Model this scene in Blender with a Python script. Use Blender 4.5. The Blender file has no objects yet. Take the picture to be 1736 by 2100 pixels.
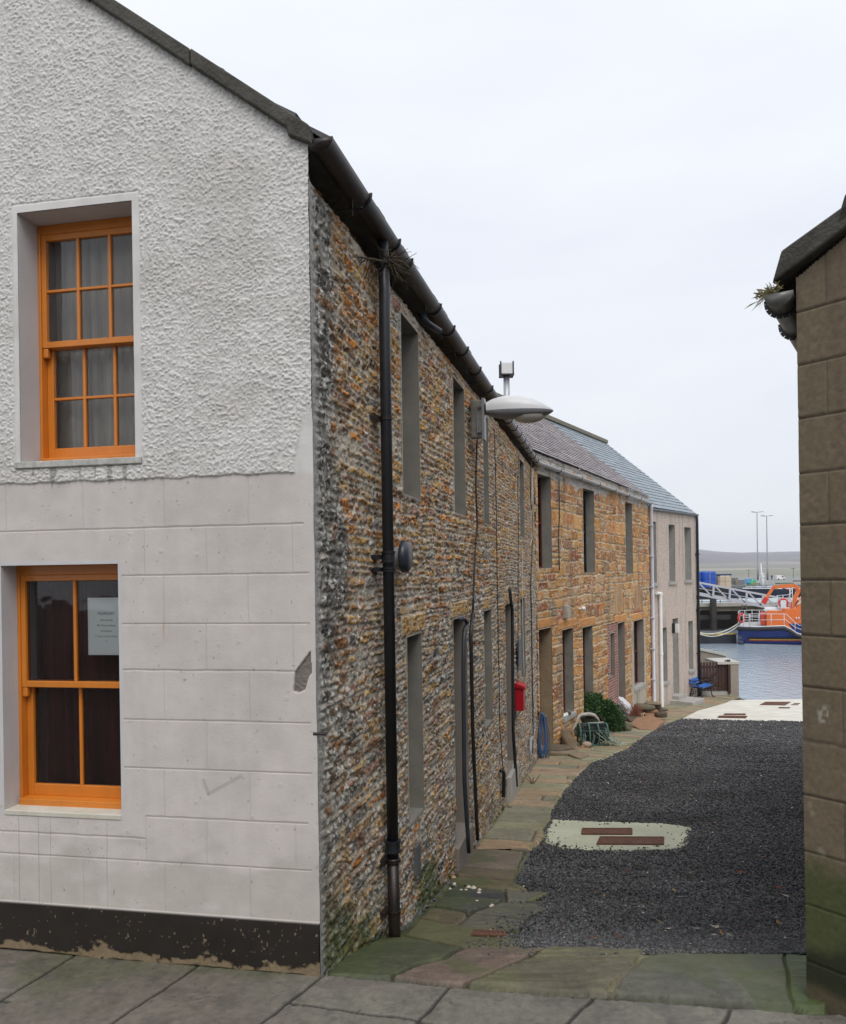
import bpy, bmesh, math, random
import numpy as np
from mathutils import Vector, Matrix
random.seed(7)
R_ = np.random.RandomState(11)
SC = bpy.context.scene
COL = SC.collection
# ------------------------------------------------------------------ camera model
F = 1600.0; CX, CY = 868.0, 1172.6; ROLL = math.radians(0.85); EZ = 2.1
cr_, sr_ = math.cos(ROLL), math.sin(ROLL)
WZ = -3.9   # water level

def uv(x, y):
    dx, dy = x - CX, y - CY
    return (dx * cr_ - dy * sr_) / F, (dx * sr_ + dy * cr_) / F

def pt(x, y, Y):
    u, v = uv(x, y)
    return Vector((u * Y, Y, EZ - v * Y))

GY = [-40, 3.9, 4.3, 5.37, 6.5, 7.8, 10, 12.5, 15.2, 20, 24, 26.5, 28, 31, 60]
GZ = [0.0, 0.0, -.05, -.40, -.64, -.87, -1.13, -1.40, -1.70, -2.08, -2.45, -2.68, -2.80, -2.86, -3.0]
_gy = np.linspace(-40, 60, 4001); _gz = np.interp(_gy, GY, GZ)
_k = np.ones(25) / 25; _gp = np.concatenate([np.full(12, _gz[0]), _gz, np.full(12, _gz[-1])]); _gz = np.convolve(_gp, _k, 'valid')
def G(Y):
    return np.interp(Y, _gy, _gz)

def gp(x, y, off=0.0):
    """pixel -> ground point"""
    u, v = uv(x, y)
    lo, hi = 1.0, 60.0
    f = lambda Y: (EZ - v * Y) - (float(G(Y)) + off)
    a = lo
    while a < hi:
        if f(a + .05) <= 0: break
        a += .05
    l, h = a, a + .05
    for _ in range(20):
        m = (l + h) / 2
        if f(m) > 0: l = m
        else: h = m
    return Vector((u * l, l, float(G(l)) + off))

class Fr:
    """vertical wall frame: s along, n outward, z up"""
    def __init__(self, A, B=None, d=None, out=1):
        self.o = np.array(A, float)
        if d is None:
            d = np.array(B, float) - self.o
            self.L = float(np.hypot(*d))
        d = np.array(d, float); d /= np.hypot(*d); self.d = d
        self.n = np.array([d[1], -d[0]]) * out
    def P(self, s, n, z):
        return Vector((self.o[0] + self.d[0] * s + self.n[0] * n, self.o[1] + self.d[1] * s + self.n[1] * n, z))
    def hit(self, x, y, n=0.0):
        u, v = uv(x, y)
        ox, oy = self.o + self.n * n
        t = (u * oy - ox) / (self.d[0] - u * self.d[1])
        Y = oy + t * self.d[1]
        return t, EZ - v * Y
A_ = (-.5632, 4.0556); B_ = (2.3215, 16.132); C_ = (7.714, 26.60); D_ = (10.456, 29.95)
W1 = Fr(A_, B_); W2 = Fr(B_, C_); W3 = Fr(C_, D_)
WG = Fr(A_, d=(-5.35, 1.0), out=-1)
E_ = (1.820, 3.76)
WR = Fr(E_, d=(.60, -.80), out=1)      # front of right house
WR.n = np.array([-.80, -.60])
WS = Fr(E_, d=(.542, .84), out=-1)     # its alley side

# ------------------------------------------------------------------ numpy noise
_T = R_.rand(65536).astype(np.float32)
def hsh(ix, iy, seed=0):
    return _T[((ix.astype(np.int64) * 73856093) ^ (iy.astype(np.int64) * 19349663) ^ (seed * 83492791 + 17)) & 65535]
def vn(x, y, seed=0):
    ix, iy = np.floor(x), np.floor(y); fx, fy = x - ix, y - iy
    fx = fx * fx * (3 - 2 * fx); fy = fy * fy * (3 - 2 * fy)
    a = hsh(ix, iy, seed); b = hsh(ix + 1, iy, seed); c = hsh(ix, iy + 1, seed); d = hsh(ix + 1, iy + 1, seed)
    return (a + (b - a) * fx) * (1 - fy) + (c + (d - c) * fx) * fy
def fbm(x, y, o=4, seed=0):
    r = 0; a = .5; t = 0
    for i in range(o):
        r = r + a * vn(x * 2 ** i + 13.7 * i, y * 2 ** i + 7.1 * i, seed + i); t += a; a *= .5
    return r / t
def ss(x, a, b):
    t = np.clip((x - a) / (b - a), 0, 1); return t * t * (3 - 2 * t)
def mixc(c, d, t):
    return c + (np.asarray(d, np.float32) - c) * t[..., None]

# ------------------------------------------------------------------ materials
MATS = {}
def _new(name):
    m = bpy.data.materials.new(name); m.use_nodes = True
    nt = m.node_tree; b = nt.nodes['Principled BSDF']
    return m, nt, b
def _n(nt, t, **k):
    n = nt.nodes.new(t)
    for a, v in k.items():
        if a.startswith('i_'): n.inputs[a[2:].replace('_', ' ')].default_value = v
        else: setattr(n, a, v)
    return n
def _bump(nt, b, src, strength, dist):
    bp = _n(nt, 'ShaderNodeBump'); bp.inputs['Strength'].default_value = strength; bp.inputs['Distance'].default_value = dist
    nt.links.new(src, bp.inputs['Height']); nt.links.new(bp.outputs['Normal'], b.inputs['Normal'])
def mat(name, c, rough=.7, metal=0, var=.25, vs=3.0, bump=.3, bs=60.0, bd=.004, c2=None, spec=.5, sx=1, sy=1, sz=1):
    """paint/stone/metal with two scales of variation and a fine bump"""
    if name in MATS: return MATS[name]
    m, nt, b = _new(name)
    tc = _n(nt, 'ShaderNodeTexCoord'); mp = _n(nt, 'ShaderNodeMapping'); mp.inputs['Scale'].default_value = (sx, sy, sz)
    nt.links.new(tc.outputs['Object'], mp.inputs['Vector'])
    n1 = _n(nt, 'ShaderNodeTexNoise'); n1.inputs['Scale'].default_value = vs; n1.inputs['Detail'].default_value = 8; n1.inputs['Roughness'].default_value = .65
    nt.links.new(mp.outputs['Vector'], n1.inputs['Vector'])
    rp = _n(nt, 'ShaderNodeValToRGB'); rp.color_ramp.elements[0].position = .3; rp.color_ramp.elements[1].position = .7
    c = tuple(c)
    if c2 is None: c2 = tuple(min(1, q * (1 + var)) for q in c); c1 = tuple(q * (1 - var) for q in c)
    else: c1 = c
    rp.color_ramp.elements[0].color = (*c1, 1); rp.color_ramp.elements[1].color = (*c2, 1)
    nt.links.new(n1.outputs['Fac'], rp.inputs['Fac']); nt.links.new(rp.outputs['Color'], b.inputs['Base Color'])
    b.inputs['Roughness'].default_value = rough; b.inputs['Metallic'].default_value = metal
    b.inputs['Specular IOR Level'].default_value = spec
    if bump > 0:
        n2 = _n(nt, 'ShaderNodeTexNoise'); n2.inputs['Scale'].default_value = bs; n2.inputs['Detail'].default_value = 6
        nt.links.new(mp.outputs['Vector'], n2.inputs['Vector'])
        _bump(nt, b, n2.outputs['Fac'], bump, bd)
    MATS[name] = m; return m
def mat_attr(name, rough=.85, var=.3, vs=60.0, bump=.5, bs=150.0, bd=.004, spec=.3):
    """base colour from the mesh's own stone colours, broken up by grain"""
    if name in MATS: return MATS[name]
    m, nt, b = _new(name)
    at = _n(nt, 'ShaderNodeAttribute', attribute_name='col')
    tc = _n(nt, 'ShaderNodeTexCoord')
    n1 = _n(nt, 'ShaderNodeTexNoise'); n1.inputs['Scale'].default_value = vs; n1.inputs['Detail'].default_value = 6
    nt.links.new(tc.outputs['Object'], n1.inputs['Vector'])
    mr = _n(nt, 'ShaderNodeMapRange'); mr.inputs['From Min'].default_value = .25; mr.inputs['From Max'].default_value = .75
    mr.inputs['To Min'].default_value = 1 - var; mr.inputs['To Max'].default_value = 1 + var
    nt.links.new(n1.outputs['Fac'], mr.inputs['Value'])
    mx = _n(nt, 'ShaderNodeVectorMath', operation='SCALE')
    nt.links.new(at.outputs['Color'], mx.inputs[0]); nt.links.new(mr.outputs['Result'], mx.inputs['Scale'])
    nt.links.new(mx.outputs['Vector'], b.inputs['Base Color'])
    b.inputs['Roughness'].default_value = rough; b.inputs['Specular IOR Level'].default_value = spec
    n2 = _n(nt, 'ShaderNodeTexNoise'); n2.inputs['Scale'].default_value = bs; n2.inputs['Detail'].default_value = 5
    nt.links.new(tc.outputs['Object'], n2.inputs['Vector'])
    _bump(nt, b, n2.outputs['Fac'], bump, bd)
    MATS[name] = m; return m
def mat_glass():
    if 'glass' in MATS: return MATS['glass']
    m = bpy.data.materials.new('window_glass'); m.use_nodes = True; nt = m.node_tree
    for n in list(nt.nodes): nt.nodes.remove(n)
    o = _n(nt, 'ShaderNodeOutputMaterial'); t = _n(nt, 'ShaderNodeBsdfTransparent'); g = _n(nt, 'ShaderNodeBsdfGlossy'); g.inputs['Roughness'].default_value = .03
    t.inputs['Color'].default_value = (.96, .97, .97, 1)
    f = _n(nt, 'ShaderNodeFresnel'); f.inputs['IOR'].default_value = 1.36; mx = _n(nt, 'ShaderNodeMixShader')
    tc = _n(nt, 'ShaderNodeTexCoord'); n2 = _n(nt, 'ShaderNodeTexNoise'); n2.inputs['Scale'].default_value = 5.0
    bp = _n(nt, 'ShaderNodeBump'); bp.inputs['Strength'].default_value = .12; bp.inputs['Distance'].default_value = .02
    nt.links.new(tc.outputs['Object'], n2.inputs['Vector']); nt.links.new(n2.outputs['Fac'], bp.inputs['Height']); nt.links.new(bp.outputs['Normal'], g.inputs['Normal'])
    nt.links.new(f.outputs[0], mx.inputs[0]); nt.links.new(t.outputs[0], mx.inputs[1]); nt.links.new(g.outputs[0], mx.inputs[2]); nt.links.new(mx.outputs[0], o.inputs['Surface'])
    MATS['glass'] = m; return m

# ------------------------------------------------------------------ objects
def wloc(o):
    v = Vector((0, 0, 0))
    while o is not None:
        v = v + o.location; o = o.parent
    return v
def tag(o, label=None, cat=None, group=None, kind=None):
    if label: o['label'] = label
    if cat: o['category'] = cat
    if group: o['group'] = group
    if kind: o['kind'] = kind
    return o
def thing(name, label, cat, loc, group=None):
    o = bpy.data.objects.new(name, None); COL.objects.link(o); o.location = Vector(loc); o.empty_display_size = .1
    return tag(o, label, cat, group)
def link(name, me, m, parent=None, verts=None):
    if m is not None: me.materials.append(m)
    o = bpy.data.objects.new(name, me); COL.objects.link(o)
    n = len(me.vertices); co = np.empty(n * 3, np.float32); me.vertices.foreach_get('co', co); co = co.reshape(-1, 3)
    if parent is not None:
        off = np.array(wloc(parent), np.float32); o.parent = parent
    else:
        mn, mx = co.min(0), co.max(0); off = np.array([(mn[0] + mx[0]) / 2, (mn[1] + mx[1]) / 2, mn[2]], np.float32); o.location = Vector(off.tolist())
    co = co - off; me.vertices.foreach_set('co', co.ravel()); me.update()
    return o

class MB:
    def __init__(self, xf=None):
        self.v = []; self.f = []; self.c = []; self.xf = xf; self.col = None
    def add(self, vs, fs):
        b = len(self.v)
        for p in vs:
            self.v.append(tuple(self.xf(*p)) if self.xf else tuple(p))
        for f in fs:
            self.f.append(tuple(b + i for i in f)); self.c.append(self.col)
        return self
    def box(self, x0, x1, y0, y1, z0, z1, j=0):
        r = lambda: random.uniform(-j, j) if j else 0
        vs = [(x + r(), y + r(), z + r()) for z in (z0, z1) for (x, y) in ((x0, y0), (x1, y0), (x1, y1), (x0, y1))]
        return self.add(vs, [(0, 3, 2, 1), (4, 5, 6, 7), (0, 1, 5, 4), (1, 2, 6, 5), (2, 3, 7, 6), (3, 0, 4, 7)])
    def bar(self, p, q, w, h=None, up=(0, 0, 1)):
        h = h or w; p = Vector(p); q = Vector(q); d = (q - p)
        if d.length < 1e-6: return self
        d.normalize(); up = Vector(up)
        if abs(d.dot(up)) > .95: up = Vector((1, 0, 0))
        s = d.cross(up).normalized(); t = s.cross(d)
        vs = []
        for c in (p, q):
            for (a, b) in ((-1, -1), (1, -1), (1, 1), (-1, 1)):
                vs.append(tuple(c + s * (a * w / 2) + t * (b * h / 2)))
        return self.add(vs, [(0, 1, 2, 3), (7, 6, 5, 4), (0, 4, 5, 1), (1, 5, 6, 2), (2, 6, 7, 3), (3, 7, 4, 0)])
    def tube(self, pts, r, seg=8, cap=True):
        pts = [Vector(p) for p in pts]; n = len(pts)
        rr = r if isinstance(r, (list, tuple)) else [r] * n
        vs = []; prev = None
        for i, p in enumerate(pts):
            d = (pts[min(i + 1, n - 1)] - pts[max(i - 1, 0)])
            if d.length < 1e-9: d = Vector((0, 0, 1))
            d.normalize()
            if prev is None:
                a = Vector((0, 0, 1)) if abs(d.z) < .9 else Vector((1, 0, 0))
                s = d.cross(a).normalized()
            else:
                s = (prev - d * prev.dot(d))
                s = s.normalized() if s.length > 1e-6 else d.orthogonal().normalized()
            prev = s; t = d.cross(s)
            for k in range(seg):
                an = 2 * math.pi * k / seg
                vs.append(tuple(p + (s * math.cos(an) + t * math.sin(an)) * rr[i]))
        fs = []
        for i in range(n - 1):
            for k in range(seg):
                a = i * seg + k; b = i * seg + (k + 1) % seg
                fs.append((a, b, b + seg, a + seg))
        if cap:
            fs.append(tuple(range(seg - 1, -1, -1))); fs.append(tuple((n - 1) * seg + k for k in range(seg)))
        return self.add(vs, fs)
    def prism(self, poly, d):
        """poly: list of 3D points; d: extrusion vector"""
        n = len(poly); d = Vector(d)
        vs = [tuple(p) for p in poly] + [tuple(Vector(p) + d) for p in poly]
        return self.add(vs, [tuple(range(n - 1, -1, -1)), tuple(range(n, 2 * n))] + [(i, (i + 1) % n, n + (i + 1) % n, n + i) for i in range(n)])
    def lathe(self, c, prof, seg=16, ax='z', sc=(1, 1, 1)):
        vs = []; 
        for (r, h) in prof:
            for k in range(seg):
                an = 2 * math.pi * k / seg; a, b = r * math.cos(an), r * math.sin(an)
                q = (a, b, h) if ax == 'z' else ((h, a, b) if ax == 'x' else (a, h, b))
                vs.append((c[0] + q[0] * sc[0], c[1] + q[1] * sc[1], c[2] + q[2] * sc[2]))
        fs = []
        for i in range(len(prof) - 1):
            for k in range(seg):
                a = i * seg + k; b = i * seg + (k + 1) % seg
                fs.append((a, b, b + seg, a + seg))
        fs.append(tuple(range(seg - 1, -1, -1))); fs.append(tuple((len(prof) - 1) * seg + k for k in range(seg)))
        return self.add(vs, fs)
    def rock(self, c, r, sc=(1, 1, .6), seed=0, sub=2, rot=0, amp=.22, sq=1.0, tilt=(0, 0)):
        bm = bmesh.new(); bmesh.ops.create_icosphere(bm, subdivisions=sub, radius=1)
        rs = random.Random(seed); o = [rs.uniform(0, 50) for _ in range(3)]
        from mathutils import noise
        M = Matrix.Rotation(rot, 3, 'Z') @ Matrix.Rotation(tilt[0], 3, 'X') @ Matrix.Rotation(tilt[1], 3, 'Y')
        vs = []
        for v in bm.verts:
            p = v.co.copy()
            if sq != 1: p = Vector([math.copysign(abs(q) ** sq, q) for q in p])
            p *= 1 + amp * noise.noise(p * 1.4 + Vector(o)) + amp * .4 * noise.noise(p * 4 + Vector(o))
            p = M @ Vector((p.x * r * sc[0], p.y * r * sc[1], p.z * r * sc[2]))
            vs.append(tuple(p + Vector(c)))
        fs = [tuple(v.index for v in f.verts) for f in bm.faces]; bm.free()
        return self.add(vs, fs)
    def build(self, name, m, parent=None, smooth=False, bevel=0):
        me = bpy.data.meshes.new(name); me.from_pydata(self.v, [], self.f)
        bm = bmesh.new(); bm.from_mesh(me)
        bmesh.ops.recalc_face_normals(bm, faces=bm.faces)
        bm.to_mesh(me); bm.free()
        if any(c is not None for c in self.c):
            at = me.color_attributes.new('col', 'FLOAT_COLOR', 'CORNER'); arr = []
            for p in me.polygons:
                c = self.c[p.index] or (.3, .3, .3); arr += [c[0], c[1], c[2], 1] * p.loop_total
            at.data.foreach_set('color', arr)
        if smooth: me.polygons.foreach_set('use_smooth', [True] * len(me.polygons))
        o = link(name, me, m, parent)
        if bevel:
            md = o.modifiers.new('bevel', 'BEVEL'); md.width = bevel; md.segments = 2; md.limit_method = 'ANGLE'
        return o

def hf(name, X, Y, Z, col, keep, m, parent=None, flip=False):
    nr, nc = X.shape
    v = np.stack([X, Y, Z], -1).reshape(-1, 3).astype(np.float32)
    idx = np.arange(nr * nc).reshape(nr, nc)
    q = np.stack([idx[:-1, :-1], idx[:-1, 1:], idx[1:, 1:], idx[1:, :-1]], -1).reshape(-1, 4)
    if keep is not None: q = q[keep.reshape(-1)]
    if flip: q = q[:, ::-1]
    used = np.unique(q); mp = np.full(nr * nc, -1, np.int64); mp[used] = np.arange(len(used))
    v = v[used]; q = mp[q]
    me = bpy.data.meshes.new(name)
    me.vertices.add(len(v)); me.vertices.foreach_set('co', v.ravel())
    me.loops.add(q.size); me.loops.foreach_set('vertex_index', q.ravel().astype(np.int32))
    me.polygons.add(len(q)); me.polygons.foreach_set('loop_start', np.arange(0, q.size, 4, dtype=np.int32))
    me.update(calc_edges=True)
    me.polygons.foreach_set('use_smooth', np.ones(len(q), bool))
    if col is not None:
        at = me.color_attributes.new('col', 'FLOAT_COLOR', 'POINT')
        c = np.ones((nr * nc, 4), np.float32); c[:, :3] = col.reshape(-1, 3); at.data.foreach_set('color', c[used].ravel())
    me.validate()
    return link(name, me, m, parent)

def stones(S, Z, seed, hr, lr, wS, wZ, mort, rr, fine=1.0):
    rs = np.random.RandomState(seed)
    s2 = S + wS * (fbm(S * 5, Z * 5, 3, seed + 1) - .5) * 2 + .3 * wS * (fbm(S * 25, Z * 25, 3, seed + 2) - .5) * 2
    z2 = Z + wZ * (fbm(S * 2.2, Z * 3, 3, seed + 3) - .5) * 2 + .35 * wZ * (fbm(S * 22, Z * 30, 3, seed + 4) - .5) * 2 + .05 * (fbm(S * .5, Z * .3, 2, seed + 5) - .5)
    e = [Z.min() - 1.0]
    while e[-1] < Z.max() + 1: e.append(e[-1] + rs.uniform(*hr))
    e = np.array(e); row = np.clip(np.searchsorted(e, z2) - 1, 0, len(e) - 2)
    z0, z1 = e[row], e[row + 1]
    colid = np.zeros_like(row); s0 = np.zeros_like(S); s1 = np.zeros_like(S)
    smin, smax = S.min() - 1, S.max() + 1
    for r in np.unique(row):
        k = row == r; p = [smin - rs.uniform(0, .3)]
        while p[-1] < smax: p.append(p[-1] + rs.uniform(*lr) ** 1.0 * (1.7 if rs.rand() < .12 else 1))
        p = np.array(p); ci = np.clip(np.searchsorted(p, s2[k]) - 1, 0, len(p) - 2)
        colid[k] = ci; s0[k] = p[ci]; s1[k] = p[ci + 1]
    du = np.minimum(s2 - s0, s1 - s2); dv = np.minimum(z2 - z0, z1 - z2)
    a = np.maximum(rr - du, 0); b = np.maximum(rr - dv, 0)
    d = np.where((a > 0) | (b > 0), rr - np.sqrt(a * a + b * b), np.minimum(du, dv))
    d = d - mort * (.6 + .8 * vn(S * 9, Z * 9, seed + 8))
    fu = (s2 - (s0 + s1) / 2) / (s1 - s0); fv = (z2 - (z0 + z1) / 2) / (z1 - z0)
    rnd = [hsh(row, colid, seed + 20 + i) for i in range(5)]
    return d, fu, fv, rnd

def palette(r, cols, w):
    w = np.cumsum(np.array(w, float) / sum(w)); i = np.clip(np.searchsorted(w, r), 0, len(cols) - 1)
    return np.array(cols, np.float32)[i]

# ================================================================== WORLD, SUN, CAMERA
w = bpy.data.worlds.new('World'); SC.world = w; w.use_nodes = True
nt = w.node_tree; bg = nt.nodes['Background']; bg.inputs['Strength'].default_value = .1
sky = _n(nt, 'ShaderNodeTexSky', sky_type='NISHITA'); sky.sun_disc = False
SUN_EL, SUN_AZ = math.radians(55), math.radians(168)   # azimuth clockwise from +Y
sky.sun_elevation = SUN_EL; sky.sun_rotation = SUN_AZ; sky.air_density = 1.2; sky.dust_density = 2.5
tc = _n(nt, 'ShaderNodeTexCoord'); mp = _n(nt, 'ShaderNodeMapping'); mp.inputs['Scale'].default_value = (1, 1, 4.0)
nz = _n(nt, 'ShaderNodeTexNoise'); nz.inputs['Scale'].default_value = 2.2; nz.inputs['Detail'].default_value = 5; nz.inputs['Roughness'].default_value = .5
nt.links.new(tc.outputs['Generated'], mp.inputs['Vector']); nt.links.new(mp.outputs['Vector'], nz.inputs['Vector'])
rp = _n(nt, 'ShaderNodeValToRGB'); rp.color_ramp.elements[0].position = .35; rp.color_ramp.elements[1].position = .68
rp.color_ramp.elements[0].color = (.78, .815, .885, 1); rp.color_ramp.elements[1].color = (.86, .885, .935, 1)
nt.links.new(nz.outputs['Fac'], rp.inputs['Fac'])
sp = _n(nt, 'ShaderNodeSeparateXYZ'); nt.links.new(tc.outputs['Generated'], sp.inputs[0])
mr = _n(nt, 'ShaderNodeMapRange'); mr.inputs['From Min'].default_value = 0; mr.inputs['From Max'].default_value = .65; mr.inputs['To Min'].default_value = 8.1; mr.inputs['To Max'].default_value = 9.1
nt.links.new(sp.outputs['Z'], mr.inputs['Value'])
vm = _n(nt, 'ShaderNodeVectorMath', operation='SCALE'); nt.links.new(rp.outputs['Color'], vm.inputs[0]); nt.links.new(mr.outputs['Result'], vm.inputs['Scale'])
mx = _n(nt, 'ShaderNodeMix', data_type='RGBA'); mx.inputs['Factor'].default_value = .93
nt.links.new(sky.outputs[0], mx.inputs[6]); nt.links.new(vm.outputs[0], mx.inputs[7]); nt.links.new(mx.outputs[2], bg.inputs['Color'])
sl = bpy.data.lights.new('sun', 'SUN'); sl.energy = 1.35; sl.angle = math.radians(35); sl.color = (1, .97, .92)
so = bpy.data.objects.new('sun', sl); COL.objects.link(so)
sd = Vector((math.sin(SUN_AZ) * math.cos(SUN_EL), math.cos(SUN_AZ) * math.cos(SUN_EL), math.sin(SUN_EL)))
so.rotation_euler = sd.to_track_quat('Z', 'Y').to_euler(); so.location = (3, -5, 20)
cam = bpy.data.cameras.new('camera'); co = bpy.data.objects.new('camera', cam); COL.objects.link(co); SC.camera = co
cam.lens = F / 2100 * 36; cam.sensor_width = 36; cam.shift_y = (CY - 1050) / 2100; cam.clip_start = .05; cam.clip_end = 30000
co.matrix_world = Matrix(((cr_, sr_, 0, 0), (0, 0, -1, 0), (-sr_, cr_, 0, EZ), (0, 0, 0, 1)))
SC.view_settings.view_transform = 'Standard'; SC.view_settings.look = 'None'; SC.view_settings.exposure = .38; SC.view_settings.gamma = 1
SC.cycles.max_bounces = 6; SC.cycles.volume_bounces = 1; SC.cycles.transparent_max_bounces = 12

# ================================================================== MATERIALS
M = {}
M['wallstone'] = mat_attr('rubble_stone', .9, .42, 80, .8, 140, .006)
M['render'] = mat_attr('painted_harl', .75, .07, 9, .45, 220, .003, .3)
M['orange'] = mat('orange_gloss_paint', (.62, .20, .022), .38, var=.13, vs=6, bump=.25, bs=40, bd=.002, sz=.4)
M['orange'].node_tree.nodes['Principled BSDF'].inputs['Coat Weight'].default_value = .15
M['cope'] = mat('weathered_cope_stone', (.035, .033, .028), .9, c2=(.10, .095, .08), vs=7, bump=.8, bs=50, bd=.01)
M['slate'] = mat_attr('roof_slates', .5, .25, 30, .5, 60, .005, .5)
M['iron'] = mat('black_cast_iron', (.010, .012, .016), .42, c2=(.020, .022, .027), vs=9, bump=.4, bs=90, bd=.002)
M['rustiron'] = mat('rusted_cast_iron', (.012, .011, .012), .42, c2=(.035, .020, .015), vs=5, bump=.5, bs=70, bd=.003)
M['greypipe'] = mat('grey_plastic_gutter', (.30, .31, .32), .45, var=.2, vs=8, bump=.1)
M['whitepipe'] = mat('white_plastic_pipe', (.86, .86, .84), .4, var=.08, bump=.1)
M['lilacpipe'] = mat('pale_grey_pipe_paint', (.55, .56, .62), .45, var=.08, bump=.1)
M['reveal'] = mat('grey_cement_reveal', (.17, .16, .14), .9, c2=(.25, .235, .205), vs=4, bump=.4, bs=70, bd=.003)
M['reveal2'] = mat('pinkish_cement_reveal', (.20, .175, .155), .9, c2=(.25, .22, .195), vs=3, bump=.3)
M['darkred'] = mat('dark_red_paint', (.11, .018, .012), .4, var=.2, bump=.1)
M['brownwood'] = mat('brown_door_paint', (.17, .05, .02), .5, var=.2, bump=.2, sz=.1)
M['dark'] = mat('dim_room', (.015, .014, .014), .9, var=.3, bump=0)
M['curtain_grey'] = mat('grey_net_curtain', (.40, .365, .32), .9, var=.15, vs=2, bump=.2)
M['curtain_red'] = mat('dark_red_curtain', (.055, .008, .008), .9, var=.5, vs=12, bump=.2, sz=.1)
M['concrete'] = mat('concrete', (.30, .29, .27), .9, c2=(.42, .41, .38), vs=3, bump=.4, bs=80, bd=.003)
M['white'] = mat('white_paint', (.72, .72, .71), .4, var=.06, bump=.1)
M['red'] = mat('pillar_red_paint', (.42, .008, .018), .35, var=.08, bump=.1)
M['cable'] = mat('black_cable', (.02, .02, .022), .5, var=.1, bump=0)
M['whitecable'] = mat('white_cable', (.55, .54, .5), .5, var=.1, bump=0)
M['glass'] = mat_glass()
M['gravel'] = mat_attr('basalt_chips', .75, .35, 90, .5, 200, .002, .5)
M['pave'] = mat_attr('flagstone', .62, .18, 22, .35, 60, .004, .5)
M['cream'] = mat('cream_painted_sill', (.50, .46, .36), .7, c2=(.62, .60, .54), vs=9, bump=.3, bs=80)

# ================================================================== CORNER HOUSE
h1 = thing('corner_house', 'white harled corner house whose long rubble stone side runs down the close', 'house', W1.P(0, 0, 0))
EAVE = EZ + 2.20
# window openings on the side wall, (left px, right px, y ref, top z, bottom z)
def op(Fm, xl, xr, y, yt, yb, xt=None):
    s0 = Fm.hit(xl, y)[0]; s1 = Fm.hit(xr, y)[0]; xm = (xl + xr) / 2
    return [s0, s1, Fm.hit(xm, yb)[1], Fm.hit(xm, yt)[1]]
u_top = EZ + 2.0
w1_up = [op(W1, 823, 858, 900, 640, 1020), op(W1, 929, 951, 900, 760, 1052), op(W1, 990.5, 1000.5, 980, 900, 1077), op(W1, 1065.5, 1074, 1020, 950, 1100)]
for o in w1_up: o[2] = EZ + .585; o[3] = EZ + 1.93
w1_gf = [op(W1, 833.5, 863, 1400, 1287, 1660), op(W1, 993, 1008, 1400, 1250, 1483), op(W1, 1068, 1076.5, 1330, 1233, 1395)]
for o in w1_gf: o[3] = EZ - .49; o[2] = EZ - 1.90
w1_dr = [op(W1, 931, 958, 1500, 1270, 1712), op(W1, 1038, 1054, 1450, 1240, 1580)]
w1_dr[0][3] = EZ - .47; w1_dr[1][3] = EZ - .50
w1_dr[0][2] = EZ - 2.66; w1_dr[1][2] = EZ - 2.98
ops1 = w1_up + w1_gf + w1_dr
print('ops1', [[round(q, 2) for q in o] for o in ops1])

def rects_mask(S, Z, rects, g=0):
    k = np.zeros(S.shape, bool)
    for (a, b, c, d) in rects: k |= (S > a - g) & (S < b + g) & (Z > c - g) & (Z < d + g)
    return k
def dist_rects(S, Z, rects):
    D = np.full(S.shape, 9.0)
    for (a, b, c, d) in rects:
        ex = np.maximum(np.maximum(a - S, S - b), 0); ez = np.maximum(np.maximum(c - Z, Z - d), 0)
        D = np.minimum(D, np.hypot(ex, ez))
    return D
def snap(arr, vals):
    for v in vals:
        i = int(np.argmin(abs(arr - v))); arr[i] = v
    return arr

sp_ = [-.0]
while sp_[-1] < W1.L + .05: sp_.append(sp_[-1] + .0085 + .0016 * sp_[-1])
s_ = snap(np.array(sp_), [q for o in ops1 for q in o[:2]]); z_ = np.arange(-2.3, EAVE + .03, .0085)
z_ = snap(z_, sorted({q for o in ops1 for q in o[2:]}))
S, Z = np.meshgrid(s_, z_)
d, fu, fv, rn = stones(S, Z, 3, (.045, .125), (.11, .40), .036, .030, .0055, .011)
prof = ss(d, -.001, .012)
# a few larger squared blocks above the ground-floor openings
zr = Z - EZ
dB, fuB, fvB, rnB = stones(S, Z, 13, (.035, .080), (.08, .26), .035, .026, .005, .010)
selB = (fbm(S * 1.1, Z * 2.0, 3, 44) > .53)
d = np.where(selB, dB, d); fu = np.where(selB, fuB, fu); fv = np.where(selB, fvB, fv); rn = [np.where(selB, b, a) for a, b in zip(rn, rnB)]
d = d - .010 * ss(fbm(S * 4, Z * 7, 3, 45), .58, .72) - .012 * (fbm(S * 38, Z * 48, 3, 46) - .5)
prof = ss(d, -.001, .009)
strata = fbm(S * 6, Z * 70, 3, 40); grain = fbm(S * 60, Z * 60, 3, 41); clump = fbm(S * 14, Z * 14, 4, 42)
big = fbm(S * .9, Z * .9, 3, 43)
h = prof * (.006 + .013 * rn[0] + .014 * (rn[1] - .5) * fu * 2 + .010 * (rn[2] - .5) * fv * 2 + .016 * (strata - .5) + .010 * (clump - .5)) + .013 * (grain - .5) * (1 + prof) + .008 * (clump - .5) + .035 * (big - .5); h = h - .12 * ss(zr, 2.04, 2.09)
lintels = []
for o in w1_gf + w1_dr: lintels.append((o[0] - .12, o[1] + .14, o[3] + .005, o[3] + .17))
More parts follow.
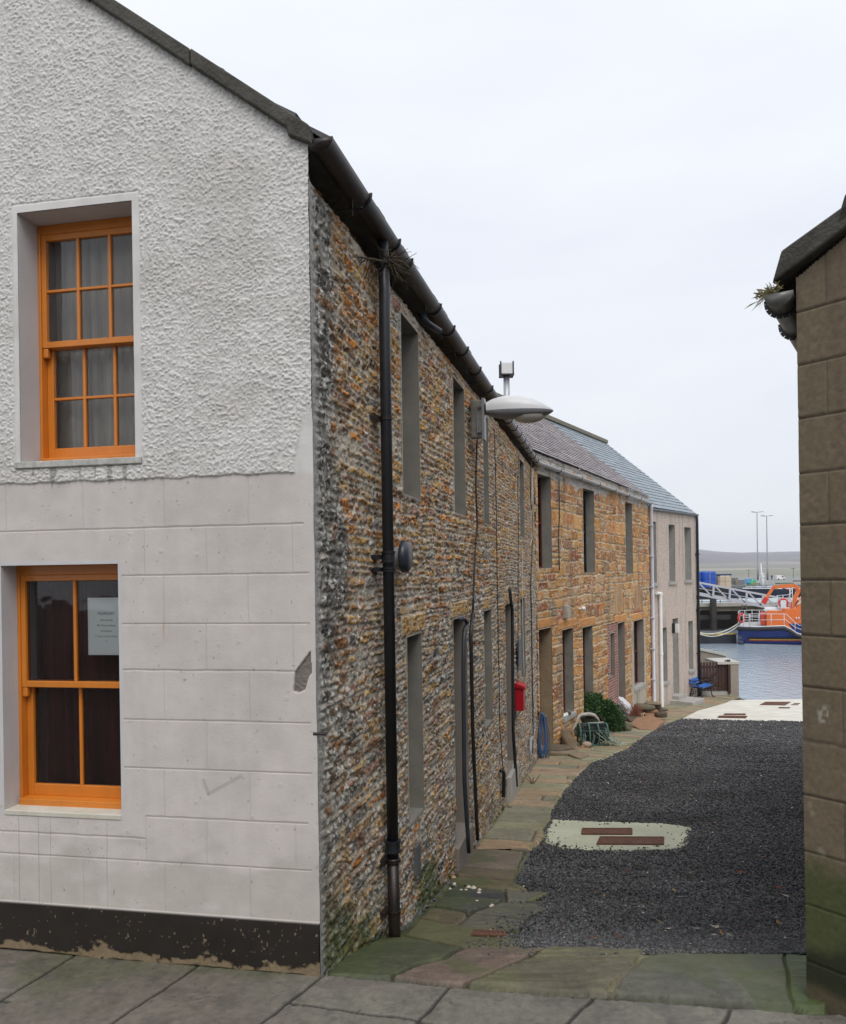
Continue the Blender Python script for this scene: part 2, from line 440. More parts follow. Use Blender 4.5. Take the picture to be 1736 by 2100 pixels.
for (a, b, c, e) in lintels:
    k = (S > a) & (S < b) & (Z > c) & (Z < e)
    dd = np.minimum(np.minimum(S - a, b - S), np.minimum(Z - c, e - Z)) - .008 * vn(S * 20, Z * 20, 5)
    pk = ss(dd, 0, .012); h = np.where(k, pk * (.022 + .006 * (strata - .5)) + .004 * grain, h); prof = np.where(k, pk, prof); rn = [np.where(k, .93 if i == 3 else .5, r) for i, r in enumerate(rn)]
orange = (.47, .19, .045); brown = (.22, .125, .07); tan = (.40, .265, .13); grey = (.24, .225, .20); dk = (.085, .08, .075); pink = (.33, .19, .14); och = (.50, .29, .095)
c_hi = palette(rn[3], [orange, och, tan, brown, pink, grey, och], [28, 20, 17, 14, 8, 4, 9])
c_lo = palette(rn[3], [brown, tan, grey, pink, orange, dk, och], [26, 28, 16, 9, 7, 7, 9])
c_dk = palette(rn[3], [dk, grey, brown, dk, (.13, .125, .12)], [35, 15, 12, 15, 23])
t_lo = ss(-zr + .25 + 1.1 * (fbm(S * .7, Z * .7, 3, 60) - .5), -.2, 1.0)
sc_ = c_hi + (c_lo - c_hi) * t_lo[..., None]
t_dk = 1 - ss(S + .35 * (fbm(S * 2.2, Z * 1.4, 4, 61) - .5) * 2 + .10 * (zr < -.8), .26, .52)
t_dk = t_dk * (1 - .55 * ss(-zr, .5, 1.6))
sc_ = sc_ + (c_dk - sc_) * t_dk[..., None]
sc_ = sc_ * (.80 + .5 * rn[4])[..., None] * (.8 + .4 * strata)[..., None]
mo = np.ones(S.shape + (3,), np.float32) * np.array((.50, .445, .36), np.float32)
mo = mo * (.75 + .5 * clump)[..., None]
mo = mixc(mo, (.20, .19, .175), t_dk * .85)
mo = mixc(mo, (.36, .33, .28), t_lo * .5)
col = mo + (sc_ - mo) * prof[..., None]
# smeared mortar over the faces, lichen, damp and moss
sm = ss(fbm(S * 9, Z * 11, 4, 70), .60, .68); col = col + (mo - col) * (sm * .6)[..., None]
h = h * .88
crk = ss(.5 - fbm(S * 30, Z * 55, 3, 78), .06, .13) * prof; h = h - crk * .008; col = mixc(col, (.07, .05, .035), crk * .55)
li = ss(fbm(S * 38, Z * 38, 3, 71) + .25 * (fbm(S * 3, Z * 3, 3, 72) - .5) + .07 * t_dk + .05 * t_lo, .655, .70)
col = mixc(col, (.56, .55, .51), li * .85)
pit = ss(fbm(S * 26, Z * 34, 2, 73), .70, .78) * (1 - t_dk); h = h - pit * .018
gh = zr - (-EZ + np.interp(W1.o[1] + W1.d[1] * S, _gy, _gz))   # height above ground
ms = ss(-gh + .9 * (fbm(S * 1.7, Z * 2.5, 4, 74) - .5) + .25 * (fbm(S * 14, Z * 14, 3, 75) - .5), -.34, .02) * (1 - .65 * ss(S, 3.4, 5.0))
col = mixc(col, (.050, .082, .018), ms * .95 * (.5 + .5 * vn(S * 30, Z * 30, 76)))
# the cement strip that returns round the corner
cs = 1 - ss(S + .02 * (fbm(S * 3, Z * 6, 3, 77) - .5) * 2, .05, .085); col = mixc(col, (.33, .33, .32), cs * .85); 
h = h * ss(S, 0.0, .09) 
dd = dist_rects(S, Z, ops1); jb = 1 - ss(dd, .015, .035); h = h * (1 - jb) + .012 * jb; col = mixc(col, (.38, .35, .30), jb * .75)
keep = np.ones((len(z_) - 1, len(s_) - 1), bool)
Sc = (S[:-1, :-1] + S[1:, 1:]) / 2; Zc = (Z[:-1, :-1] + Z[1:, 1:]) / 2
keep &= ~rects_mask(Sc, Zc, ops1)
keep &= Zc > np.interp(W1.o[1] + W1.d[1] * Sc, _gy, _gz) - .25
X = W1.o[0] + W1.d[0] * S + W1.n[0] * h; Y = W1.o[1] + W1.d[1] * S + W1.n[1] * h
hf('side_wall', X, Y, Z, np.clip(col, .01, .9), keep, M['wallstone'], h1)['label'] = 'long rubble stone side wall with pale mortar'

def opening(Fm, o, mats, parent, name='window', depth=.24, style='sash', sill=None, frame_m=None, glazed=True, wob=0):
    """reveals, frame and glass of an opening in a wall frame"""
    a, b, c, e = o; f = -depth; frame_m = frame_m or M['white']; p = 0.010
    m = MB(Fm.P); w = .045
    m.box(a, a + w, f - .05, f, c, e); m.box(b - w, b, f - .05, f, c, e); m.box(a + w, b - w, f - .05, f, e - w, e); m.box(a + w, b - w, f - .05, f, c, c + w)
    if style == 'sash':
        m.box(a + w, b - w, f - .045, f - .005, (c + e) / 2 - .02, (c + e) / 2 + .02)
    fr = m.build(name, frame_m, parent)
    r = MB(Fm.P); t = .02
    r.box(a - t, a, f - .06, p, c, e); r.box(b, b + t, f - .06, p, c, e); r.box(a - t, b + t, f - .06, p, e, e + t); r.box(a - t, b + t, f - .06, p, c - t, c)
    r.build('reveal', mats, fr)
    if style == 'door':
        g = MB(Fm.P); n = 5
        for i in range(n):
            x0 = a + w + (b - a - 2 * w) * i / n; x1 = a + w + (b - a - 2 * w) * (i + 1) / n
            g.box(x0 + .003, x1 - .003, f - .04, f - .015, c + .02, e - w)
        dd_ = g.build('door', frame_m, fr); 
    else:
        MB(Fm.P).box(a + w, b - w, f - .03, f - .025, c + w, e - w).build('pane', M['glass'], fr)
        MB(Fm.P).box(a - t, b + t, f - .35, f - .33, c - t, e + t).build('dark_room_sheet', M['dark'], fr)  # near-black sheet stands in for the unlit room behind the glass
    if sill:
        MB(Fm.P).box(a - sill[0], b + sill[0], -.1, sill[1], c - sill[2], c + .004).build('sill', sill[3], fr, bevel=.006)
    return fr
for o in w1_up: opening(W1, o, M['reveal'], h1, depth=.30)
for i, o in enumerate(w1_gf): opening(W1, o, M['reveal'], h1, depth=.30)
for o in w1_dr: opening(W1, o, M['reveal2'], h1, name='doorway', style='door', depth=.34, frame_m=M['brownwood'])

# doorsteps
for i, o in enumerate(w1_dr):
    gz = float(G(W1.P(o[0], 0, 0).y)) - .12
    MB(W1.P).box(o[0] - .06, o[1] + .02, -.3, .05 + .02 * i, gz, o[2] - .004).build('doorstep', M['reveal2'] if i == 0 else M['concrete'], h1, bevel=.01)

# ---------------- gable facade
tg = np.arange(0, 2.15, .0044); zg = np.arange(-.12, 5.95, .0046)
T, ZG = np.meshgrid(tg, zg)
def gs(x, y): return WG.hit(x, y)
p1 = gs(182, 0); p2 = gs(633, 291)
ROOFSL = (p1[1] - p2[1]) / (p1[0] - p2[0]); print('roof slope', ROOFSL, p1, p2)
zline = lambda t: p2[1] + ROOFSL * (t - p2[0])
HB = gs(400, 978)[1]                      # bottom edge of the harling
PL = gs(500, 1882)[1]                     # top of the plinth
uo = [gs(277, 700)[0], gs(42, 700)[0], gs(160, 944)[1], gs(160, 425)[1]]   # upper opening
lo = [gs(246, 1400)[0], gs(6, 1400)[0], gs(130, 1668)[1], gs(130, 1158)[1]]
print('gable', uo, lo, HB, PL)
tg = snap(tg, [uo[0], uo[1], lo[0], lo[1]]); zg = snap(zg, [uo[2], uo[3], lo[2], lo[3]]); T, ZG = np.meshgrid(tg, zg)
n1 = fbm(T * 84, ZG * 100, 3, 90); n2 = fbm(T * 130, ZG * 130, 2, 91); n3 = fbm(T * 7, ZG * 7, 3, 92)
lump = ss(n1 + .10 * (n3 - .5), .46, .70) * (.0036 + .0024 * n3) + ss(n2, .5, .8) * .0026 + .004 * n3
hb = HB + .010 * (fbm(T * 9, T * 0, 3, 93) - .5) * 2
harl = ss(ZG - hb, -.004, .006)
# smooth margin at the corner low down and the surround
so_ = (uo[0] - .037, uo[1] + .035, uo[2] - .035, uo[3] + .045)
dsr = np.maximum(np.maximum(so_[0] - T, T - so_[1]), np.maximum(so_[2] - ZG, ZG - so_[3]))
marg = ss(.055 + .05 * ss(HB + .35 - ZG, 0, .35) + .015 * n3 - T, 0, .02) * ss(HB + .30 + .1 * n3 - ZG, 0, .12)
harl = harl * (1 - marg) * ss(dsr, 0, .008)
hh = harl * (lump + .006) + (1 - harl) * (.0012 * n3 + .0006 * n1)
hh = hh + .010 * (1 - ss(dsr, -.003, .004)) * 1.0
paint = np.ones(T.shape + (3,), np.float32) * np.array((.665, .65, .63), np.float32)
paint = mixc(paint, (.60, .555, .53), ss(hb - ZG, -.02, .02))
stk_ = ss(fbm(T * 14, ZG * .8, 4, 121), .50, .74); paint = mixc(paint, (.44, .425, .40), stk_ * .15)
spl = ss(fbm(T * 5, ZG * 9, 4, 122) + .6 * ss(.85 - ZG, 0, .5), .72, 1.0); paint = mixc(paint, (.36, .345, .27), spl * .35)
paint = mixc(paint, (.47, .44, .41), ss(fbm(T * 2.5, ZG * 4, 4, 94), .5, .75) * .35)
paint = mixc(paint, (.36, .35, .33), ss(.5 - n1, .04, .16) * harl * .35)
def groove(d, w): return 1 - ss(np.abs(d), w * .35, w)
gy = [gs(500, y)[1] for y in (1077, 1177, 1279, 1376, 1480, 1582, 1683, 1778)]
vx = [(978, 1077, [12, 170, 336, 509]), (1077, 1177, [296, 423, 600]), (1177, 1279, [336, 509]), (1279, 1376, [423, 602]), (1376, 1480, [337, 512]),
      (1480, 1582, [425]), (1582, 1683, [338, 513]), (1683, 1778, [300, 425, 607]), (1778, 1882, [30, 172, 339, 514])]
gr = np.zeros_like(T); wob = .0015 * (fbm(T * 12, ZG * 12, 2, 95) - .5) * 2
right = ss(T, lo[0] - .62, lo[0] - .60)
for i, g in enumerate(gy):
    m_ = np.ones_like(T)
    if 1 <= i <= 5: m_ = (T < lo[0]) | (T > lo[1])
    if i == 6: m_ = (T < gs(300, 1690)[0])
    gr = np.maximum(gr, groove(ZG - g + wob + .004 * (T - .4) * 0, .0042) * m_ * (T > .028 + .06 * (hsh(np.array([i]), np.array([3]))[0])))
z_ex = gs(150, 1712)[1]; gr = np.maximum(gr, groove(ZG - z_ex + wob, .004) * (T > gs(300, 1700)[0]))
for (ya, yb, xs) in vx:
    za, zb = gs(450, yb)[1], gs(450, ya)[1]
    for x_ in xs: gr = np.maximum(gr, .6 * groove(T - gs(x_, (ya + yb) / 2)[0] + wob, .0035) * (ZG > za) * (ZG < zb))
gr = gr * (ZG < hb) * (ZG > PL)
hh = hh - .004 * gr; paint = mixc(paint, (.40, .37, .34), gr * .75)
# drips below the lower sill, dirt, rust mark, scuffs
for x_ in (40, 80, 104, 220):
    t0 = gs(x_, 1740)[0]; paint = mixc(paint, (.22, .19, .15), groove(T - t0 + .003 * (fbm(ZG * 6, T * 0, 2, 12) - .5), .003) * .55 * (ZG < lo[2] - .03) * (ZG > PL))
tr, zr_ = gs(336, 1280); paint = mixc(paint, (.38, .17, .06), groove(T - tr, .006) * ss(zr_ + .005 - ZG, 0, .003) * ss(ZG - zr_ + .12, 0, .12) * .5)
for (xa, ya, xb, yb, ww) in [(418, 1600, 428, 1628, .012), (428, 1628, 494, 1592, .013)]:
    ta, za = gs(xa, ya); tb, zb = gs(xb, yb); L2 = (tb - ta) ** 2 + (zb - za) ** 2
    k = np.clip(((T - ta) * (tb - ta) + (ZG - za) * (zb - za)) / L2, 0, 1)
    paint = mixc(paint, (.33, .29, .25), (1 - ss(np.hypot(T - ta - k * (tb - ta), ZG - za - k * (zb - za)), ww * .5, ww)) * .45)
for i in range(26):     # fixing caps
    t0, z0 = random.uniform(.1, 1.9), random.uniform(PL + .3, HB - .05); r = np.hypot(T - t0, ZG - z0)
    k = groove(r - .007, .003); hh += .0022 * k; paint = mixc(paint, (.40, .38, .35), k * .3)
spk = ss(fbm(T * 70, ZG * 50, 2, 96), .86, .90) * (ZG < hb); paint = mixc(paint, (.20, .17, .14), spk * .6)
# broken patch of render on the arris
pk = [gs(637, 1335), gs(605, 1378), gs(602, 1418), gs(613, 1421), gs(626, 1415), gs(633, 1390), gs(640, 1380)]
def poly_sd(PX, PY, poly):
    """positive inside distance to edges (convexish), any polygon"""
    n = len(poly); D = np.full(PX.shape, 1e9); ins = np.zeros(PX.shape, bool)
    for i in range(n):
        x0, y0 = poly[i][0], poly[i][1]; x1, y1 = poly[(i + 1) % n][0], poly[(i + 1) % n][1]
        L2 = (x1 - x0) ** 2 + (y1 - y0) ** 2 + 1e-12
        k = np.clip(((PX - x0) * (x1 - x0) + (PY - y0) * (y1 - y0)) / L2, 0, 1)
        D = np.minimum(D, np.hypot(PX - x0 - k * (x1 - x0), PY - y0 - k * (y1 - y0)))
        c = ((y0 > PY) != (y1 > PY)); xi = (x1 - x0) * (PY - y0) / (y1 - y0 + 1e-12) + x0
        ins ^= c & (PX < xi)
    return np.where(ins, D, -D)
sdp = poly_sd(T, ZG, pk) + .004 * (n1 - .5); br = ss(sdp, -.001, .002)
hh = hh * (1 - br) - br * (.014 - .008 * n1); paint = mixc(paint, (.17, .15, .13), br * .95)
# plinth (stands 12 mm proud), black paint flaking to sandy stone at the bottom
pz = ss(PL - ZG, -.002, .003); hh = hh + pz * .012
flake = ss(fbm(T * 8, ZG * 14, 4, 97) + .62 * ss(.095 - ZG, -.03, .10) + .35 * (fbm(T * 45, ZG * 45, 3, 123) - .5) - .40, .42, .56)
sp2 = ss(fbm(T * 70, ZG * 45, 3, 98) + .12 * (fbm(T * 2.5, ZG * 2.5, 2, 99)), .87, .89)
pc = np.ones(T.shape + (3,), np.float32) * np.array((.022, .017, .014), np.float32) * (.7 + .6 * n3)[..., None]
pc = mixc(pc, (.33, .25, .15), flake * .8 * (.6 + .4 * n1)); pc = mixc(pc, (.30, .25, .16), sp2 * .7)
dam = ss(.010 - ZG + .03 * (n3 - .5), -.005, .008); pc = mixc(pc, (.012, .012, .011), dam)
hh = hh - .004 * flake * pz - dam * pz * .012 * ss(n3, .3, .6)
paint = paint + (pc - paint) * pz[..., None]
# darker band under the cope, drips under the upper sill
uc = zline(T) - ZG; paint = mixc(paint, (.30, .29, .275), (1 - ss(uc + .05 * (n1 - .5), .0, .05)) * .4)
sdr = (T > so_[0]) * (T < so_[1]) * ss(so_[2] - ZG, 0, .004) * ss(ZG - so_[2] + .03 + .10 * vn(T * 60, T * 0, 31), 0, .03) * ss(vn(T * 45, T * 0, 33), .6, .8)
paint = mixc(paint, (.16, .155, .14), sdr * .55)
Sc = (T[:-1, :-1] + T[1:, 1:]) / 2; Zc = (ZG[:-1, :-1] + ZG[1:, 1:]) / 2
keep = ~rects_mask(Sc, Zc, [uo, lo]) & (Zc < zline(Sc))
wav = .006 * np.sin(ZG * 2.1) * (1 - ss(T, 0, .15))
Tx = T - np.where(T < .02, .006 * (fbm(ZG * 8, T * 0, 3, 120) - .5), 0)
X = WG.o[0] + WG.d[0] * Tx + WG.n[0] * hh; Y = WG.o[1] + WG.d[1] * Tx + WG.n[1] * hh
hf('gable_wall', X, Y, ZG, np.clip(paint, .008, .8), keep, M['render'], h1, flip=True)['label'] = 'white gable wall, rough harling above lined smooth render and black plinth'
# rest of the gable beyond the frame
RT = 3.05; ZRDG = zline(RT)
m_ = MB(WG.P)
m_.prism([(2.145, 0, -.2), (2 * RT, 0, -.2), (2 * RT, 0, p2[1]), (RT, 0, ZRDG), (2.145, 0, zline(2.145))], (0, .0, 0.0001))
m_.v = m_.v[:5]; m_.f = [(0, 1, 2, 3, 4)]; m_.c = [None]
m_.build('gable_wall', mat('white_harl_plain', (.58, .57, .55), .85, bump=1, bs=70, bd=.01), h1)

def sash_window(o, n_d, cols, rows_u, rows_l, cm, cur, fm):
    a, b, c, e = o; m = MB(WG.P); f = -n_d; w = .018
    zt = e - .0; zb = c
    # boxed frame
    m.box(a, a + w, f - .09, f, zb, zt); m.box(b - w, b, f - .09, f, zb, zt); m.box(a + w, b - w, f - .09, f - .003, zt - .055, zt); m.box(a + w, b - w, f - .10, f + .03, zb, zb + .042)
    fr = m.build('window', fm, h1, bevel=.004)
    mid = (zb + zt) / 2 + .005
    def sash(z0, z1, nb, rows, bot, hole):
        s = MB(WG.P); a2, b2 = a + w + .001, b - w - .001; st = (.030 if hole == 0 else .040)
        s.box(a2, a2 + st, nb - .035, nb, z0, z1); s.box(b2 - st, b2, nb - .035, nb, z0, z1)
        s.box(a2 + st, b2 - st, nb - .035, nb - .001, z1 - .035, z1); s.box(a2 + st, b2 - st, nb - .035, nb - .001, z0, z0 + bot)
        ia, ib, iz, it = a2 + st, b2 - st, z0 + bot, z1 - .035
        for k in range(1, cols):
            x = ia + (ib - ia) * k / cols; s.box(x - .009, x + .009, nb - .030, nb - .004, iz, it)
        for k in range(1, rows):
            z = iz + (it - iz) * k / rows
            for q in range(cols):
                xa = ia + (ib - ia) * q / cols + (.009 if q else 0); xb = ia + (ib - ia) * (q + 1) / cols - (.009 if q < cols - 1 else 0)
                s.box(xa, xb, nb - .030, nb - .004, z - .008, z + .008)
        so = s.build('sash', fm, fr, bevel=.003)
        g = MB(WG.P)
        for k in range(cols):
            for r in range(rows):
                x0, x1 = ia + (ib - ia) * k / cols, ia + (ib - ia) * (k + 1) / cols; z0_, z1_ = iz + (it - iz) * r / rows, iz + (it - iz) * (r + 1) / rows
                g.box(x0 + .002, x1 - .002, nb - .020, nb - .017, z0_ + .002, z1_ - .002)
        g.build('pane', M['glass'], fr)
        # sash horn
    sash(mid - .018, zt - .055, f - .006, rows_u, .036, 0)
    sash(zb + .042, mid + .017, f - .047, rows_l, .066, 1)
    for x0 in (a + w, b - w - .036): MB(WG.P).box(x0 + .002, x0 + .034, f - .040, f - .008, mid - .075, mid - .018).build('sash_horn', fm, fr, bevel=.008)
    # curtain with folds
    cu = MB(WG.P); nn = 60; za, zb2 = zb + .02, zt - .02
    pts = [(a + (b - a) * i / nn, f - .16 + .018 * math.sin(i * .9 + 1.3 * math.sin(i * .31)) + .01 * math.sin(i * 2.3)) for i in range(nn + 1)]
    vs = [(x, y, za) for x, y in pts] + [(x, y + .006, zb2) for x, y in pts]
    cu.add(vs, [(i, i + 1, nn + 2 + i, nn + 1 + i) for i in range(nn)])
    cu.build('curtain', cur, fr, smooth=True)
    r = MB(WG.P); t = .02
    r.box(a - t, a, f - .2, .0015, c, e); r.box(b, b + t, f - .2, .0015, c, e); r.box(a - t, b + t, f - .2, .0015, e, e + t); r.box(a - t, b + t, f - .2, .0015, c - t, c)
    r.box(a - t, b + t, f - .24, f - .2, c - t, e + t)
    r.build('reveal', cm, fr)
    return fr
paintm = mat('white_reveal_paint', (.56, .55, .56), .7, var=.06, vs=3, bump=.2)
fu1 = sash_window(uo, .155, 3, 2, 2, paintm, M['curtain_grey'], M['orange']); fu1['label'] = 'upper orange sash window with twelve panes'
fu2 = sash_window(lo, .125, 2, 1, 1, paintm, M['curtain_red'], M['orange']); fu2['label'] = 'lower orange sash window with four panes'
MB(WG.P).box(uo[0] - .037, uo[1] + .035, -.14, .022, uo[2] - .034, uo[2] + .002).build('sill', mat('white_sill', (.58, .57, .55), .7, c2=(.3, .3, .26), vs=25, bump=.3), fu1, bevel=.004)
MB(WG.P).box(lo[0] + .001, lo[1] - .001, -.12, .006, lo[2] - .022, lo[2] + .006).build('sill', M['cream'], fu2, bevel=.004)

# notice in the lower window
nn_ = -.125 - .006 - .030
aa = WG.hit(181, 1285, nn_); bb = WG.hit(181, 1226, nn_); cc = WG.hit(181, 1343, nn_)
nb_, nt_ = cc[1], bb[1]; ns1 = aa[0]; ns0 = ns1 - (nt_ - nb_) / 1.414
nt0 = thing('notice', 'white printed paper notice with red dashed border behind the lower orange window', 'notice', WG.P(ns1, nn_, nb_))
MB(WG.P).box(ns0, ns1, nn_ - .001, nn_, nb_, nt_).build('paper', mat('white_paper', (.80, .82, .82), .7, var=.03, bump=0), nt0)
bd = MB(WG.P); k = 0; PWd = ns1 - ns0; PH = nt_ - nb_
inkr = mat('red_ink', (.30, .03, .05), .6, bump=0, var=.05); ink = mat('dark_ink', (.02, .022, .025), .6, bump=0, var=.05)
for i in range(26):
    z0 = nb_ + .01 + (PH - .02) * i / 26
    for s0 in (ns0 + .008, ns1 - .009): bd.box(s0, s0 + .0016, nn_ + .0003, nn_ + .0009, z0, z0 + .0028)
for i in range(19):
    s0 = ns0 + .008 + (PWd - .017) * i / 19
    for z0 in (nb_ + .009, nt_ - .0105): bd.box(s0, s0 + .0028, nn_ + .0003, nn_ + .0009, z0, z0 + .0016)
bd.build('border', inkr, nt0)
def text_mesh(txt, size, cx, z, name='lettering', fm=None, n=None, parent=None, mt=None, flip=True, thick=0.0):
    cu = bpy.data.curves.new(name, 'FONT'); cu.body = txt; cu.size = size; cu.align_x = 'CENTER'; cu.extrude = thick; cu.resolution_u = 3
    ob = bpy.data.objects.new(name, cu); COL.objects.link(ob); bpy.context.view_layer.update()
    me = bpy.data.meshes.new_from_object(ob.evaluated_get(bpy.context.evaluated_depsgraph_get())); bpy.data.objects.remove(ob)
    for v in me.vertices:
        x, y, q = v.co; v.co = fm.P(cx + (-x if flip else x), n + q, z + y)
    me.name = name
    return link(name, me, mt, parent)
cxp = (ns0 + ns1) / 2 
for (t_, sz_, zz) in [('NORDAY', .0250, .70), ('Self-catering', .0160, .595), ('80 Victoria Street', .0160, .50), ('Stromness', .0160, .405)]:
    text_mesh(t_, sz_, cxp, nb_ + PH * zz, fm=WG, n=nn_ + .0006, parent=nt0, mt=ink)
text_mesh('1', .0160, cxp + .0690, nb_ + PH * .31, fm=WG, n=nn_ + .0006, parent=nt0, mt=ink)
text_mesh('st', .0095, cxp + .0620, nb_ + PH * .31 + .007, fm=WG, n=nn_ + .0006, parent=nt0, mt=ink)
text_mesh('door round corner', .0160, cxp - .008, nb_ + PH * .31, fm=WG, n=nn_ + .0006, parent=nt0, mt=ink)
ar = MB(WG.P); z0 = nb_ + PH * .245
ar.box(cxp - .006, cxp + .006, nn_ + .0003, nn_ + .0009, z0 - .0006, z0 + .0006)
for sg in (-1, 1): ar.add([(cxp - .006, nn_ + .001, z0), (cxp - .0015, nn_ + .001, z0 + sg * .0045), (cxp - .0005, nn_ + .001, z0 + sg * .0045), (cxp - .0045, nn_ + .001, z0)], [(0, 1, 2, 3)])
ar.build('arrow', ink, nt0)

# cope (skew) stones
m_ = MB(WG.P)
t0 = p2[0] - .02; k = 0
while t0 < RT:
    t1 = min(t0 + random.uniform(.55, .8), RT); dz = random.uniform(-.004, .004)
    za, zb = zline(t0) - .008, zline(t1) - .008; th = .088
    vs = [(t0 + .003, .045 + dz, za), (t1 - .003, .045 + dz, zb), (t1 - .003, .045 + dz, zb + th), (t0 + .003, .045 + dz, za + th)]
    m_.prism([Vector(v) for v in vs], (0, -.34, 0)); t0 = t1
m_.prism([Vector(v) for v in [(-.035, .047, p2[1] - .035), (.10, .047, p2[1] + .03), (.10, .047, p2[1] + .12), (-.01, .047, p2[1] + .07)]], (0, -.30, 0))
m_.build('skew_cope', M['cope'], h1, bevel=.008)
m_ = MB(WG.P)
m_.prism([Vector(v) for v in [(RT, .045, ZRDG), (2 * RT, .045, p2[1]), (2 * RT, .045, p2[1] + .09), (RT, .045, ZRDG + .09)]], (0, -.34, 0)).build('skew_cope', M['cope'], h1)

def slates(name, P00, P10, P01, P11, nu, nv, cf, parent, thick=.010, seed=1, over=1.35, jit=.004):
    """P00-P10 eave, P01-P11 ridge; courses of individual slates"""
    rs = random.Random(seed); m = MB(); P00, P10, P01, P11 = map(Vector, (P00, P10, P01, P11))
    nrm = (P10 - P00).cross(P01 - P00).normalized()
    if nrm.z < 0: nrm = -nrm
    B = lambda u, v: (P00 * (1 - u) + P10 * u) * (1 - v) + (P01 * (1 - u) + P11 * u) * v
    for j in range(nv):
        off = .5 * (j % 2); 
        for i in range(nu + 1):
            u0 = max(0, (i - off) / nu + .0012); u1 = min(1, (i + 1 - off) / nu - .0012)
            if u1 <= u0: continue
            v0 = j / nv - rs.uniform(0, .05) / nv; v1 = min(1, v0 + over / nv)
            hh_ = thick + rs.uniform(0, .006)
            a, b, c, d = B(u0, v0), B(u1, v0 + rs.uniform(-.03, .03) / nv), B(u1, v1), B(u0, v1)
            m.col = cf(rs, (u0 + u1) / 2, v0)
            m.add([tuple(a), tuple(b), tuple(c), tuple(d), tuple(a + nrm * hh_ * 1.8), tuple(b + nrm * hh_ * 1.8), tuple(c + nrm * .003), tuple(d + nrm * .003)],
                  [(4, 5, 6, 7), (1, 2, 6, 5), (3, 0, 4, 7)])
            m.col = (.05, .05, .055); m.add([tuple(a), tuple(b), tuple(b + nrm * hh_ * 1.8), tuple(a + nrm * hh_ * 1.8)], [(0, 1, 2, 3)])  # front edges coloured dark to draw shadow lines between the courses
    o = m.build(name, M['slate'], parent); return o
def cf_dark(rs, u, v):
    k = rs.uniform(.7, 1.3); return (.075 * k, .072 * k, .075 * k)
# roof of the corner house
eo = .06   # overhang past wall
ridgeA = WG.P(RT, 0, ZRDG); dirv = Vector((W1.d[0], W1.d[1], 0))
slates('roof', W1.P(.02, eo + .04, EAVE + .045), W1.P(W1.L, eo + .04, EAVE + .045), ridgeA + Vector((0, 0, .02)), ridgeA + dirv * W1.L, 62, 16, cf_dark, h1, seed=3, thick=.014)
bk = WG.P(2 * RT, 0, p2[1]); MB().add([tuple(ridgeA + Vector((0, 0, .02))), tuple(ridgeA + dirv * W1.L), tuple(bk + dirv * W1.L), tuple(bk)], [(0, 1, 2, 3)]).build('roof', mat('dark_slate_plain', (.07, .07, .075), .6), h1)
# back and end walls
m_ = MB(); bz = -3.0
e1 = Vector((B_[0], B_[1], 0)); e2 = bk + dirv * W1.L; e3 = ridgeA + dirv * W1.L
m_.add([(bk.x, bk.y, bz), (e2.x, e2.y, bz), tuple(e2), tuple(bk)], [(0, 1, 2, 3)])
m_.add([(e1.x, e1.y, bz), (e2.x, e2.y, bz), tuple(e2), tuple(e3 - Vector((0, 0, .02))), (e1.x, e1.y, EAVE)], [(0, 1, 2, 3, 4)])
m_.build('back_wall', M['reveal'], h1)
# soffit strip closing wall head
MB(W1.P).box(0.0, W1.L, -.35, .02, EAVE - .005, EAVE + .02).build('wall_head', M['cope'], h1)
# chimney pot above the eaves
cp = MB(); q = pt(819, 533, 9.4)
m_ = MB(); cz = q.z
m_.box(q.x - .75, q.x - .15 + .32, q.y, q.y + .5, cz - .9, cz - .28)
chim = m_.build('chimney', M['cope'], h1, bevel=.01)
MB().lathe((q.x, q.y + .2, cz - .28), [(.075, 0), (.07, .36), (.085, .37), (.085, .42), (.05, .42)], 14).build('chimney_pot', mat('terracotta', (.20, .06, .04), .8, var=.2), chim, smooth=False)

# gutters
def gutter(Fm, s0, s1, z, n, r, m, parent, joints, name='gutter', bm=None, cap=True, drop=0, brk=.0):
    prof = []; k = 10
    for i in range(k + 1):
        a = math.pi * i / k; prof.append((n + r * math.cos(a), -r * math.sin(a)))
    for i in range(k, -1, -1):
        a = math.pi * i / k; prof.append((n + (r - .006) * math.cos(a), -(r - .006) * math.sin(a)))
    g = MB(Fm.P); N = max(2, int((s1 - s0) / .8)); vs = []
    for j in range(N + 1):
        s = s0 + (s1 - s0) * j / N
        for (pn, pz) in prof: vs.append((s, pn, z + pz - drop * j / N))
    L = len(prof); fs = []
    for j in range(N):
        for i in range(L): fs.append((j * L + i, j * L + (i + 1) % L, (j + 1) * L + (i + 1) % L, (j + 1) * L + i))
    g.add(vs, fs)
    if cap:
        pr = [(s0, n + r * 1.04 * math.cos(math.pi * i / k), z - r * 1.04 * math.sin(math.pi * i / k)) for i in range(k + 1)]
        g.prism([Vector(v) for v in pr], (.012, 0, 0))
    go = g.build(name, m, parent, smooth=False)
    for me in [go.data]:
        me.polygons.foreach_set('use_smooth', [True] * len(me.polygons))
    go.data.update()
    for s in joints:
        j_ = MB(Fm.P); zz = z - drop * (s - s0) / (s1 - s0); pts = [(s, n + (r + .004) * math.cos(math.pi * i / 8), zz - (r + .004) * math.sin(math.pi * i / 8)) for i in range(9)]
        pts = [(s, pts[0][1], zz + .015)] + pts + [(s, n - r - .004, zz + .015), (s, n - r - .02, zz + .015)]
        for a, b in zip(pts[:-1], pts[1:]): j_.bar(a, b, .018 + brk, .006, up=(1, 0, 0))
        j_.build('gutter_bracket', bm or m, go)
    return go
GZ1 = EZ + 2.235
sj = W1.hit(1018, 855)[0]
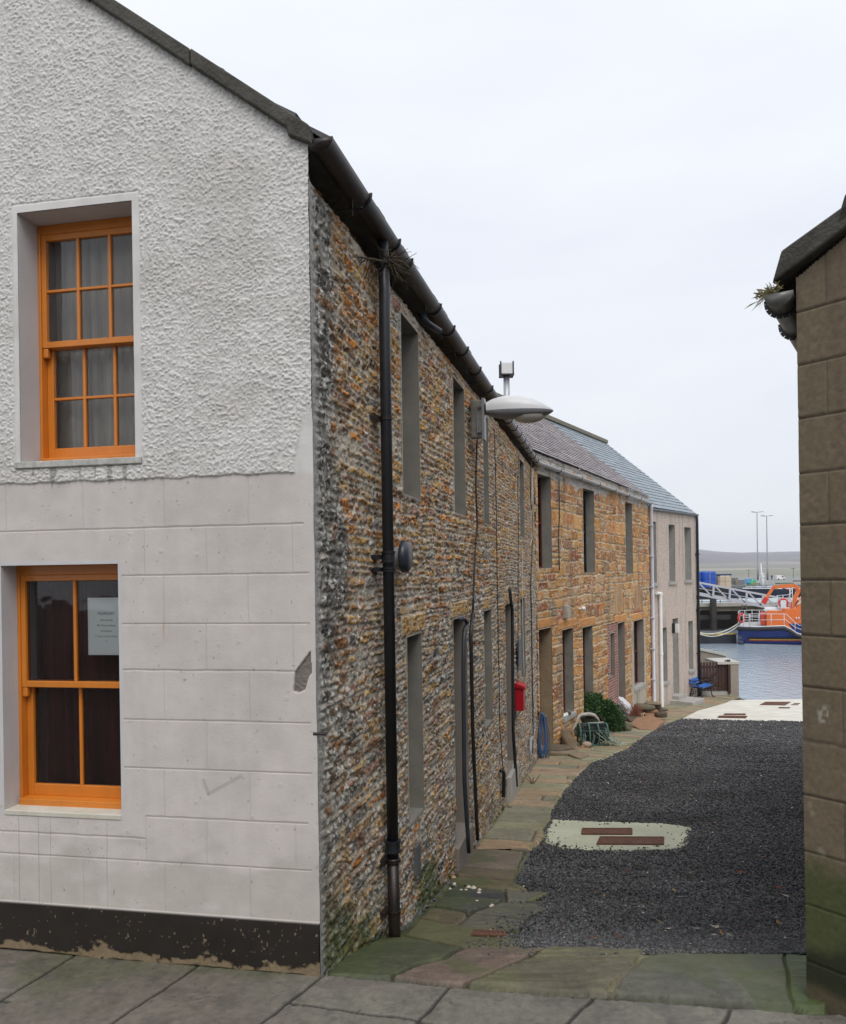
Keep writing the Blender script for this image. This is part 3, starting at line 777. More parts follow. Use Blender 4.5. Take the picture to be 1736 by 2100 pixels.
g1 = gutter(W1, -.035, sj, GZ1, .075, .068, M['rustiron'], h1, [.62, 1.28, 1.62, 2.6, 3.2, 3.9, 4.7, 5.6, 6.5, 7.3], bm=M['iron'])
g1b = gutter(W1, sj, W1.L + .1, GZ1 - .01, .075, .062, M['greypipe'], h1, list(np.arange(sj + .1, W1.L, .62)), bm=M['iron'], cap=False)
# iron spikes (old gutter stays) under the eaves
for s in list(np.arange(.5, 12.2, .62)):
    b_ = MB(W1.P); b_.tube([(s, -.02, EAVE - .09), (s, .13, EAVE - .085)], .005, 5); b_.tube([(s, .07, EAVE - .13), (s, .07, GZ1 - .06)], .004, 5)
    b_.build('gutter_stay', M['iron'], h1)
# downpipe
def pipe_s(x, y, n, Fm=W1): return Fm.hit(x, y, n)
sA, zA = pipe_s(789, 640, .085); sB, zB = pipe_s(809, 1925, .085)
dz_ = lambda z: sA + (sB - sA) * (z - zA) / (zB - zA)
dp = MB(W1.P).tube([(1.55 if False else dz_(zA) + .03, .07, GZ1 - .06), (dz_(zA) + .01, .085, zA + .12), (dz_(zA), .085, zA), (dz_(pipe_s(800, 1768, .085)[1]), .085, pipe_s(800, 1768, .085)[1])], .0375, 16).build('downpipe', M['iron'], h1, smooth=True)
z2_ = pipe_s(800, 1768, .085)[1]
MB(W1.P).tube([(dz_(z2_), .085, z2_), (dz_(-.55), .09, -.55)], .040, 16).build('downpipe', M['rustiron'], h1, smooth=True)
def collar(y, rr_, hgt, m=M['iron'], ears=True):
    s, z = pipe_s(800 if y > 1200 else 790, y, .085); s = dz_(z)
    c = MB(W1.P); 
    for k, (q, e) in enumerate([(0, 1), (.25, .9), (.75, .9), (1, 1)]): pass
    c.tube([(s, .085, z - hgt / 2), (s, .085, z - hgt / 2 + .012), (s, .085, z - hgt / 2 + .013), (s, .085, z + hgt / 2 - .013), (s, .085, z + hgt / 2 - .012), (s, .085, z + hgt / 2)], [rr_, rr_, rr_ - .006, rr_ - .006, rr_, rr_], 18)
    if ears: c.box(s - .075, s + .045, -.01, .05, z - .014, z + .014)
    c.build('pipe_collar', m, dp, smooth=False)
collar(857, .043, .02, M['rustiron']); collar(1142, .050, .075); collar(1168, .052, .03); collar(1742, .054, .075, M['iron'], False); collar(1773, .050, .02, M['rustiron']); collar(1882, .047, .016, M['rustiron'])
# stub of overflow pipe under the gutter
sq = W1.hit(868, 686)[0]; MB(W1.P).tube([(sq - .12, .0, EAVE - .07), (sq - .05, .05, EAVE - .14), (sq + .10, .12, EAVE - .165)], .03, 10).build('overflow_pipe', M['iron'], h1, smooth=True)

# ================================================================== round vent cowl
sv, zv = W1.hit(823, 1142, .05); sv0 = sv
vt = thing('wall_vent', 'round dark vent cowl on stone wall beside the black downpipe', 'vent', W1.P(sv, 0, zv - .1))
vm_ = MB(W1.P); 
def disc(m, s, z, prof, seg=24):
    vs = []
    for (r, n) in prof:
        for k in range(seg): vs.append((s + r * math.cos(2 * math.pi * k / seg), n, z + r * math.sin(2 * math.pi * k / seg)))
    fs = [(i * seg + k, i * seg + (k + 1) % seg, (i + 1) * seg + (k + 1) % seg, (i + 1) * seg + k) for i in range(len(prof) - 1) for k in range(seg)]
    fs += [tuple(range(seg)), tuple((len(prof) - 1) * seg + k for k in range(seg))]
    m.add(vs, fs); return m
disc(MB(W1.P), sv, zv, [(.07, -.01), (.07, .05), (.06, .07)]).build('duct', M['greypipe'], vt, smooth=False)
disc(MB(W1.P), sv, zv, [(.10, .055), (.112, .058), (.116, .075), (.110, .10), (.08, .118), (.03, .122)]).build('cowl', mat('dark_blue_grey_plastic', (.030, .036, .050), .35, var=.15, bump=.05), vt, smooth=True)
# small recessed vent near the ground
av = W1.hit(849, 1765)
MB(W1.P).box(av[0] - .05, av[0] + .09, -.02, .036, av[1] - .10, av[1] + .12).build('air_brick', mat('grey_air_brick', (.10, .11, .115), .7, var=.2), h1, bevel=.004)
# iron spike in the stone
hk = W1.hit(662, 1505, .03); MB(W1.P).tube([(hk[0], -.02, hk[1]), (hk[0], .05, hk[1])], .009, 6).build('iron_spike', M['rustiron'], h1)

# ================================================================== SANDSTONE HOUSE (orange)
h2 = thing('sandstone_house', 'golden sandstone block house in the middle of the row with purple slates', 'house', W2.P(0, 0, 0))
def lx(x): return 1025.4 + .2197 * x
def ly(y): return 1025.4 + .2197 * y
def op2(Fm, xl, xr, yt, yb):
    xm = (xl + xr) / 2; ym = (yt + yb) / 2
    s0 = Fm.hit(xl, ym)[0]; s1 = Fm.hit(xr, ym)[0]
    return [s0, s1, Fm.hit(xr, yb)[1], Fm.hit(xr, yt)[1]]
o_up = [op2(W2, lx(348), lx(473), 975, 1165), op2(W2, lx(773), lx(877), 1008, 1174), op2(W2, lx(1168), lx(1232), 1033, 1176)]
o_gf = [op2(W2, lx(362), lx(484), ly(1185), 1531), op2(W2, lx(580), lx(680), ly(1190), 1460), op2(W2, lx(772), lx(865), ly(1168), 1500),
        op2(W2, lx(1030), lx(1066), ly(1235), ly(1640)), op2(W2, lx(1100), lx(1163), ly(1132), 1452), op2(W2, lx(1245), lx(1340), ly(1105), ly(1705))]
for o in o_up: o[3] = min(o[3], EZ + 2.02)
print('o_up', [[round(q, 2) for q in o] for o in o_up], [[round(q, 2) for q in o] for o in o_gf])
ops2 = o_up + o_gf
s_ = snap(np.arange(0, W2.L + .02, .017), [q for o in ops2 for q in o[:2]]); z_ = snap(np.arange(-3.0, EAVE + .25, .015), sorted({round(q, 4) for o in ops2 for q in o[2:]}))
S, Z = np.meshgrid(s_, z_); zr = Z - EZ
d, fu, fv, rn = stones(S, Z, 31, (.16, .40), (.22, .72), .085, .060, .011, .028)
d2, fu2_, fv2_, rn2 = stones(S, Z, 57, (.10, .20), (.18, .55), .03, .025, .014, .02)
sel = ss(fbm(S * .8, Z * 1.6, 3, 58), .60, .62) > .5
d = np.where(sel, d2, d) - .014 * (fbm(S * 16, Z * 20, 3, 146) - .5); rn = [np.where(sel, b, a) for a, b in zip(rn, rn2)]
prof = ss(d, -.002, .016); strata = fbm(S * 4, Z * 40, 3, 140); grain = fbm(S * 30, Z * 30, 3, 141); clump = fbm(S * 9, Z * 9, 4, 142)
h = prof * (.012 + .016 * rn[0] + .012 * (strata - .5) + .012 * (clump - .5)) + .010 * (grain - .5)
# cavernous weathered blocks
cav = (rn[2] > .86) * prof * ss(d, .02, .05); h = h - cav * .02 * clump
cc_ = palette(rn[3], [(.54, .255, .075), (.56, .30, .10), (.46, .19, .055), (.38, .125, .05), (.48, .29, .13), (.42, .20, .09), (.31, .19, .09)], [26, 22, 20, 7, 12, 8, 5])
cc_ = cc_ * .86 * (.76 + .48 * rn[4])[..., None] * (.85 + .3 * strata)[..., None]
mo = np.ones(S.shape + (3,), np.float32) * np.array((.48, .385, .265), np.float32) * (.70 + .6 * clump)[..., None]
col = mo + (cc_ - mo) * prof[..., None]
sm = ss(fbm(S * 6, Z * 9, 4, 143) + .10 * ss(-zr - .2, 0, .3) * ss(zr + 1.0, 0, .5), .60, .69); col = col + (mo * 1.08 - col) * (sm * .7)[..., None]
col = mixc(col, (.62, .58, .50), ss(fbm(S * 22, Z * 22, 3, 144), .66, .72) * .6)
# lintels
for o in o_gf[:1] + o_gf[1:3] + o_gf[4:]:
    a, b, c, e = o[0] - .28, o[1] + .30, o[3] + .01, o[3] + .23
    k = (S > a) & (S < b) & (Z > c) & (Z < e); dd = np.minimum(np.minimum(S - a, b - S), np.minimum(Z - c, e - Z)); pk = ss(dd + .006 * (grain - .5), 0, .02)
    h = np.where(k, pk * (.030 + .01 * (strata - .5)), h); lc = np.array((.56, .27, .095), np.float32) * (.75 + .5 * strata)[..., None]
    col = np.where(k[..., None], np.array((.6, .52, .4), np.float32) + (lc - np.array((.6, .52, .4), np.float32)) * pk[..., None], col)
# relieving arches of stones on edge
for o in (o_gf[4], o_gf[5]):
    cx_ = (o[0] + o[1]) / 2 - .25 * (o is o_gf[4]); zc = o[3] + .30
    r = np.hypot((S - cx_) / .62, (Z - zc) / .85); k = (r < 1) & (Z > zc) & ((r > .32) | (Z > zc + .2))
    st = ss(np.abs(((S * 13 + .3 * fbm(S * 3, Z * 8, 2, 6)) % 1) - .5), .30, .42); pk = 1 - st
    c1 = palette(hsh(np.floor(S * 13 + .3), S * 0, 9), [(.50, .30, .14), (.40, .17, .08), (.48, .33, .2), (.36, .22, .12)], [3, 2, 3, 2])
    col = np.where(k[..., None], mo + (c1 - mo) * pk[..., None], col); h = np.where(k, pk * .022 + .006 * grain, h)
# brick infill around the slit window
bi = (W2.hit(lx(1005), 1350)[0], W2.hit(lx(1100), 1350)[0], o_gf[3][2] - 1.6, W2.hit(lx(1050), ly(1150))[1])
k = (S > bi[0]) & (S < bi[1] + .02) & (Z > bi[2]) & (Z < bi[3])
rw = np.floor(Z / .075); bx_ = S / .22 + .5 * (rw % 2); bd_ = np.minimum(np.minimum(bx_ % 1, 1 - bx_ % 1) * .22, np.minimum(Z / .075 % 1, 1 - Z / .075 % 1) * .075)
pk = ss(bd_, .004, .010); c1 = palette(hsh(rw, np.floor(bx_), 8), [(.30, .11, .09), (.24, .10, .10), (.34, .16, .12), (.12, .10, .12)], [4, 4, 3, 1]) * (.8 + .4 * grain)[..., None]
col = np.where(k[..., None], np.array((.48, .40, .34), np.float32) + (c1 - np.array((.48, .40, .34), np.float32)) * pk[..., None], col); h = np.where(k, pk * .006 - .005, h)
# old whitewash under the eaves; smooth cement panel under the last window
ww = ss(fbm(S * 3, Z * 5, 4, 145) + .55 * ss(zr, 1.75, 2.15) - .12 * ss(np.abs(S - 2.5), 1.2, 2.4), .80, .86); col = mixc(col, (.46, .45, .43), ww * .85)
po = o_gf[5]; k = (S > po[0] - .32) & (S < po[1] + .22) & (Z < po[3] + .0)
k &= ~((S > po[0] - .02) & (S < po[1] + .02) & (Z > po[2]))
col = np.where(k[..., None], np.array((.42, .38, .31), np.float32) * (.85 + .3 * clump)[..., None], col); h = np.where(k, .034 + .002 * grain, h)
gzw = np.interp(W2.o[1] + W2.d[1] * S, _gy, _gz); col = mixc(col, (.10, .11, .045), ss(-(Z - gzw) + .3 * (clump - .5), -.22, .02) * .5)
col = mixc(col, (.14, .12, .10), ss(fbm(S * 2, Z * .8, 4, 147), .60, .74) * .45)
dd = dist_rects(S, Z, ops2); jb = (1 - ss(dd, .0, .028)) * .8; h = h * (1 - jb) + .024 * jb; col = mixc(col, (.50, .44, .35), jb)
Sc = (S[:-1, :-1] + S[1:, 1:]) / 2; Zc = (Z[:-1, :-1] + Z[1:, 1:]) / 2
keep = ~rects_mask(Sc, Zc, ops2) & (Zc > np.interp(W2.o[1] + W2.d[1] * Sc, _gy, _gz) - .3)
X = W2.o[0] + W2.d[0] * S + W2.n[0] * h; Y = W2.o[1] + W2.d[1] * S + W2.n[1] * h
hf('wall', X, Y, Z, np.clip(col, .01, .9), keep, mat_attr('sandstone', .9, .28, 30, .6, 90, .008), h2)
for i, o in enumerate(o_up):
    fr = opening(W2, o, M['reveal'], h2, depth=.20, frame_m=[M['darkred'], M['iron'], M['darkred']][i])
    if i == 0: fr['label'] = 'upper window nearest the stone terrace, dark red frame'
for i, o in enumerate(o_gf):
    if i in (0, 4): opening(W2, o, [mat('rough_tan_reveal', (.24, .17, .10), .95, c2=(.33, .26, .17), vs=5, bump=.8, bs=40, bd=.01), M['reveal2']][i > 0], h2, name='doorway', style='door', depth=.26 if i == 0 else .34, frame_m=M['brownwood'])
    elif i == 3: opening(W2, o, M['reveal2'], h2, depth=.07, frame_m=M['darkred'], style='fixed')
    else: opening(W2, o, M['reveal'] if i < 5 else M['reveal2'], h2, depth=.19, frame_m=M['darkred'] if i != 5 else M['darkred'], sill=(.06, .07, .10, M['concrete']) if i in (1, 5) else None)
# roof : purple slates, separate ridge
R0 = Vector((-1.24, 17.96, EZ + 5.25)); R1 = Vector((4.28, 27.0, EZ + 5.25)); R2 = Vector((7.67, 32.5, EZ + 5.25))
EV = 0.02
def cf_purple(rs, u, v):
    k = rs.uniform(.82, 1.18); c = (.27, .23, .24) if rs.random() < .85 else (.36, .33, .30)
    return (c[0] * k, c[1] * k, c[2] * k)
def cf_blue(rs, u, v):
    k = rs.uniform(.88, 1.12); return (.26 * k, .305 * k, .345 * k)
ez2 = EAVE + .26
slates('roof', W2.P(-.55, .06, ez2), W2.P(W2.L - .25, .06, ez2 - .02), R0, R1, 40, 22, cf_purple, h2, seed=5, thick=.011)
MB().add([tuple(R0), tuple(R1), (R1.x - 3.4, R1.y + 2.2, EZ + 2.2), (R0.x - 3.4, R0.y + 2.2, EZ + 2.2)], [(0, 1, 2, 3)]).build('roof', MATS['dark_slate_plain'], h2)
m_ = MB(); m_.bar(R0 + Vector((0, 0, .05)), R1 + Vector((0, 0, .05)), .26, .16)
m_.build('ridge', mat('lichened_ridge_stone', (.14, .13, .11), .9, c2=(.24, .22, .15), vs=6, bump=.5), h2, bevel=.02)
# wall head masonry under slates
MB(W2.P).box(0, W2.L, -.3, -.005, EAVE + .2, ez2 - .02).build('wall_head', M['cope'], h2)
gutter(W2, -.05, W2.L + .02, GZ1 - .01, .10, .060, mat('grey_white_gutter', (.42, .43, .43), .4, var=.15, vs=4), h2, list(np.arange(1.4, W2.L, 1.7)), bm=M['iron'], cap=False)
q = W2.P(W2.L - .02, .10, 0)
MB(W2.P).tube([(W2.L - .03, .10, GZ1 - .05), (W2.L - .03, .10, GZ1 - .16), (W2.L + .02, .085, GZ1 - .26), (W2.L + .02, .085, float(G(26.4)) + .04), (W2.L + .02, .16, float(G(26.4)) + .0)], .062, 12).build('downpipe', M['lilacpipe'], h2, smooth=True)
for z in np.arange(-1.7, 4.0, 1.05):
    MB(W2.P).box(W2.L - .08, W2.L + .12, 0, .15, z, z + .035).build('pipe_clip', M['lilacpipe'], h2)
hb_ = MB(); hb_.add([(R0.x, R0.y, -3.2), (R0.x - 3.4, R0.y + 2.2, -3), (R0.x - 3.4, R0.y + 2.2, EZ + 2.2), tuple(R0), tuple(W2.P(0, 0, EAVE)), tuple(W2.P(0, 0, -3))], [(0, 1, 2, 3, 4, 5)]).build('end_wall', M['reveal'], h2)

# ================================================================== GREY HOUSE
h3 = thing('harled_house', 'grey pebble-dashed house at the water end of the row with narrow windows', 'house', W3.P(0, 0, 0))
E3 = EZ + 1.99
def mx3(x): return 1281.7 + .2074 * x
def my3(y): return 1051 + .2074 * y
g_up = [op2(W3, mx3(253), mx3(305), my3(92), my3(700)), op2(W3, mx3(430), mx3(490), my3(125), my3(685)), op2(W3, mx3(585), mx3(650), my3(150), my3(668))]
g_gf = [op2(W3, mx3(362), mx3(412), my3(1135), my3(1668)), op2(W3, mx3(470), mx3(525), my3(1043), my3(1790)), op2(W3, mx3(625), mx3(668), my3(1070), my3(1550))]
print('grey', [[round(q, 2) for q in o] for o in g_up + g_gf])
ops3 = g_up + g_gf
s_ = snap(np.arange(.0, W3.L + .01, .022), [q for o in ops3 for q in o[:2]]); z_ = snap(np.arange(-3.3, E3 + .02, .022), sorted({round(q, 3) for o in ops3 for q in o[2:]}))
S, Z = np.meshgrid(s_, z_)
g1_ = hsh(np.floor(S / .022), np.floor(Z / .022), 5); g2_ = fbm(S * 3, Z * 1.2, 4, 150)
h = .008 * g1_ + .004 * g2_; col = np.ones(S.shape + (3,), np.float32) * np.array((.50, .42, .365), np.float32) * (.78 + .44 * g1_)[..., None]
col = mixc(col, (.24, .21, .19), ss(fbm(S * 6, Z * .9, 3, 151), .55, .75) * .35)
Sc = (S[:-1, :-1] + S[1:, 1:]) / 2; Zc = (Z[:-1, :-1] + Z[1:, 1:]) / 2
keep = ~rects_mask(Sc, Zc, ops3)
X = W3.o[0] + W3.d[0] * S + W3.n[0] * (h + .02); Y = W3.o[1] + W3.d[1] * S + W3.n[1] * (h + .02)
hf('wall', X, Y, Z, np.clip(col, .01, .9), keep, mat_attr('pebble_dash', .9, .3, 80, .6, 60, .008), h3)
WGm = mat('grey_reveal_paint', (.33, .32, .30), .8, var=.12, bump=.2)
for o in g_up + [g_gf[0], g_gf[2]]:
    opening(W3, o, WGm, h3, depth=.22, frame_m=M['white'], sill=(.07, .09, .10, M['concrete']))
opening(W3, g_gf[1], WGm, h3, name='doorway', style='door', depth=.22, frame_m=M['white'])
dn = Vector((-W3.n[0], -W3.n[1], 0)); G0 = W3.P(-.12, .07, E3 + .10); G1 = W3.P(W3.L + .03, .07, E3 + .06)
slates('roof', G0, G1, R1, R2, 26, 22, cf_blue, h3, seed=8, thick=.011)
bk3 = R2 + dn * 4 + Vector((0, 0, -3.2)); MB().add([tuple(R1), tuple(R2), tuple(bk3), (R1.x - 3.4, R1.y + 2.2, EZ + 2.2)], [(0, 1, 2, 3)]).build('roof', MATS['dark_slate_plain'], h3)
MB().bar(R1 + Vector((0, 0, .05)), R2 + Vector((0, 0, .04)), .26, .15).build('ridge', MATS['lichened_ridge_stone'], h3, bevel=.02)
ee = W3.P(W3.L, .02, 0)
MB().add([(ee.x, ee.y, -3.4), (bk3.x, bk3.y, -3.4), tuple(bk3), tuple(R2 - Vector((0, 0, .05))), (ee.x, ee.y, E3 + .02)], [(0, 1, 2, 3, 4)]).build('end_wall', M['concrete'], h3)
gutter(W3, 0.0, W3.L + .06, E3 + .05, .09, .06, mat('mid_grey_gutter', (.22, .23, .245), .45, var=.2), h3, list(np.arange(.3, W3.L, .33)), bm=MATS['mid_grey_gutter'], cap=False)
MB(W3.P).tube([(W3.L - .02, .09, E3 + .0), (W3.L + .0, .09, E3 - .2), (W3.L + .0, .09, float(G(29.9)) + .02)], .055, 10).build('downpipe', M['iron'], h3, smooth=True)
for z in (-1.2, .45, 2.6): MB(W3.P).box(W3.L - .09, W3.L + .09, 0, .16, z, z + .04).build('pipe_clip', M['iron'], h3)
sp0, sz0 = W3.hit(1355, 1217, .11)
spm = MB(W3.P); spm.tube([(sp0, .11, float(G(27.4)) - .02), (sp0, .11, sz0 - .02)], .055, 12); spm.tube([(sp0, .11, sz0 - .06), (sp0, .11, sz0 + .05)], .068, 12); spm.tube([(sp0 - .05, .11, sz0 + .0), (sp0 - .32, .11, sz0 + .02)], .05, 12)
spm.tube([(sp0, .11, -.9), (sp0, .11, -.82)], .066, 12)
spm.build('soil_pipe', M['whitepipe'], h3)
# steps
s0, zt3 = W3.hit(mx3(475), my3(1800)); 
MB(W3.P).box(g_gf[1][0] - .1, g_gf[1][1] + .12, -.05, .26, float(G(27.8)) - .1, g_gf[1][2] - .004).build('doorstep', M['concrete'], h3, bevel=.01)
MB(W3.P).box(g_gf[1][0] - .35, g_gf[1][1] + .30, .0, .85, float(G(27.8)) - .1, g_gf[1][2] - .13).build('doorstep', M['concrete'], h3, bevel=.015)

# lantern and boxes on walls
s0, z0 = W3.hit(mx3(470), my3(1145))
ln = thing('wall_lantern', 'black and white square lantern by the door of the grey house', 'lantern', W3.P(s0, 0, z0))
MB(W3.P).box(s0 - .10, s0 + .02, .02, .13, z0 - .17, z0 + .19).build('casing', M['iron'], ln, bevel=.01)
MB(W3.P).box(s0 - .08, s0 + .0, .13, .26, z0 - .15, z0 + .17).build('frame', M['white'], ln, bevel=.01)
s0, z0 = W2.hit(1156, 1255)
ln = thing('bulkhead_lamp', 'ribbed grey bulkhead lamp above the first openings of the orange house', 'lamp', W2.P(s0, 0, z0))
MB(W2.P).box(s0 - .10, s0 + .14, .0, .05, z0 - .15, z0 + .16).build('base', M['greypipe'], ln, bevel=.01)
m_ = MB(W2.P)
for i in range(6): m_.box(s0 - .10 + .04 * i, s0 - .07 + .04 * i, .05, .13, z0 - .14, z0 + .15)
m_.build('diffuser', mat('yellowed_plastic', (.40, .38, .30), .5, var=.2, vs=10), ln, bevel=.012)
s0, z0 = W2.hit(1186, 1248)
ln = thing('sensor', 'small white floodlight sensor on the orange wall right of the bulkhead lamp', 'sensor', W2.P(s0, 0, z0))
MB(W2.P).tube([(s0, .0, z0), (s0, .10, z0 - .02)], .03, 8).build('stem', M['white'], ln, smooth=True)
MB(W2.P).rock((s0 + .03, .12, z0), .075, (1.2, .8, .8), sub=2, amp=0).build('head', M['white'], ln, smooth=True)
# flue on the corner terrace roof
fl = thing('boiler_flue', 'white square-headed boiler flue standing on the roof behind the street lamp', 'flue', pt(1040, 830, 14.5))
q = pt(1040, 830, 14.5); zt = pt(1040, 772, 14.5).z
MB().tube([(q.x, q.y, q.z - .6), (q.x, q.y, zt)], .058, 14).build('pipe', mat('galvanised', (.42, .43, .46), .35, .3, var=.15, vs=10), fl, smooth=True)
zt2 = pt(1040, 744, 14.5).z
m_ = MB(); m_.box(q.x - .13, q.x + .13, q.y - .13, q.y + .13, zt, zt + .025)
for sx in (-1, 1):
    for sy in (-1, 1): m_.bar((q.x + sx * .115, q.y + sy * .115, zt), (q.x + sx * .115, q.y + sy * .115, zt2), .025)
m_.build('terminal_frame', M['iron'], fl)
MB().box(q.x - .10, q.x + .10, q.y - .12, q.y - .11, zt + .025, zt2 - .03).box(q.x - .10, q.x + .10, q.y + .11, q.y + .12, zt + .025, zt2 - .03).build('baffle', M['white'], fl)
s0, z0 = W1.hit(982, 862, .12)
# ================================================================== street lamp on bracket
lm = thing('street_lamp', 'grey boat-shaped street lamp on a box bracket high on the stone wall', 'street lamp', W1.P(s0, 0, z0 - .25))
bt = W1.hit(982, 826, .10)[1]; bb = W1.hit(982, 901, .10)[1]
MB(W1.P).box(s0 - .0, s0 + .10, .03, .175, bb, bt).build('bracket_box', mat('weathered_grey_metal', (.13, .125, .115), .5, .3, c2=(.24, .23, .21), vs=12), lm, bevel=.012)
m_ = MB(W1.P)
m_.box(s0 - .01, s0 + .12, .155, .185, bb - .02, bt + .02)
for z in (bb + .07, bt - .07):
    m_.tube([(s0 - .03, .14, z), (s0 + .01, .14, z)], .014, 8); m_.tube([(s0 - .03, .14, z), (s0 - .015, .14, z)], .022, 6)
m_.box(s0 - .012, s0 - .002, .10, .11, bb + .05, bt - .05)
m_.build('clamp', mat('galvanised_bolts', (.25, .25, .25), .4, .4, var=.3, vs=30), lm)
zc = W1.hit(1000, 846, .2)[1]; Y0 = W1.P(s0 + .05, .19, 0); 
x0 = Y0.x; x1 = pt(1135, 850, Y0.y).x; Ln = x1 - x0
def shell(prof, nm, m, zf, capb=True):
    vs = []; ns = len(prof); seg = 16; mb = MB()
    for (t, hw, zu, zl) in prof:
        for k in range(seg + 1):
            a = math.pi * k / seg; vs.append((x0 + t * Ln, Y0.y - hw * math.cos(a), zc + (zu * 1.7 if zf > 0 else zl * 1.15) * math.sin(a) ** .8))
    fs = [(i * (seg + 1) + k, i * (seg + 1) + k + 1, (i + 1) * (seg + 1) + k + 1, (i + 1) * (seg + 1) + k) for i in range(ns - 1) for k in range(seg)]
    return mb.add(vs, fs).build(nm, m, lm, smooth=True)
pf = [(0, .055, .055, -.03), (.1, .085, .078, -.055), (.25, .115, .095, -.075), (.33, .125, .100, -.078), (.5, .135, .098, -.08), (.7, .13, .078, -.075), (.85, .105, .045, -.06), (.95, .06, .018, -.035), (1, .015, .0, -.012)]
shell(pf, 'canopy', mat('lamp_grey_paint', (.62, .62, .63), .35, var=.06, vs=6, bump=.05), 1)
shell(pf, 'body', mat('lamp_underside', (.20, .205, .22), .4, var=.08, bump=.05), -1)
m_ = MB(); vs = []; seg = 16
for (t, hw, zl) in [(.40, .02, .075), (.45, .09, .11), (.55, .115, .135), (.7, .115, .135), (.82, .09, .11), (.9, .02, .06)]:
    for k in range(seg + 1):
        a = math.pi * k / seg; vs.append((x0 + t * Ln, Y0.y - hw * math.cos(a), zc - zl * math.sin(a) ** .8))
m_.add(vs, [(i * 17 + k, i * 17 + k + 1, (i + 1) * 17 + k + 1, (i + 1) * 17 + k) for i in range(5) for k in range(16)]).build('lens', mat('frosted_lamp_cover', (.50, .47, .42), .25, var=.1, bump=0), lm, smooth=True)

# ================================================================== cables and conduits on the stone wall
def cable(name, label, pts, r, m, group=None, n=.055, cat='cable', Fm=W1, seg=6, clips=0):
    ps = []
    for p in pts:
        s, z = Fm.hit(p[0], p[1], n); ps.append(Vector(Fm.P(s, n, z)))
    # subdivide with slight wander
    out = []
    for a, b in zip(ps[:-1], ps[1:]):
        k = max(1, int((b - a).length / .18))
        for i in range(k): out.append(a.lerp(b, i / k) + Vector((random.uniform(-1, 1), random.uniform(-1, 1), random.uniform(-1, 1))) * (.003 if r < .015 else 0))
    out.append(ps[-1])
    t = thing(name, label, cat, ps[0], group)
    MB().tube(out, r, seg).build('sheath' if r < .015 else 'tube', m, t, smooth=True)
    if clips:
        c = MB()
        for i in range(2, len(out) - 1, clips): c.tube([out[i] - Vector((0, 0, .008)), out[i] + Vector((0, 0, .008))], r + .006, 6)
        c.build('clip', m, t)
    return t
cable('cable', 'black cable dropping from the street lamp box to the tall conduit', [(979, 900), (976, 1000), (979, 1080), (974, 1150), (970, 1262)], .011, M['cable'], clips=4)
cable('conduit', 'tall black conduit right of the first doorway, reaching the paving', [(969.5, 1258), (966, 1300), (970, 1500), (980, 1722)], .020, M['cable'], cat='conduit', seg=8, n=.07)
cable('conduit', 'blue-grey conduit with a curved black tail at the edge of the first doorway', [(944, 1270), (953, 1268), (959, 1278), (953, 1292), (951.5, 1310), (951, 1400), (953, 1600), (962, 1748)], .021, mat('blue_grey_pvc', (.035, .042, .055), .45, var=.2), cat='conduit', seg=8, n=.10)
cable('cable', 'thin black cable running down the stone wall between street lamp and second doorway', [(1014, 880), (1017, 960), (1019, 1100), (1022, 1300), (1024, 1400), (1026, 1500), (1034, 1600)], .006, M['cable'], clips=5)
cable('cable', 'thin black cable clipped above the small windows near the letterbox', [(1064, 935), (1062, 1000), (1064, 1100), (1063, 1180), (1063, 1300), (1063, 1400)], .006, M['cable'], clips=5)
cable('cable', 'thin white cable looping down to the red letterbox', [(1065, 1100), (1072, 1108), (1072, 1200), (1073, 1300), (1075.5, 1397)], .006, M['whitecable'], clips=0)
cable('cable', 'twisted black cable at the joint of the stone terrace and the orange house', [(1090, 945), (1088, 1000), (1093, 1100), (1089, 1200), (1091, 1300), (1092, 1400), (1094, 1500), (1093, 1545)], .011, M['cable'], clips=3)
cable('cable', 'short white cable loop near the top joint of the two stone houses', [(1094, 960), (1090, 1050), (1092, 1105), (1088, 1118), (1078, 1110), (1068, 1104)], .006, M['whitecable'])
cable('cable', 'black cable hanging from the gutter of the orange house between its upper windows', [(1147, 985), (1148, 1060), (1146, 1100), (1148, 1170)], .012, M['cable'], Fm=W2, n=.05, clips=3)
cable('conduit', 'black conduit with a tapering tail at the second doorway', [(1046, 1207), (1048, 1230), (1051, 1250), (1052, 1350), (1053, 1500), (1060, 1612)], .024, M['cable'], cat='conduit', seg=8, n=.07)
cable('pipe', 'rusty bent waste pipe low on the wall before the second doorway', [(1028, 1580), (1033, 1582), (1034, 1590), (1033, 1635)], .026, M['rustiron'], cat='pipe', seg=8, n=.05)
cable('standpipe', 'grey standpipe at the corner where the blue hose hangs', [(1093, 1512), (1089, 1516), (1088, 1560)], .03, M['greypipe'], cat='standpipe', seg=8, n=.07)

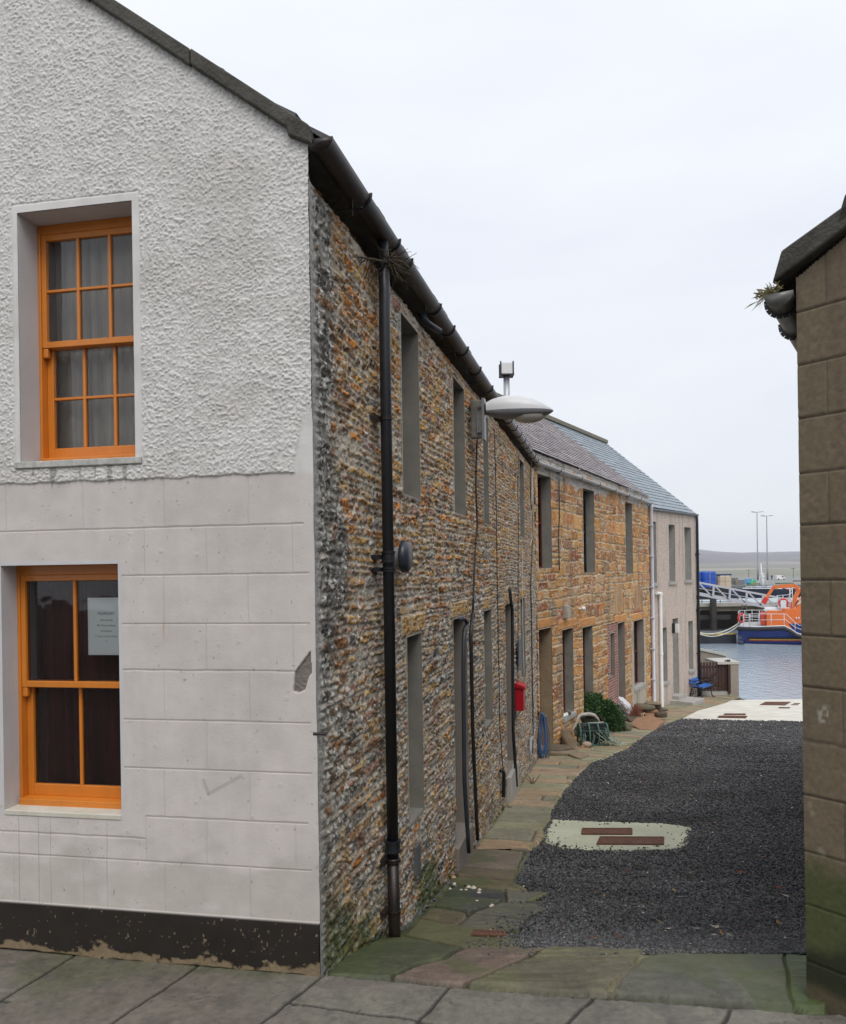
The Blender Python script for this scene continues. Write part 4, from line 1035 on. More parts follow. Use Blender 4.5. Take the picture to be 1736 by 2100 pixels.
# red letterbox
s0, z0 = W1.hit(1058, 1458, .03); z1 = W1.hit(1058, 1400, .03)[1]
lb = thing('letterbox', 'bright red letterbox on the stone wall after the second doorway', 'letterbox', W1.P(s0, 0, z0))
MB(W1.P).box(s0, s0 + .26, .02, .155, z0, z1 - .06).build('body', M['red'], lb, bevel=.01)
m_ = MB(W1.P); m_.prism([Vector(v) for v in [(s0 - .02, .02, z1 - .07), (s0 - .02, .185, z1 - .10), (s0 - .02, .185, z1 - .05), (s0 - .02, .05, z1 + .0), (s0 - .02, .02, z1)]], (.30, 0, 0)); m_.build('lid', M['red'], lb, bevel=.006)
s0, z0 = W1.hit(1062, 1340, .03)
pq = thing('plaque', 'small slate-grey plaque above the red letterbox', 'plaque', W1.P(s0, 0, z0 - .1))
MB(W1.P).box(s0 - .05, s0 + .30, .035, .06, z0 - .21, z0 + .22).build('plate', mat('slate_plaque', (.11, .13, .17), .5, var=.1), pq, bevel=.004)
# twigs of an old nest jammed at the gutter outlet
tw = MB(); q = pt(797, 540, 5.15); rs = random.Random(4)
for i in range(90):
    a = q + Vector((rs.gauss(0, .035), rs.gauss(0, .05), rs.gauss(0, .03))); L = rs.uniform(.06, .22)
    dr = Vector((rs.gauss(0, 1), rs.gauss(0, 1), rs.gauss(-.2, .6))).normalized() * L
    tw.tube([a, a + dr * .5 + Vector((0, 0, rs.uniform(-.02, .02))), a + dr + Vector((0, 0, -rs.uniform(0, .05)))], [.004, .003, .0015], 4)
mn = [Vector(pt(x, y, Y)) for x, y, Y in [(795, 538, 5.1), (770, 532, 4.95), (735, 527, 4.85), (715, 520, 4.8)]]
tw.tube(mn, [.008, .007, .005, .003], 5)
for i in range(26):
    k = rs.uniform(0, 1) ** .7; b = mn[1].lerp(mn[3], k); dr = Vector((-rs.uniform(.02, .12), rs.uniform(-.02, .03), rs.uniform(-.26, .03)))
    tw.tube([b, b + dr * .5 + Vector((rs.uniform(-.02, .02), 0, rs.uniform(-.02, .02))), b + dr], [.003, .002, .001], 4)
t = tw.build('twig_nest', mat('dead_twigs', (.04, .028, .02), .9, c2=(.10, .08, .045), vs=15, bump=0)); tag(t, 'tangle of dead twigs caught where the downpipe meets the gutter', 'nest')

# ================================================================== RIGHT HOUSE
h4 = thing('brown_house', 'dark brown rendered stone house filling the right edge of the close', 'house', WR.P(0, 0, 0))
er = WR.hit(1625, 575)[1]
jy = [637, 748, 858, 969, 1077, 1190, 1302, 1408, 1518, 1629, 1745, 1853, 1967]
jz = [WR.hit(1650, y)[1] for y in jy]
v1 = WR.hit(1605, 548)[1]; a1 = WR.hit(1736, 476, .0); a0 = WR.hit(1630, 566, .0)
sl4 = (a1[1] - a0[1]) / (a1[0] - a0[0]); print('right eave', er, 'slope', sl4, [round(q, 2) for q in jz])
sl4 = max(min(sl4, 1.1), .5); zl4 = lambda s: a0[1] - .02 + sl4 * (s - a0[0])
s_ = np.concatenate([np.arange(0, 1.2, .007), np.arange(1.2, 4.6, .05)]); z_ = np.arange(-.35, 6.5, .008)
S, Z = np.meshgrid(s_, z_)
g1_ = fbm(S * 90, Z * 90, 3, 160); g2_ = fbm(S * 2.2, Z * 1.1, 4, 161)
h = .0014 * g1_ + .005 * g2_ - .0015 * ss(fbm(S * 20, Z * 20, 3, 167), .66, .72); gr = np.zeros_like(S); wob = .002 * (fbm(S * 9, Z * 9, 2, 162) - .5)
for i, z0 in enumerate(jz):
    gr = np.maximum(gr, groove(Z - z0 + wob, .0055))
    z1 = jz[i - 1] if i else 6.5
    for s0 in np.arange(.14 + .27 * (i % 2) + (.05 if i > 6 else 0), 4.5, .56): gr = np.maximum(gr, groove(S - s0 + wob, .0045) * .45 * (Z > z0) * (Z < z1))
h -= .007 * gr
col = np.ones(S.shape + (3,), np.float32) * np.array((.178, .140, .094), np.float32) * (.82 + .36 * g2_)[..., None] * (.88 + .24 * g1_)[..., None]
col = mixc(col, (.105, .08, .055), ss(fbm(S * 5, Z * .7, 4, 163), .48, .66) * .6)
col = mixc(col, (.045, .036, .025), gr * .75)
col = mixc(col, (.055, .075, .022), ss(fbm(S * 2, Z * 2.4, 4, 164) + .9 * (1 - ss(np.abs(Z - .35), .0, .55)) - .9, -.15, .25) * .8)
col = mixc(col, (.020, .022, .012), ss(fbm(S * 3, Z * 3, 4, 165) + (1 - ss(Z, .05, .45)) - 1, -.25, .1) * .85)
col = mixc(col, (.15, .12, .07), ss(.10 - Z + .08 * (g2_ - .5), -.02, .05) * .5)
mk = WR.hit(1690, 1468); dm = np.hypot((S - mk[0]) / 1.0, (Z - mk[1]) / 1.7); col = mixc(col, (.42, .39, .33), ss(fbm(S * 60, Z * 30, 3, 166), .46, .6) * (1 - ss(dm, .015, .04)) * .8)
for (px, py) in [(1683, 1745), (1667, 1667), (1662, 1650), (1690, 1750)]:
    mk = WR.hit(px, py); col = mixc(col, (.25, .22, .16), (1 - ss(np.hypot(S - mk[0], (Z - mk[1]) * .7), .006, .016)) * .7)
keep = ((Z[:-1, :-1] + Z[1:, 1:]) / 2) < zl4((S[:-1, :-1] + S[1:, 1:]) / 2) + .0
X = WR.o[0] + WR.d[0] * S + WR.n[0] * h; Y = WR.o[1] + WR.d[1] * S + WR.n[1] * h
hf('gable_wall', X, Y, Z, np.clip(col, .008, .9), keep, mat_attr('brown_render', .85, .16, 38, .5, 180, .003), h4)
# side wall along the close, back, roof
LS = 12.0; DR = Vector((WR.d[0], WR.d[1], 0)); DS = Vector((WS.d[0], WS.d[1], 0)); e0 = Vector((E_[0], E_[1], 0)); zE = a0[1] - a0[0] * sl4
m_ = MB(); P_ = lambda a, b, z: tuple(e0 + DR * a + DS * b + Vector((0, 0, z)))
m_.add([P_(0, 0.0, -3), P_(0, LS, -3), P_(0, LS, zE), P_(0, 0, zE)], [(0, 1, 2, 3)])
m_.add([P_(0, LS, -3), P_(9, LS, -3), P_(9, LS, zE), P_(4.5, LS, zE + 4.5 * sl4), P_(0, LS, zE)], [(0, 1, 2, 3, 4)])
m_.add([P_(9, 0, -3), P_(9, LS, -3), P_(9, LS, zE), P_(9, 0, zE)], [(0, 1, 2, 3)])
m_.add([P_(4.5, 0, -.3), P_(9, 0, -.3), P_(9, 0, zE), P_(4.5, 0, zE + 4.5 * sl4)], [(0, 1, 2, 3)])
m_.build('side_wall', mat('brown_render_plain', (.15, .12, .085), .85, bump=.3), h4)
rk = MB(); nv_ = Vector((0, 0, .05))
rk.add([P_(-.13, .0, zE - .09 + .05), P_(-.13, LS, zE - .04), P_(4.5, LS, zE + 4.5 * sl4 + .03), P_(4.5, 0, zE + 4.5 * sl4 + .03), P_(9.1, 0, zE - .04), P_(9.1, LS, zE - .04)], [(0, 1, 2, 3), (3, 2, 5, 4)])
rk.build('roof', M['cope'], h4)
# overlapping verge flags
sk = MB(); t0 = -.10; k = 0
NW = Vector((WR.n[0], WR.n[1], 0))
while t0 < 4.5:
    t1 = t0 + [.30, .42, .5, .6][k % 4]; th = .105; z0 = zE + sl4 * t0 + .0; z1 = zE + sl4 * (t1 + .08) + .0; up = .028
    a = [e0 + DR * t0 + Vector((0, 0, z0 + up)), e0 + DR * (t1 + .08) + Vector((0, 0, z1 - .012)), e0 + DR * (t1 + .08) + Vector((0, 0, z1 + th * .9)), e0 + DR * (t0 + .05) + Vector((0, 0, z0 + th + up + .04))]
    sk.prism([v + NW * .05 for v in a], NW * -.45); t0 = t1; k += 1
sk.build('skew_cope', M['cope'], h4, bevel=.012)
gzz = zE - .085
gr4 = gutter(WS, -.045, LS, gzz, .075, .064, mat('grey_iron_gutter', (.13, .13, .125), .4, .2, c2=(.24, .24, .23), vs=7), h4, [.10, .55, 1.4], bm=M['iron'], brk=.02)
gt = MB(); rs = random.Random(9); q0 = WS.P(-.02, .12, gzz + .01)
for i in range(110):
    b = q0 + Vector((rs.gauss(0, .018), rs.gauss(0, .05), 0)); L = rs.uniform(.015, .05); dx = Vector((rs.gauss(-.35, .6), rs.gauss(-.3, .6), rs.uniform(.2, 1))).normalized() * L
    if i < 14: dx = Vector((rs.uniform(-.13, -.02), -.02, rs.uniform(-.11, .01)))
    sd_ = Vector((.0018, 0, .001)); gt.add([tuple(b - sd_), tuple(b + sd_), tuple(b + dx * .6 + Vector((0, 0, .008))), tuple(b + dx + Vector((0, 0, -.012 if L > .06 else 0)))], [(0, 1, 2), (0, 2, 3)])
g_ = gt.build('grass_tuft', mat('gutter_grass', (.10, .10, .035), .9, c2=(.24, .19, .09), vs=30, bump=0)); tag(g_, 'tuft of dry grass growing in the gutter end of the brown house', 'grass tuft')

# house across the street, behind the viewer: unseen, added to shape light and reflections
h5 = thing('street_house', 'unseen low harled house on the opposite side of the street', 'house', (-3, -10, 0))
m_ = MB(); m_.box(-14, 14, -17, -9.7, -.2, 4.4); m_.build('wall', mat('tan_harl', (.24, .21, .18), .9, bump=.6), h5)
m_ = MB(); m_.prism([Vector((-14.2, -9.5, 4.4)), Vector((-14.2, -17.2, 4.4)), Vector((-14.2, -13.3, 6.6))], (28.4, 0, 0)); m_.build('roof', MATS['dark_slate_plain'], h5)
for x in (-10, -6.5, -3, 3.5, 7, 10.5):
    for z in (.8,):
        fr = MB().box(x, x + 1.0, -9.72, -9.66, z, z + 1.5).build('window', M['white'], h5); MB().box(x + .08, x + .92, -9.67, -9.65, z + .08, z + 1.42).build('pane', M['dark'], fr)

# ================================================================== GROUND
def c4(x, y): return (615.2 + .384 * x, 1435.5 + .384 * y)
def c5(x, y): return (1076.6 + .3798 * x, 1435.5 + .3798 * y)
def g2(p): v = gp(*p); return (v.x, v.y)
BND = [c4(*p) for p in [(1190, 1325), (1205, 1300), (1110, 1262), (1180, 1240), (1205, 1205), (1330, 1130), (1240, 1100), (1340, 1055), (1290, 1040), (1240, 1030), (1150, 985), (1180, 925), (1215, 860), (1240, 800), (1310, 740), (1300, 690), (1340, 650), (1350, 590), (1390, 520), (1460, 430), (1560, 340)]] + [(1285, 1538), (1320, 1513), (1361, 1489), (1399, 1475)]
BG = [g2(p) for p in BND]
e_ap = [g2(p) for p in [(1399, 1475), (1432, 1458), (1500, 1437)]]
gate_end = g2((1516, 1430)); SHY = e_ap[2][1]; SHX = gate_end[0] + .15; print('shore', SHY, e_ap, gate_end)
MG = [g2(p) for p in [(1128, 1953), (1345, 1957), (1600, 1966), (1662, 1970)]]       # gravel's street edge
FL = [g2(p) for p in [(655, 2009), (949, 2033), (1282, 2054), (1658, 2081)]]         # joint between street and close
PATH = [(-.60, FL[0][1]), FL[1], FL[2], FL[3], (2.35, FL[3][1] + .03), (2.6, MG[3][1])] + MG[::-1] + BG + [e_ap[1], e_ap[2], gate_end, (SHX, 31.6), (10.0, 31.8), tuple(W3.P(4.33, 0, 0))[:2], tuple(W3.P(0, 0, 0))[:2], tuple(W2.P(0, 0, 0))[:2], A_]
def clipx(poly):
    return poly
slabs4 = [
 ([(95, 1495), (480, 1505), (640, 1430), (760, 1405), (870, 1350), (560, 1288), (380, 1300), (95, 1450)], (.085, .095, .05)),
 ([(490, 1506), (868, 1552), (990, 1500), (1180, 1412), (1325, 1352), (1000, 1338), (885, 1358), (765, 1412), (648, 1436)], (.215, .155, .120)),
 ([(880, 1556), (1640, 1606), (1700, 1590), (1850, 1500), (1905, 1362), (1350, 1352), (1190, 1420), (1000, 1506)], (.150, .135, .085)),
 ([(555, 1275), (870, 1342), (1190, 1328), (1200, 1302), (1105, 1250), (900, 1230), (640, 1190)], (.155, .150, .075)),
 ([(645, 1183), (700, 1125), (890, 1155), (895, 1180), (840, 1222)], (.16, .125, .075)),
 ([(850, 1225), (925, 1162), (1130, 1184), (1210, 1200), (1180, 1240), (1100, 1252)], (.165, .16, .115)),
 ([(715, 1118), (765, 1065), (1075, 1085), (1060, 1104), (905, 1150)], (.085, .09, .065)),
 ([(768, 1060), (830, 1006), (1083, 1035), (1098, 1080)], (.045, .050, .055)),
 ([(1093, 1035), (1290, 1042), (1350, 1055), (1290, 1090), (1105, 1092)], (.17, .165, .12)),
 ([(1065, 1106), (1300, 1108), (1350, 1125), (1280, 1150), (1205, 1185), (930, 1158)], (.165, .16, .125)),
 ([(805, 1000), (838, 962), (1150, 986), (1245, 1030), (1085, 1030)], (.19, .17, .085)),
 ([(833, 942), (850, 912), (1152, 932), (1142, 980), (840, 956)], (.20, .145, .10)),
 ([(848, 905), (920, 797), (1192, 826), (1160, 928)], (.215, .165, .125)),
 ([(1196, 832), (1222, 862), (1185, 925), (1160, 940)], (.15, .15, .10)),
 ([(922, 790), (958, 737), (1110, 727), (1237, 770), (1215, 817)], (.20, .165, .12)),
 ([(960, 732), (1000, 684), (1285, 700), (1242, 762), (1112, 722)], (.11, .115, .065)),
 ([(1005, 678), (1052, 612), (1315, 648), (1292, 694)], (.18, .165, .12)),
 ([(1056, 606), (1100, 582), (1342, 605), (1320, 642)], (.205, .165, .12)),
]
slabs5 = [([(485, 1612), (560, 1505), (735, 1376), (1402, 1398), (1422, 1500), (1440, 1672), (1000, 1640)], (.125, .125, .095)),
          ([(1396, 1398), (1620, 1404), (1640, 1720), (1436, 1678), (1416, 1500)], (.085, .12, .035))]
SL = [([g2(c4(*p)) for p in poly], c) for poly, c in slabs4] + [([g2(c5(*p)) for p in poly], c) for poly, c in slabs5]
# far strips of the path
ws = [(W1, 4.3, W1.L), (W2, 0, W2.L), (W3, 0, W3.L)]
def paving(name, xs, ys, near):
    Xg, Yg = np.meshgrid(xs, ys); wx = Xg + .010 * (fbm(Xg * 7, Yg * 7, 3, 200) - .5) * 2; wy = Yg + .010 * (fbm(Xg * 7, Yg * 7, 3, 201) - .5) * 2
    inp = poly_sd(wx, wy, PATH); street = np.zeros_like(Xg)
    fy = np.interp(Xg, [-3.6, -.64] + [p[0] for p in FL], [4.80, 4.10] + [p[1] for p in FL]); isst = Yg < fy
    n1 = fbm(Xg * 30, Yg * 30, 3, 202); n2 = fbm(Xg * 3, Yg * 3, 4, 203); n3 = fbm(Xg * 1.2, Yg * 7, 4, 204)
    h = np.full(Xg.shape, -.012) + .012 * (n1 - .5); col = np.ones(Xg.shape + (3,), np.float32) * np.array((.050, .050, .030), np.float32) * (.5 + .9 * n1)[..., None]
    if near:
        for i, (poly, c) in enumerate(SL):
            sd_ = poly_sd(wx, wy, poly); k = ss(sd_, .001, .010)
            tx = hsh(np.array([i]), np.array([1]))[0] - .5; ty = hsh(np.array([i]), np.array([2]))[0] - .5
            hs = .014 + .008 * hsh(np.array([i]), np.array([3]))[0] + .006 * (n2 - .5) + .003 * (n1 - .5) + .006 * ss(n3, .4, .6)
            if i == 2: hs = hs + .014 * ss(fbm(Xg * 1.6, Yg * 18 + .25 * np.sin(Xg * 3), 3, 205), .35, .65)
            h = np.where(k > 0, h * (1 - k) + hs * k, h); cc = np.array(c, np.float32) * .68 * (.70 + .6 * n2)[..., None] * (.85 + .3 * n1)[..., None]
            col = col + (cc - col) * k[..., None]
        # light cement band between two big slabs
        bnd = poly_sd(wx, wy, [g2(c5(*p)) for p in [(430, 1610), (480, 1612), (555, 1505), (730, 1376), (640, 1376), (560, 1500)]])
        k = ss(bnd, -.004, .01); col = mixc(col, (.19, .175, .11), k); h = np.where(k > .5, .010 + .002 * n1, h)
        # street flags
        J = [((200, 1973), (-120, 2128)), ((418, 1994), (200, 2121)), ((661, 2014), (490, 2136)), ((601, 2062), (861, 2096)), ((861, 2096), (700, 2240)), ((922, 2033), (855, 2098)), ((855, 2098), (1010, 2118)), ((1218, 2051), (1150, 2115)), ((1498, 2073), (1470, 2130)), ((20, 2060), (-60, 2050)), ((1470, 2130), (1150, 2115))]
        gd = np.full(Xg.shape, 9.0)
        for a, b in J:
            a = g2(a); b = g2(b); L2 = (b[0] - a[0]) ** 2 + (b[1] - a[1]) ** 2
            k = np.clip(((wx - a[0]) * (b[0] - a[0]) + (wy - a[1]) * (b[1] - a[1])) / L2, 0, 1); gd = np.minimum(gd, np.hypot(wx - a[0] - k * (b[0] - a[0]), wy - a[1] - k * (b[1] - a[1])))
        gd2 = np.minimum(gd, np.abs(wy - fy) + .002)
        k = ss(gd2 + .004 * (n1 - .5), .005, .013)
        pc = np.array((.140, .131, .107), np.float32) * (.72 + .56 * n2)[..., None] * (.9 + .2 * n1)[..., None]
        bigc = fbm(Xg * 1.1, Yg * 1.1, 2, 206); pc = mixc(pc, (.13, .105, .090), ss(bigc, .45, .6) * .5); pc = mixc(pc, (.085, .088, .05), ss(fbm(Xg * 2.1, Yg * 2.1, 3, 207) + .5 * (1 - ss(4.2 - Yg, 0, .35)), .72, 1.05) * .7)
        pc = mixc(pc, (.09, .085, .075), ss(fbm(Xg * 9, Yg * 9, 3, 208), .62, .75) * .5)
        pc = pc * (1 - .82 * (1 - k))[..., None]
        h = np.where(isst, -.001 + .010 * k + .002 * n1 + .003 * n2, h); col = np.where(isst[..., None], pc, col)
    else:
        # across-the-path joints measured along the walls
        sd_ = np.full(Xg.shape, 9.0); cell = np.zeros(Xg.shape)
        rs = np.random.RandomState(5); off = 0
        for i, (Fm, sa, sb) in enumerate(ws):
            px, py = Xg - Fm.o[0], Yg - Fm.o[1]; s = px * Fm.d[0] + py * Fm.d[1] + .05 * (fbm(Xg * 1.5, Yg * 1.5, 2, 209) - .5); n = px * Fm.n[0] + py * Fm.n[1]
            s = s + n * (.12 if i == 0 else .30)
            inn = (s >= (sa - .3 if i == 0 else 0)) & (s < sb + (3 if i == 2 else 0)); js = [sa - .5]
            while js[-1] < sb + 3: js.append(js[-1] + rs.uniform(.30, .62))
            js = np.array(js); ci = np.clip(np.searchsorted(js, s) - 1, 0, len(js) - 2); dj = np.minimum(s - js[ci], js[ci + 1] - s)
            nj = .45 + .5 * hsh(ci, ci * 0 + i, 4); has = hsh(ci, ci * 0 + i, 6) > .45; dn_ = np.where(has, np.abs(n - nj), 9)
            dj = np.minimum(dj, dn_); sd_ = np.where(inn, dj, sd_); cell = np.where(inn, ci + 100 * i + (has & (n > nj)) * 50, cell)
        k = ss(sd_ + .01 * (n1 - .5), .006, .022); r = hsh(cell, cell * 0, 7)
        c1 = palette(r, [(.26, .215, .13), (.30, .22, .145), (.24, .23, .145), (.33, .23, .14), (.20, .19, .135)], [3, 3, 3, 2, 2]) * (.72 + .56 * n2)[..., None]
        col = mixc(col, (.10, .10, .04), np.ones_like(n1) * .5); col = col + (c1 - col) * k[..., None]; h = np.where(k > 0, h * (1 - k) + k * (.010 + .010 * hsh(cell, cell * 0, 8)), h)
    fine = fbm(Xg * 110, Yg * 110, 2, 214); col = col * (.90 + .40 * fine)[..., None]; flk = ss(fbm(Xg * 7, Yg * 11, 4, 215), .56, .60); h = h - .0025 * flk; col = col * (1 - .13 * flk)[..., None]; col = mixc(col, (.03, .03, .03), ss(fbm(Xg * 60, Yg * 60, 2, 216), .83, .87) * .7)
    # moss, damp
    dw = (Xg - A_[0]) * W1.n[0] + (Yg - A_[1]) * W1.n[1]
    if near:
        m1 = ss(fbm(Xg * 4, Yg * 4, 4, 210) + .35 * (1 - ss(dw, .05, .55)) * (~isst) + .25 * (Xg > 1.55) * (~isst), .60, .80)
        col = mixc(col, (.055, .075, .024), m1 * .75 * (~isst) * (.5 + .5 * n1))
        gr_ = ss(fbm(Xg * 3, Yg * 3, 3, 211), .5, .7) * (~isst); col = mixc(col, (.14, .15, .055), gr_ * .25)
    eb = ss(.09 - inp, 0, .08) * ss(fbm(Xg * 9, Yg * 9, 4, 213), .42, .58) * (Yg > 6.2)
    col = mixc(col, (.13, .13, .035), eb * .8); h = h + eb * .012 * n1
    z = G(Yg.ravel()).reshape(Yg.shape) + h * 1.0 + np.where(isst, 0, .012) - (.035 * ss(.03 - inp, 0, .03) * (~isst))
    if near: z = np.where(isst, h - .004, z)
    Xc = (Xg[:-1, :-1] + Xg[1:, 1:]) / 2; Yc = (Yg[:-1, :-1] + Yg[1:, 1:]) / 2
    keep = (inp[:-1, :-1] > -.02) | (isst[:-1, :-1])
    o = hf(name, Xg, Yg, z, np.clip(col, .008, .8), keep, M['pave']); tag(o, kind='structure'); return o
paving('pavement', np.arange(-3.4, 3.4, .0085), np.arange(2.6, 8.48, .0085), True)
paving('path', np.arange(.2, 13.2, .02), np.arange(8.47, 31.9, .022), False)
# base ground: earth sheet under everything on the town side
xs = np.concatenate([np.linspace(-70, -6, 14), np.linspace(-5, SHX, 30), np.linspace(SHX + .3, 80, 12)]); ys = np.concatenate([np.linspace(-40, 3, 12), np.linspace(3.4, 32.6, 96)]); ys = snap(ys, [SHY])
Xg, Yg = np.meshgrid(xs, ys); Zg_ = G(Yg.ravel()).reshape(Yg.shape) - .06
kp = ~((Xg[:-1, :-1] > SHX - .01) & (Yg[1:, 1:] > SHY + .01))
tag(hf('ground', Xg, Yg, Zg_, None, kp, mat('earth', (.08, .075, .06), .95, var=.3, bump=.5)), kind='structure')
m_ = MB(); zq = float(G(SHY)) 
m_.box(SHX, 80, SHY - .4, SHY - .003, -6, zq - .065); m_.box(-70, SHX - .003, 32.0, 32.597, -6, float(G(31)) - .069)
tag(m_.build('quay_edge', M['concrete']), kind='structure')
# gravel sheet
xs = np.arange(-.2, 15, .03); ys = np.arange(4.3, 26.0, .03); Xg, Yg = np.meshgrid(xs, ys)
n1 = hsh(np.floor(Xg / .03), np.floor(Yg / .03), 4); n2 = fbm(Xg * .8, Yg * 1.6, 4, 220)
gcol = np.ones(Xg.shape + (3,), np.float32) * np.array((.105, .106, .110), np.float32) * (.45 + 1.1 * n1 ** 1.4)[..., None]
gcol = mixc(gcol, (.12, .12, .12), (n1 > .96) * .8)
tv = np.abs(Yg * 0 + (Xg - .30 * Yg - .5) % 1.7 - .85); rut = ss(fbm(Xg * .4, Yg * 1.5, 3, 221), .45, .7)
z = G(Yg.ravel()).reshape(Yg.shape) + .012 * n1 + .03 * (n2 - .5) - .004 - .02 * rut
inp = poly_sd(Xg, Yg, PATH)
far_y = np.interp(Xg, [p[0] for p in (g2((1399, 1475)), g2((1648, 1481)))], [p[1] for p in (g2((1399, 1475)), g2((1648, 1481)))])
nearY = np.interp(Xg, [p[0] for p in MG], [p[1] for p in MG])
kp = ((inp < .03) & (Yg > nearY) & (Yg < far_y))[:-1, :-1]
gm = M['gravel']
tag(hf('gravel_bed', Xg, Yg, z, gcol, kp, gm), kind='structure')

# concrete patch in the gravel
PC = [g2(c5(*p)) for p in [(150, 655), (420, 668), (770, 678), (865, 694), (893, 700), (888, 770), (850, 800), (800, 812), (560, 816), (340, 818), (205, 806), (100, 768), (120, 700)]]
def slab_mesh(name, poly, off, th, m, step=.02, jit=.006, seed=1, col=None, lift=0):
    P = np.array(poly); xs = np.arange(P[:, 0].min() - .02, P[:, 0].max() + .04, step); ys = np.arange(P[:, 1].min() - .02, P[:, 1].max() + .04, step)
    X, Y = np.meshgrid(xs, ys); wx = X + jit * (fbm(X * 12, Y * 12, 3, seed) - .5) * 2; wy = Y + jit * (fbm(X * 12, Y * 12, 3, seed + 1) - .5) * 2
    sd_ = poly_sd(wx, wy, poly); z = G(Y.ravel()).reshape(Y.shape) + off - th * (1 - ss(sd_, -.004, step * .8)) + .003 * fbm(X * 20, Y * 20, 2, 3)
    c = np.ones(X.shape + (3,), np.float32) * np.array(col, np.float32) * (.82 + .36 * fbm(X * 3, Y * 3, 4, seed + 5))[..., None]
    return hf(name, X, Y, z, c, (sd_ > -step)[:-1, :-1], m), c
o, _ = slab_mesh('concrete_patch', PC, .028, .05, mat_attr('worn_concrete', .8, .12, 40, .3, 120, .002), col=(.52, .53, .40), jit=.05); tag(o, kind='structure')
apron = [g2((1396, 1476)), e_ap[1], e_ap[2], (14.5, SHY), (14.9, g2((1648, 1481))[1] - .1), g2((1648, 1481))]
o, _ = slab_mesh('concrete_apron', apron, .030, .05, MATS['worn_concrete'], step=.05, col=(.66, .64, .57), jit=.02); tag(o, kind='structure')
def cover(poly, label, lift, mname='rusty_cover'):
    P = [Vector((x, y, float(G(y)) + lift)) for x, y in poly]; c = sum(P, Vector()) / 4
    rm = mat(mname, (.075, .032, .02), .85, c2=(.19, .085, .05), vs=16, bump=.6, bs=90, bd=.006)
    t = thing('drain_cover', label, 'drain cover', c, 'rusty drain covers let into the concrete and paving')
    MB().prism(P, (0, 0, .008)).build('lid', rm, t)
    m = MB(); n = 7
    for i in range(4): m.bar(P[i] + Vector((0, 0, .008)), P[(i + 1) % 4] + Vector((0, 0, .008)), .018, .012)
    for i in range(1, n):
        a = P[0].lerp(P[1], i / n); b = P[3].lerp(P[2], i / n); m.bar(a + Vector((0, 0, .010)), b + Vector((0, 0, .010)), .014, .006)
    m.build('ribs', rm, t)
cover([g2(c5(*p)) for p in [(312, 712), (578, 712), (578, 742), (310, 741)]], 'narrow rusty cover, the farther of two in the pale patch amid the gravel', .032)
cover([g2(c5(*p)) for p in [(410, 758), (750, 760), (748, 798), (392, 796)]], 'wide rusty cover half sprinkled with chips, nearer of two in the pale patch', .032)
cover([g2(c4(*p)) for p in [(935, 1262), (1092, 1268), (1098, 1290), (925, 1284)]], 'small rusty cover in the mossy flagstone by the near gravel edge', .030)
def c2b(x, y): return (1384.3 + .1772 * x, 1281.7 + .1772 * y)
cover([g2(c2b(*p)) for p in [(985, 938), (1055, 903), (1340, 904), (1275, 942)]], 'largest square rusty cover near the water edge of the white apron', .034)
cover([g2(c2b(*p)) for p in [(498, 1088), (515, 1067), (838, 1070), (820, 1094)]], 'long rusty grating nearest the gravel on the white apron', .034)
cover([g2(c2b(*p)) for p in [(567, 1056), (580, 1041), (820, 1042), (815, 1057)]], 'thin rusty grating just behind the long one on the white apron', .034)
cover([g2(c2b(*p)) for p in [(1200, 976), (1215, 966), (1335, 968), (1320, 978)]], 'small flat grey-brown cover in the middle of the white apron', .034)
cover([g2(c2b(*p)) for p in [(1350, 938), (1360, 932), (1432, 934), (1425, 939)]], 'tiny dark cover, nearer of two at the right of the white apron', .034)
cover([g2(c2b(*p)) for p in [(1378, 923), (1386, 917), (1450, 918), (1442, 923)]], 'tiny dark cover, farther of two at the right of the white apron', .034)

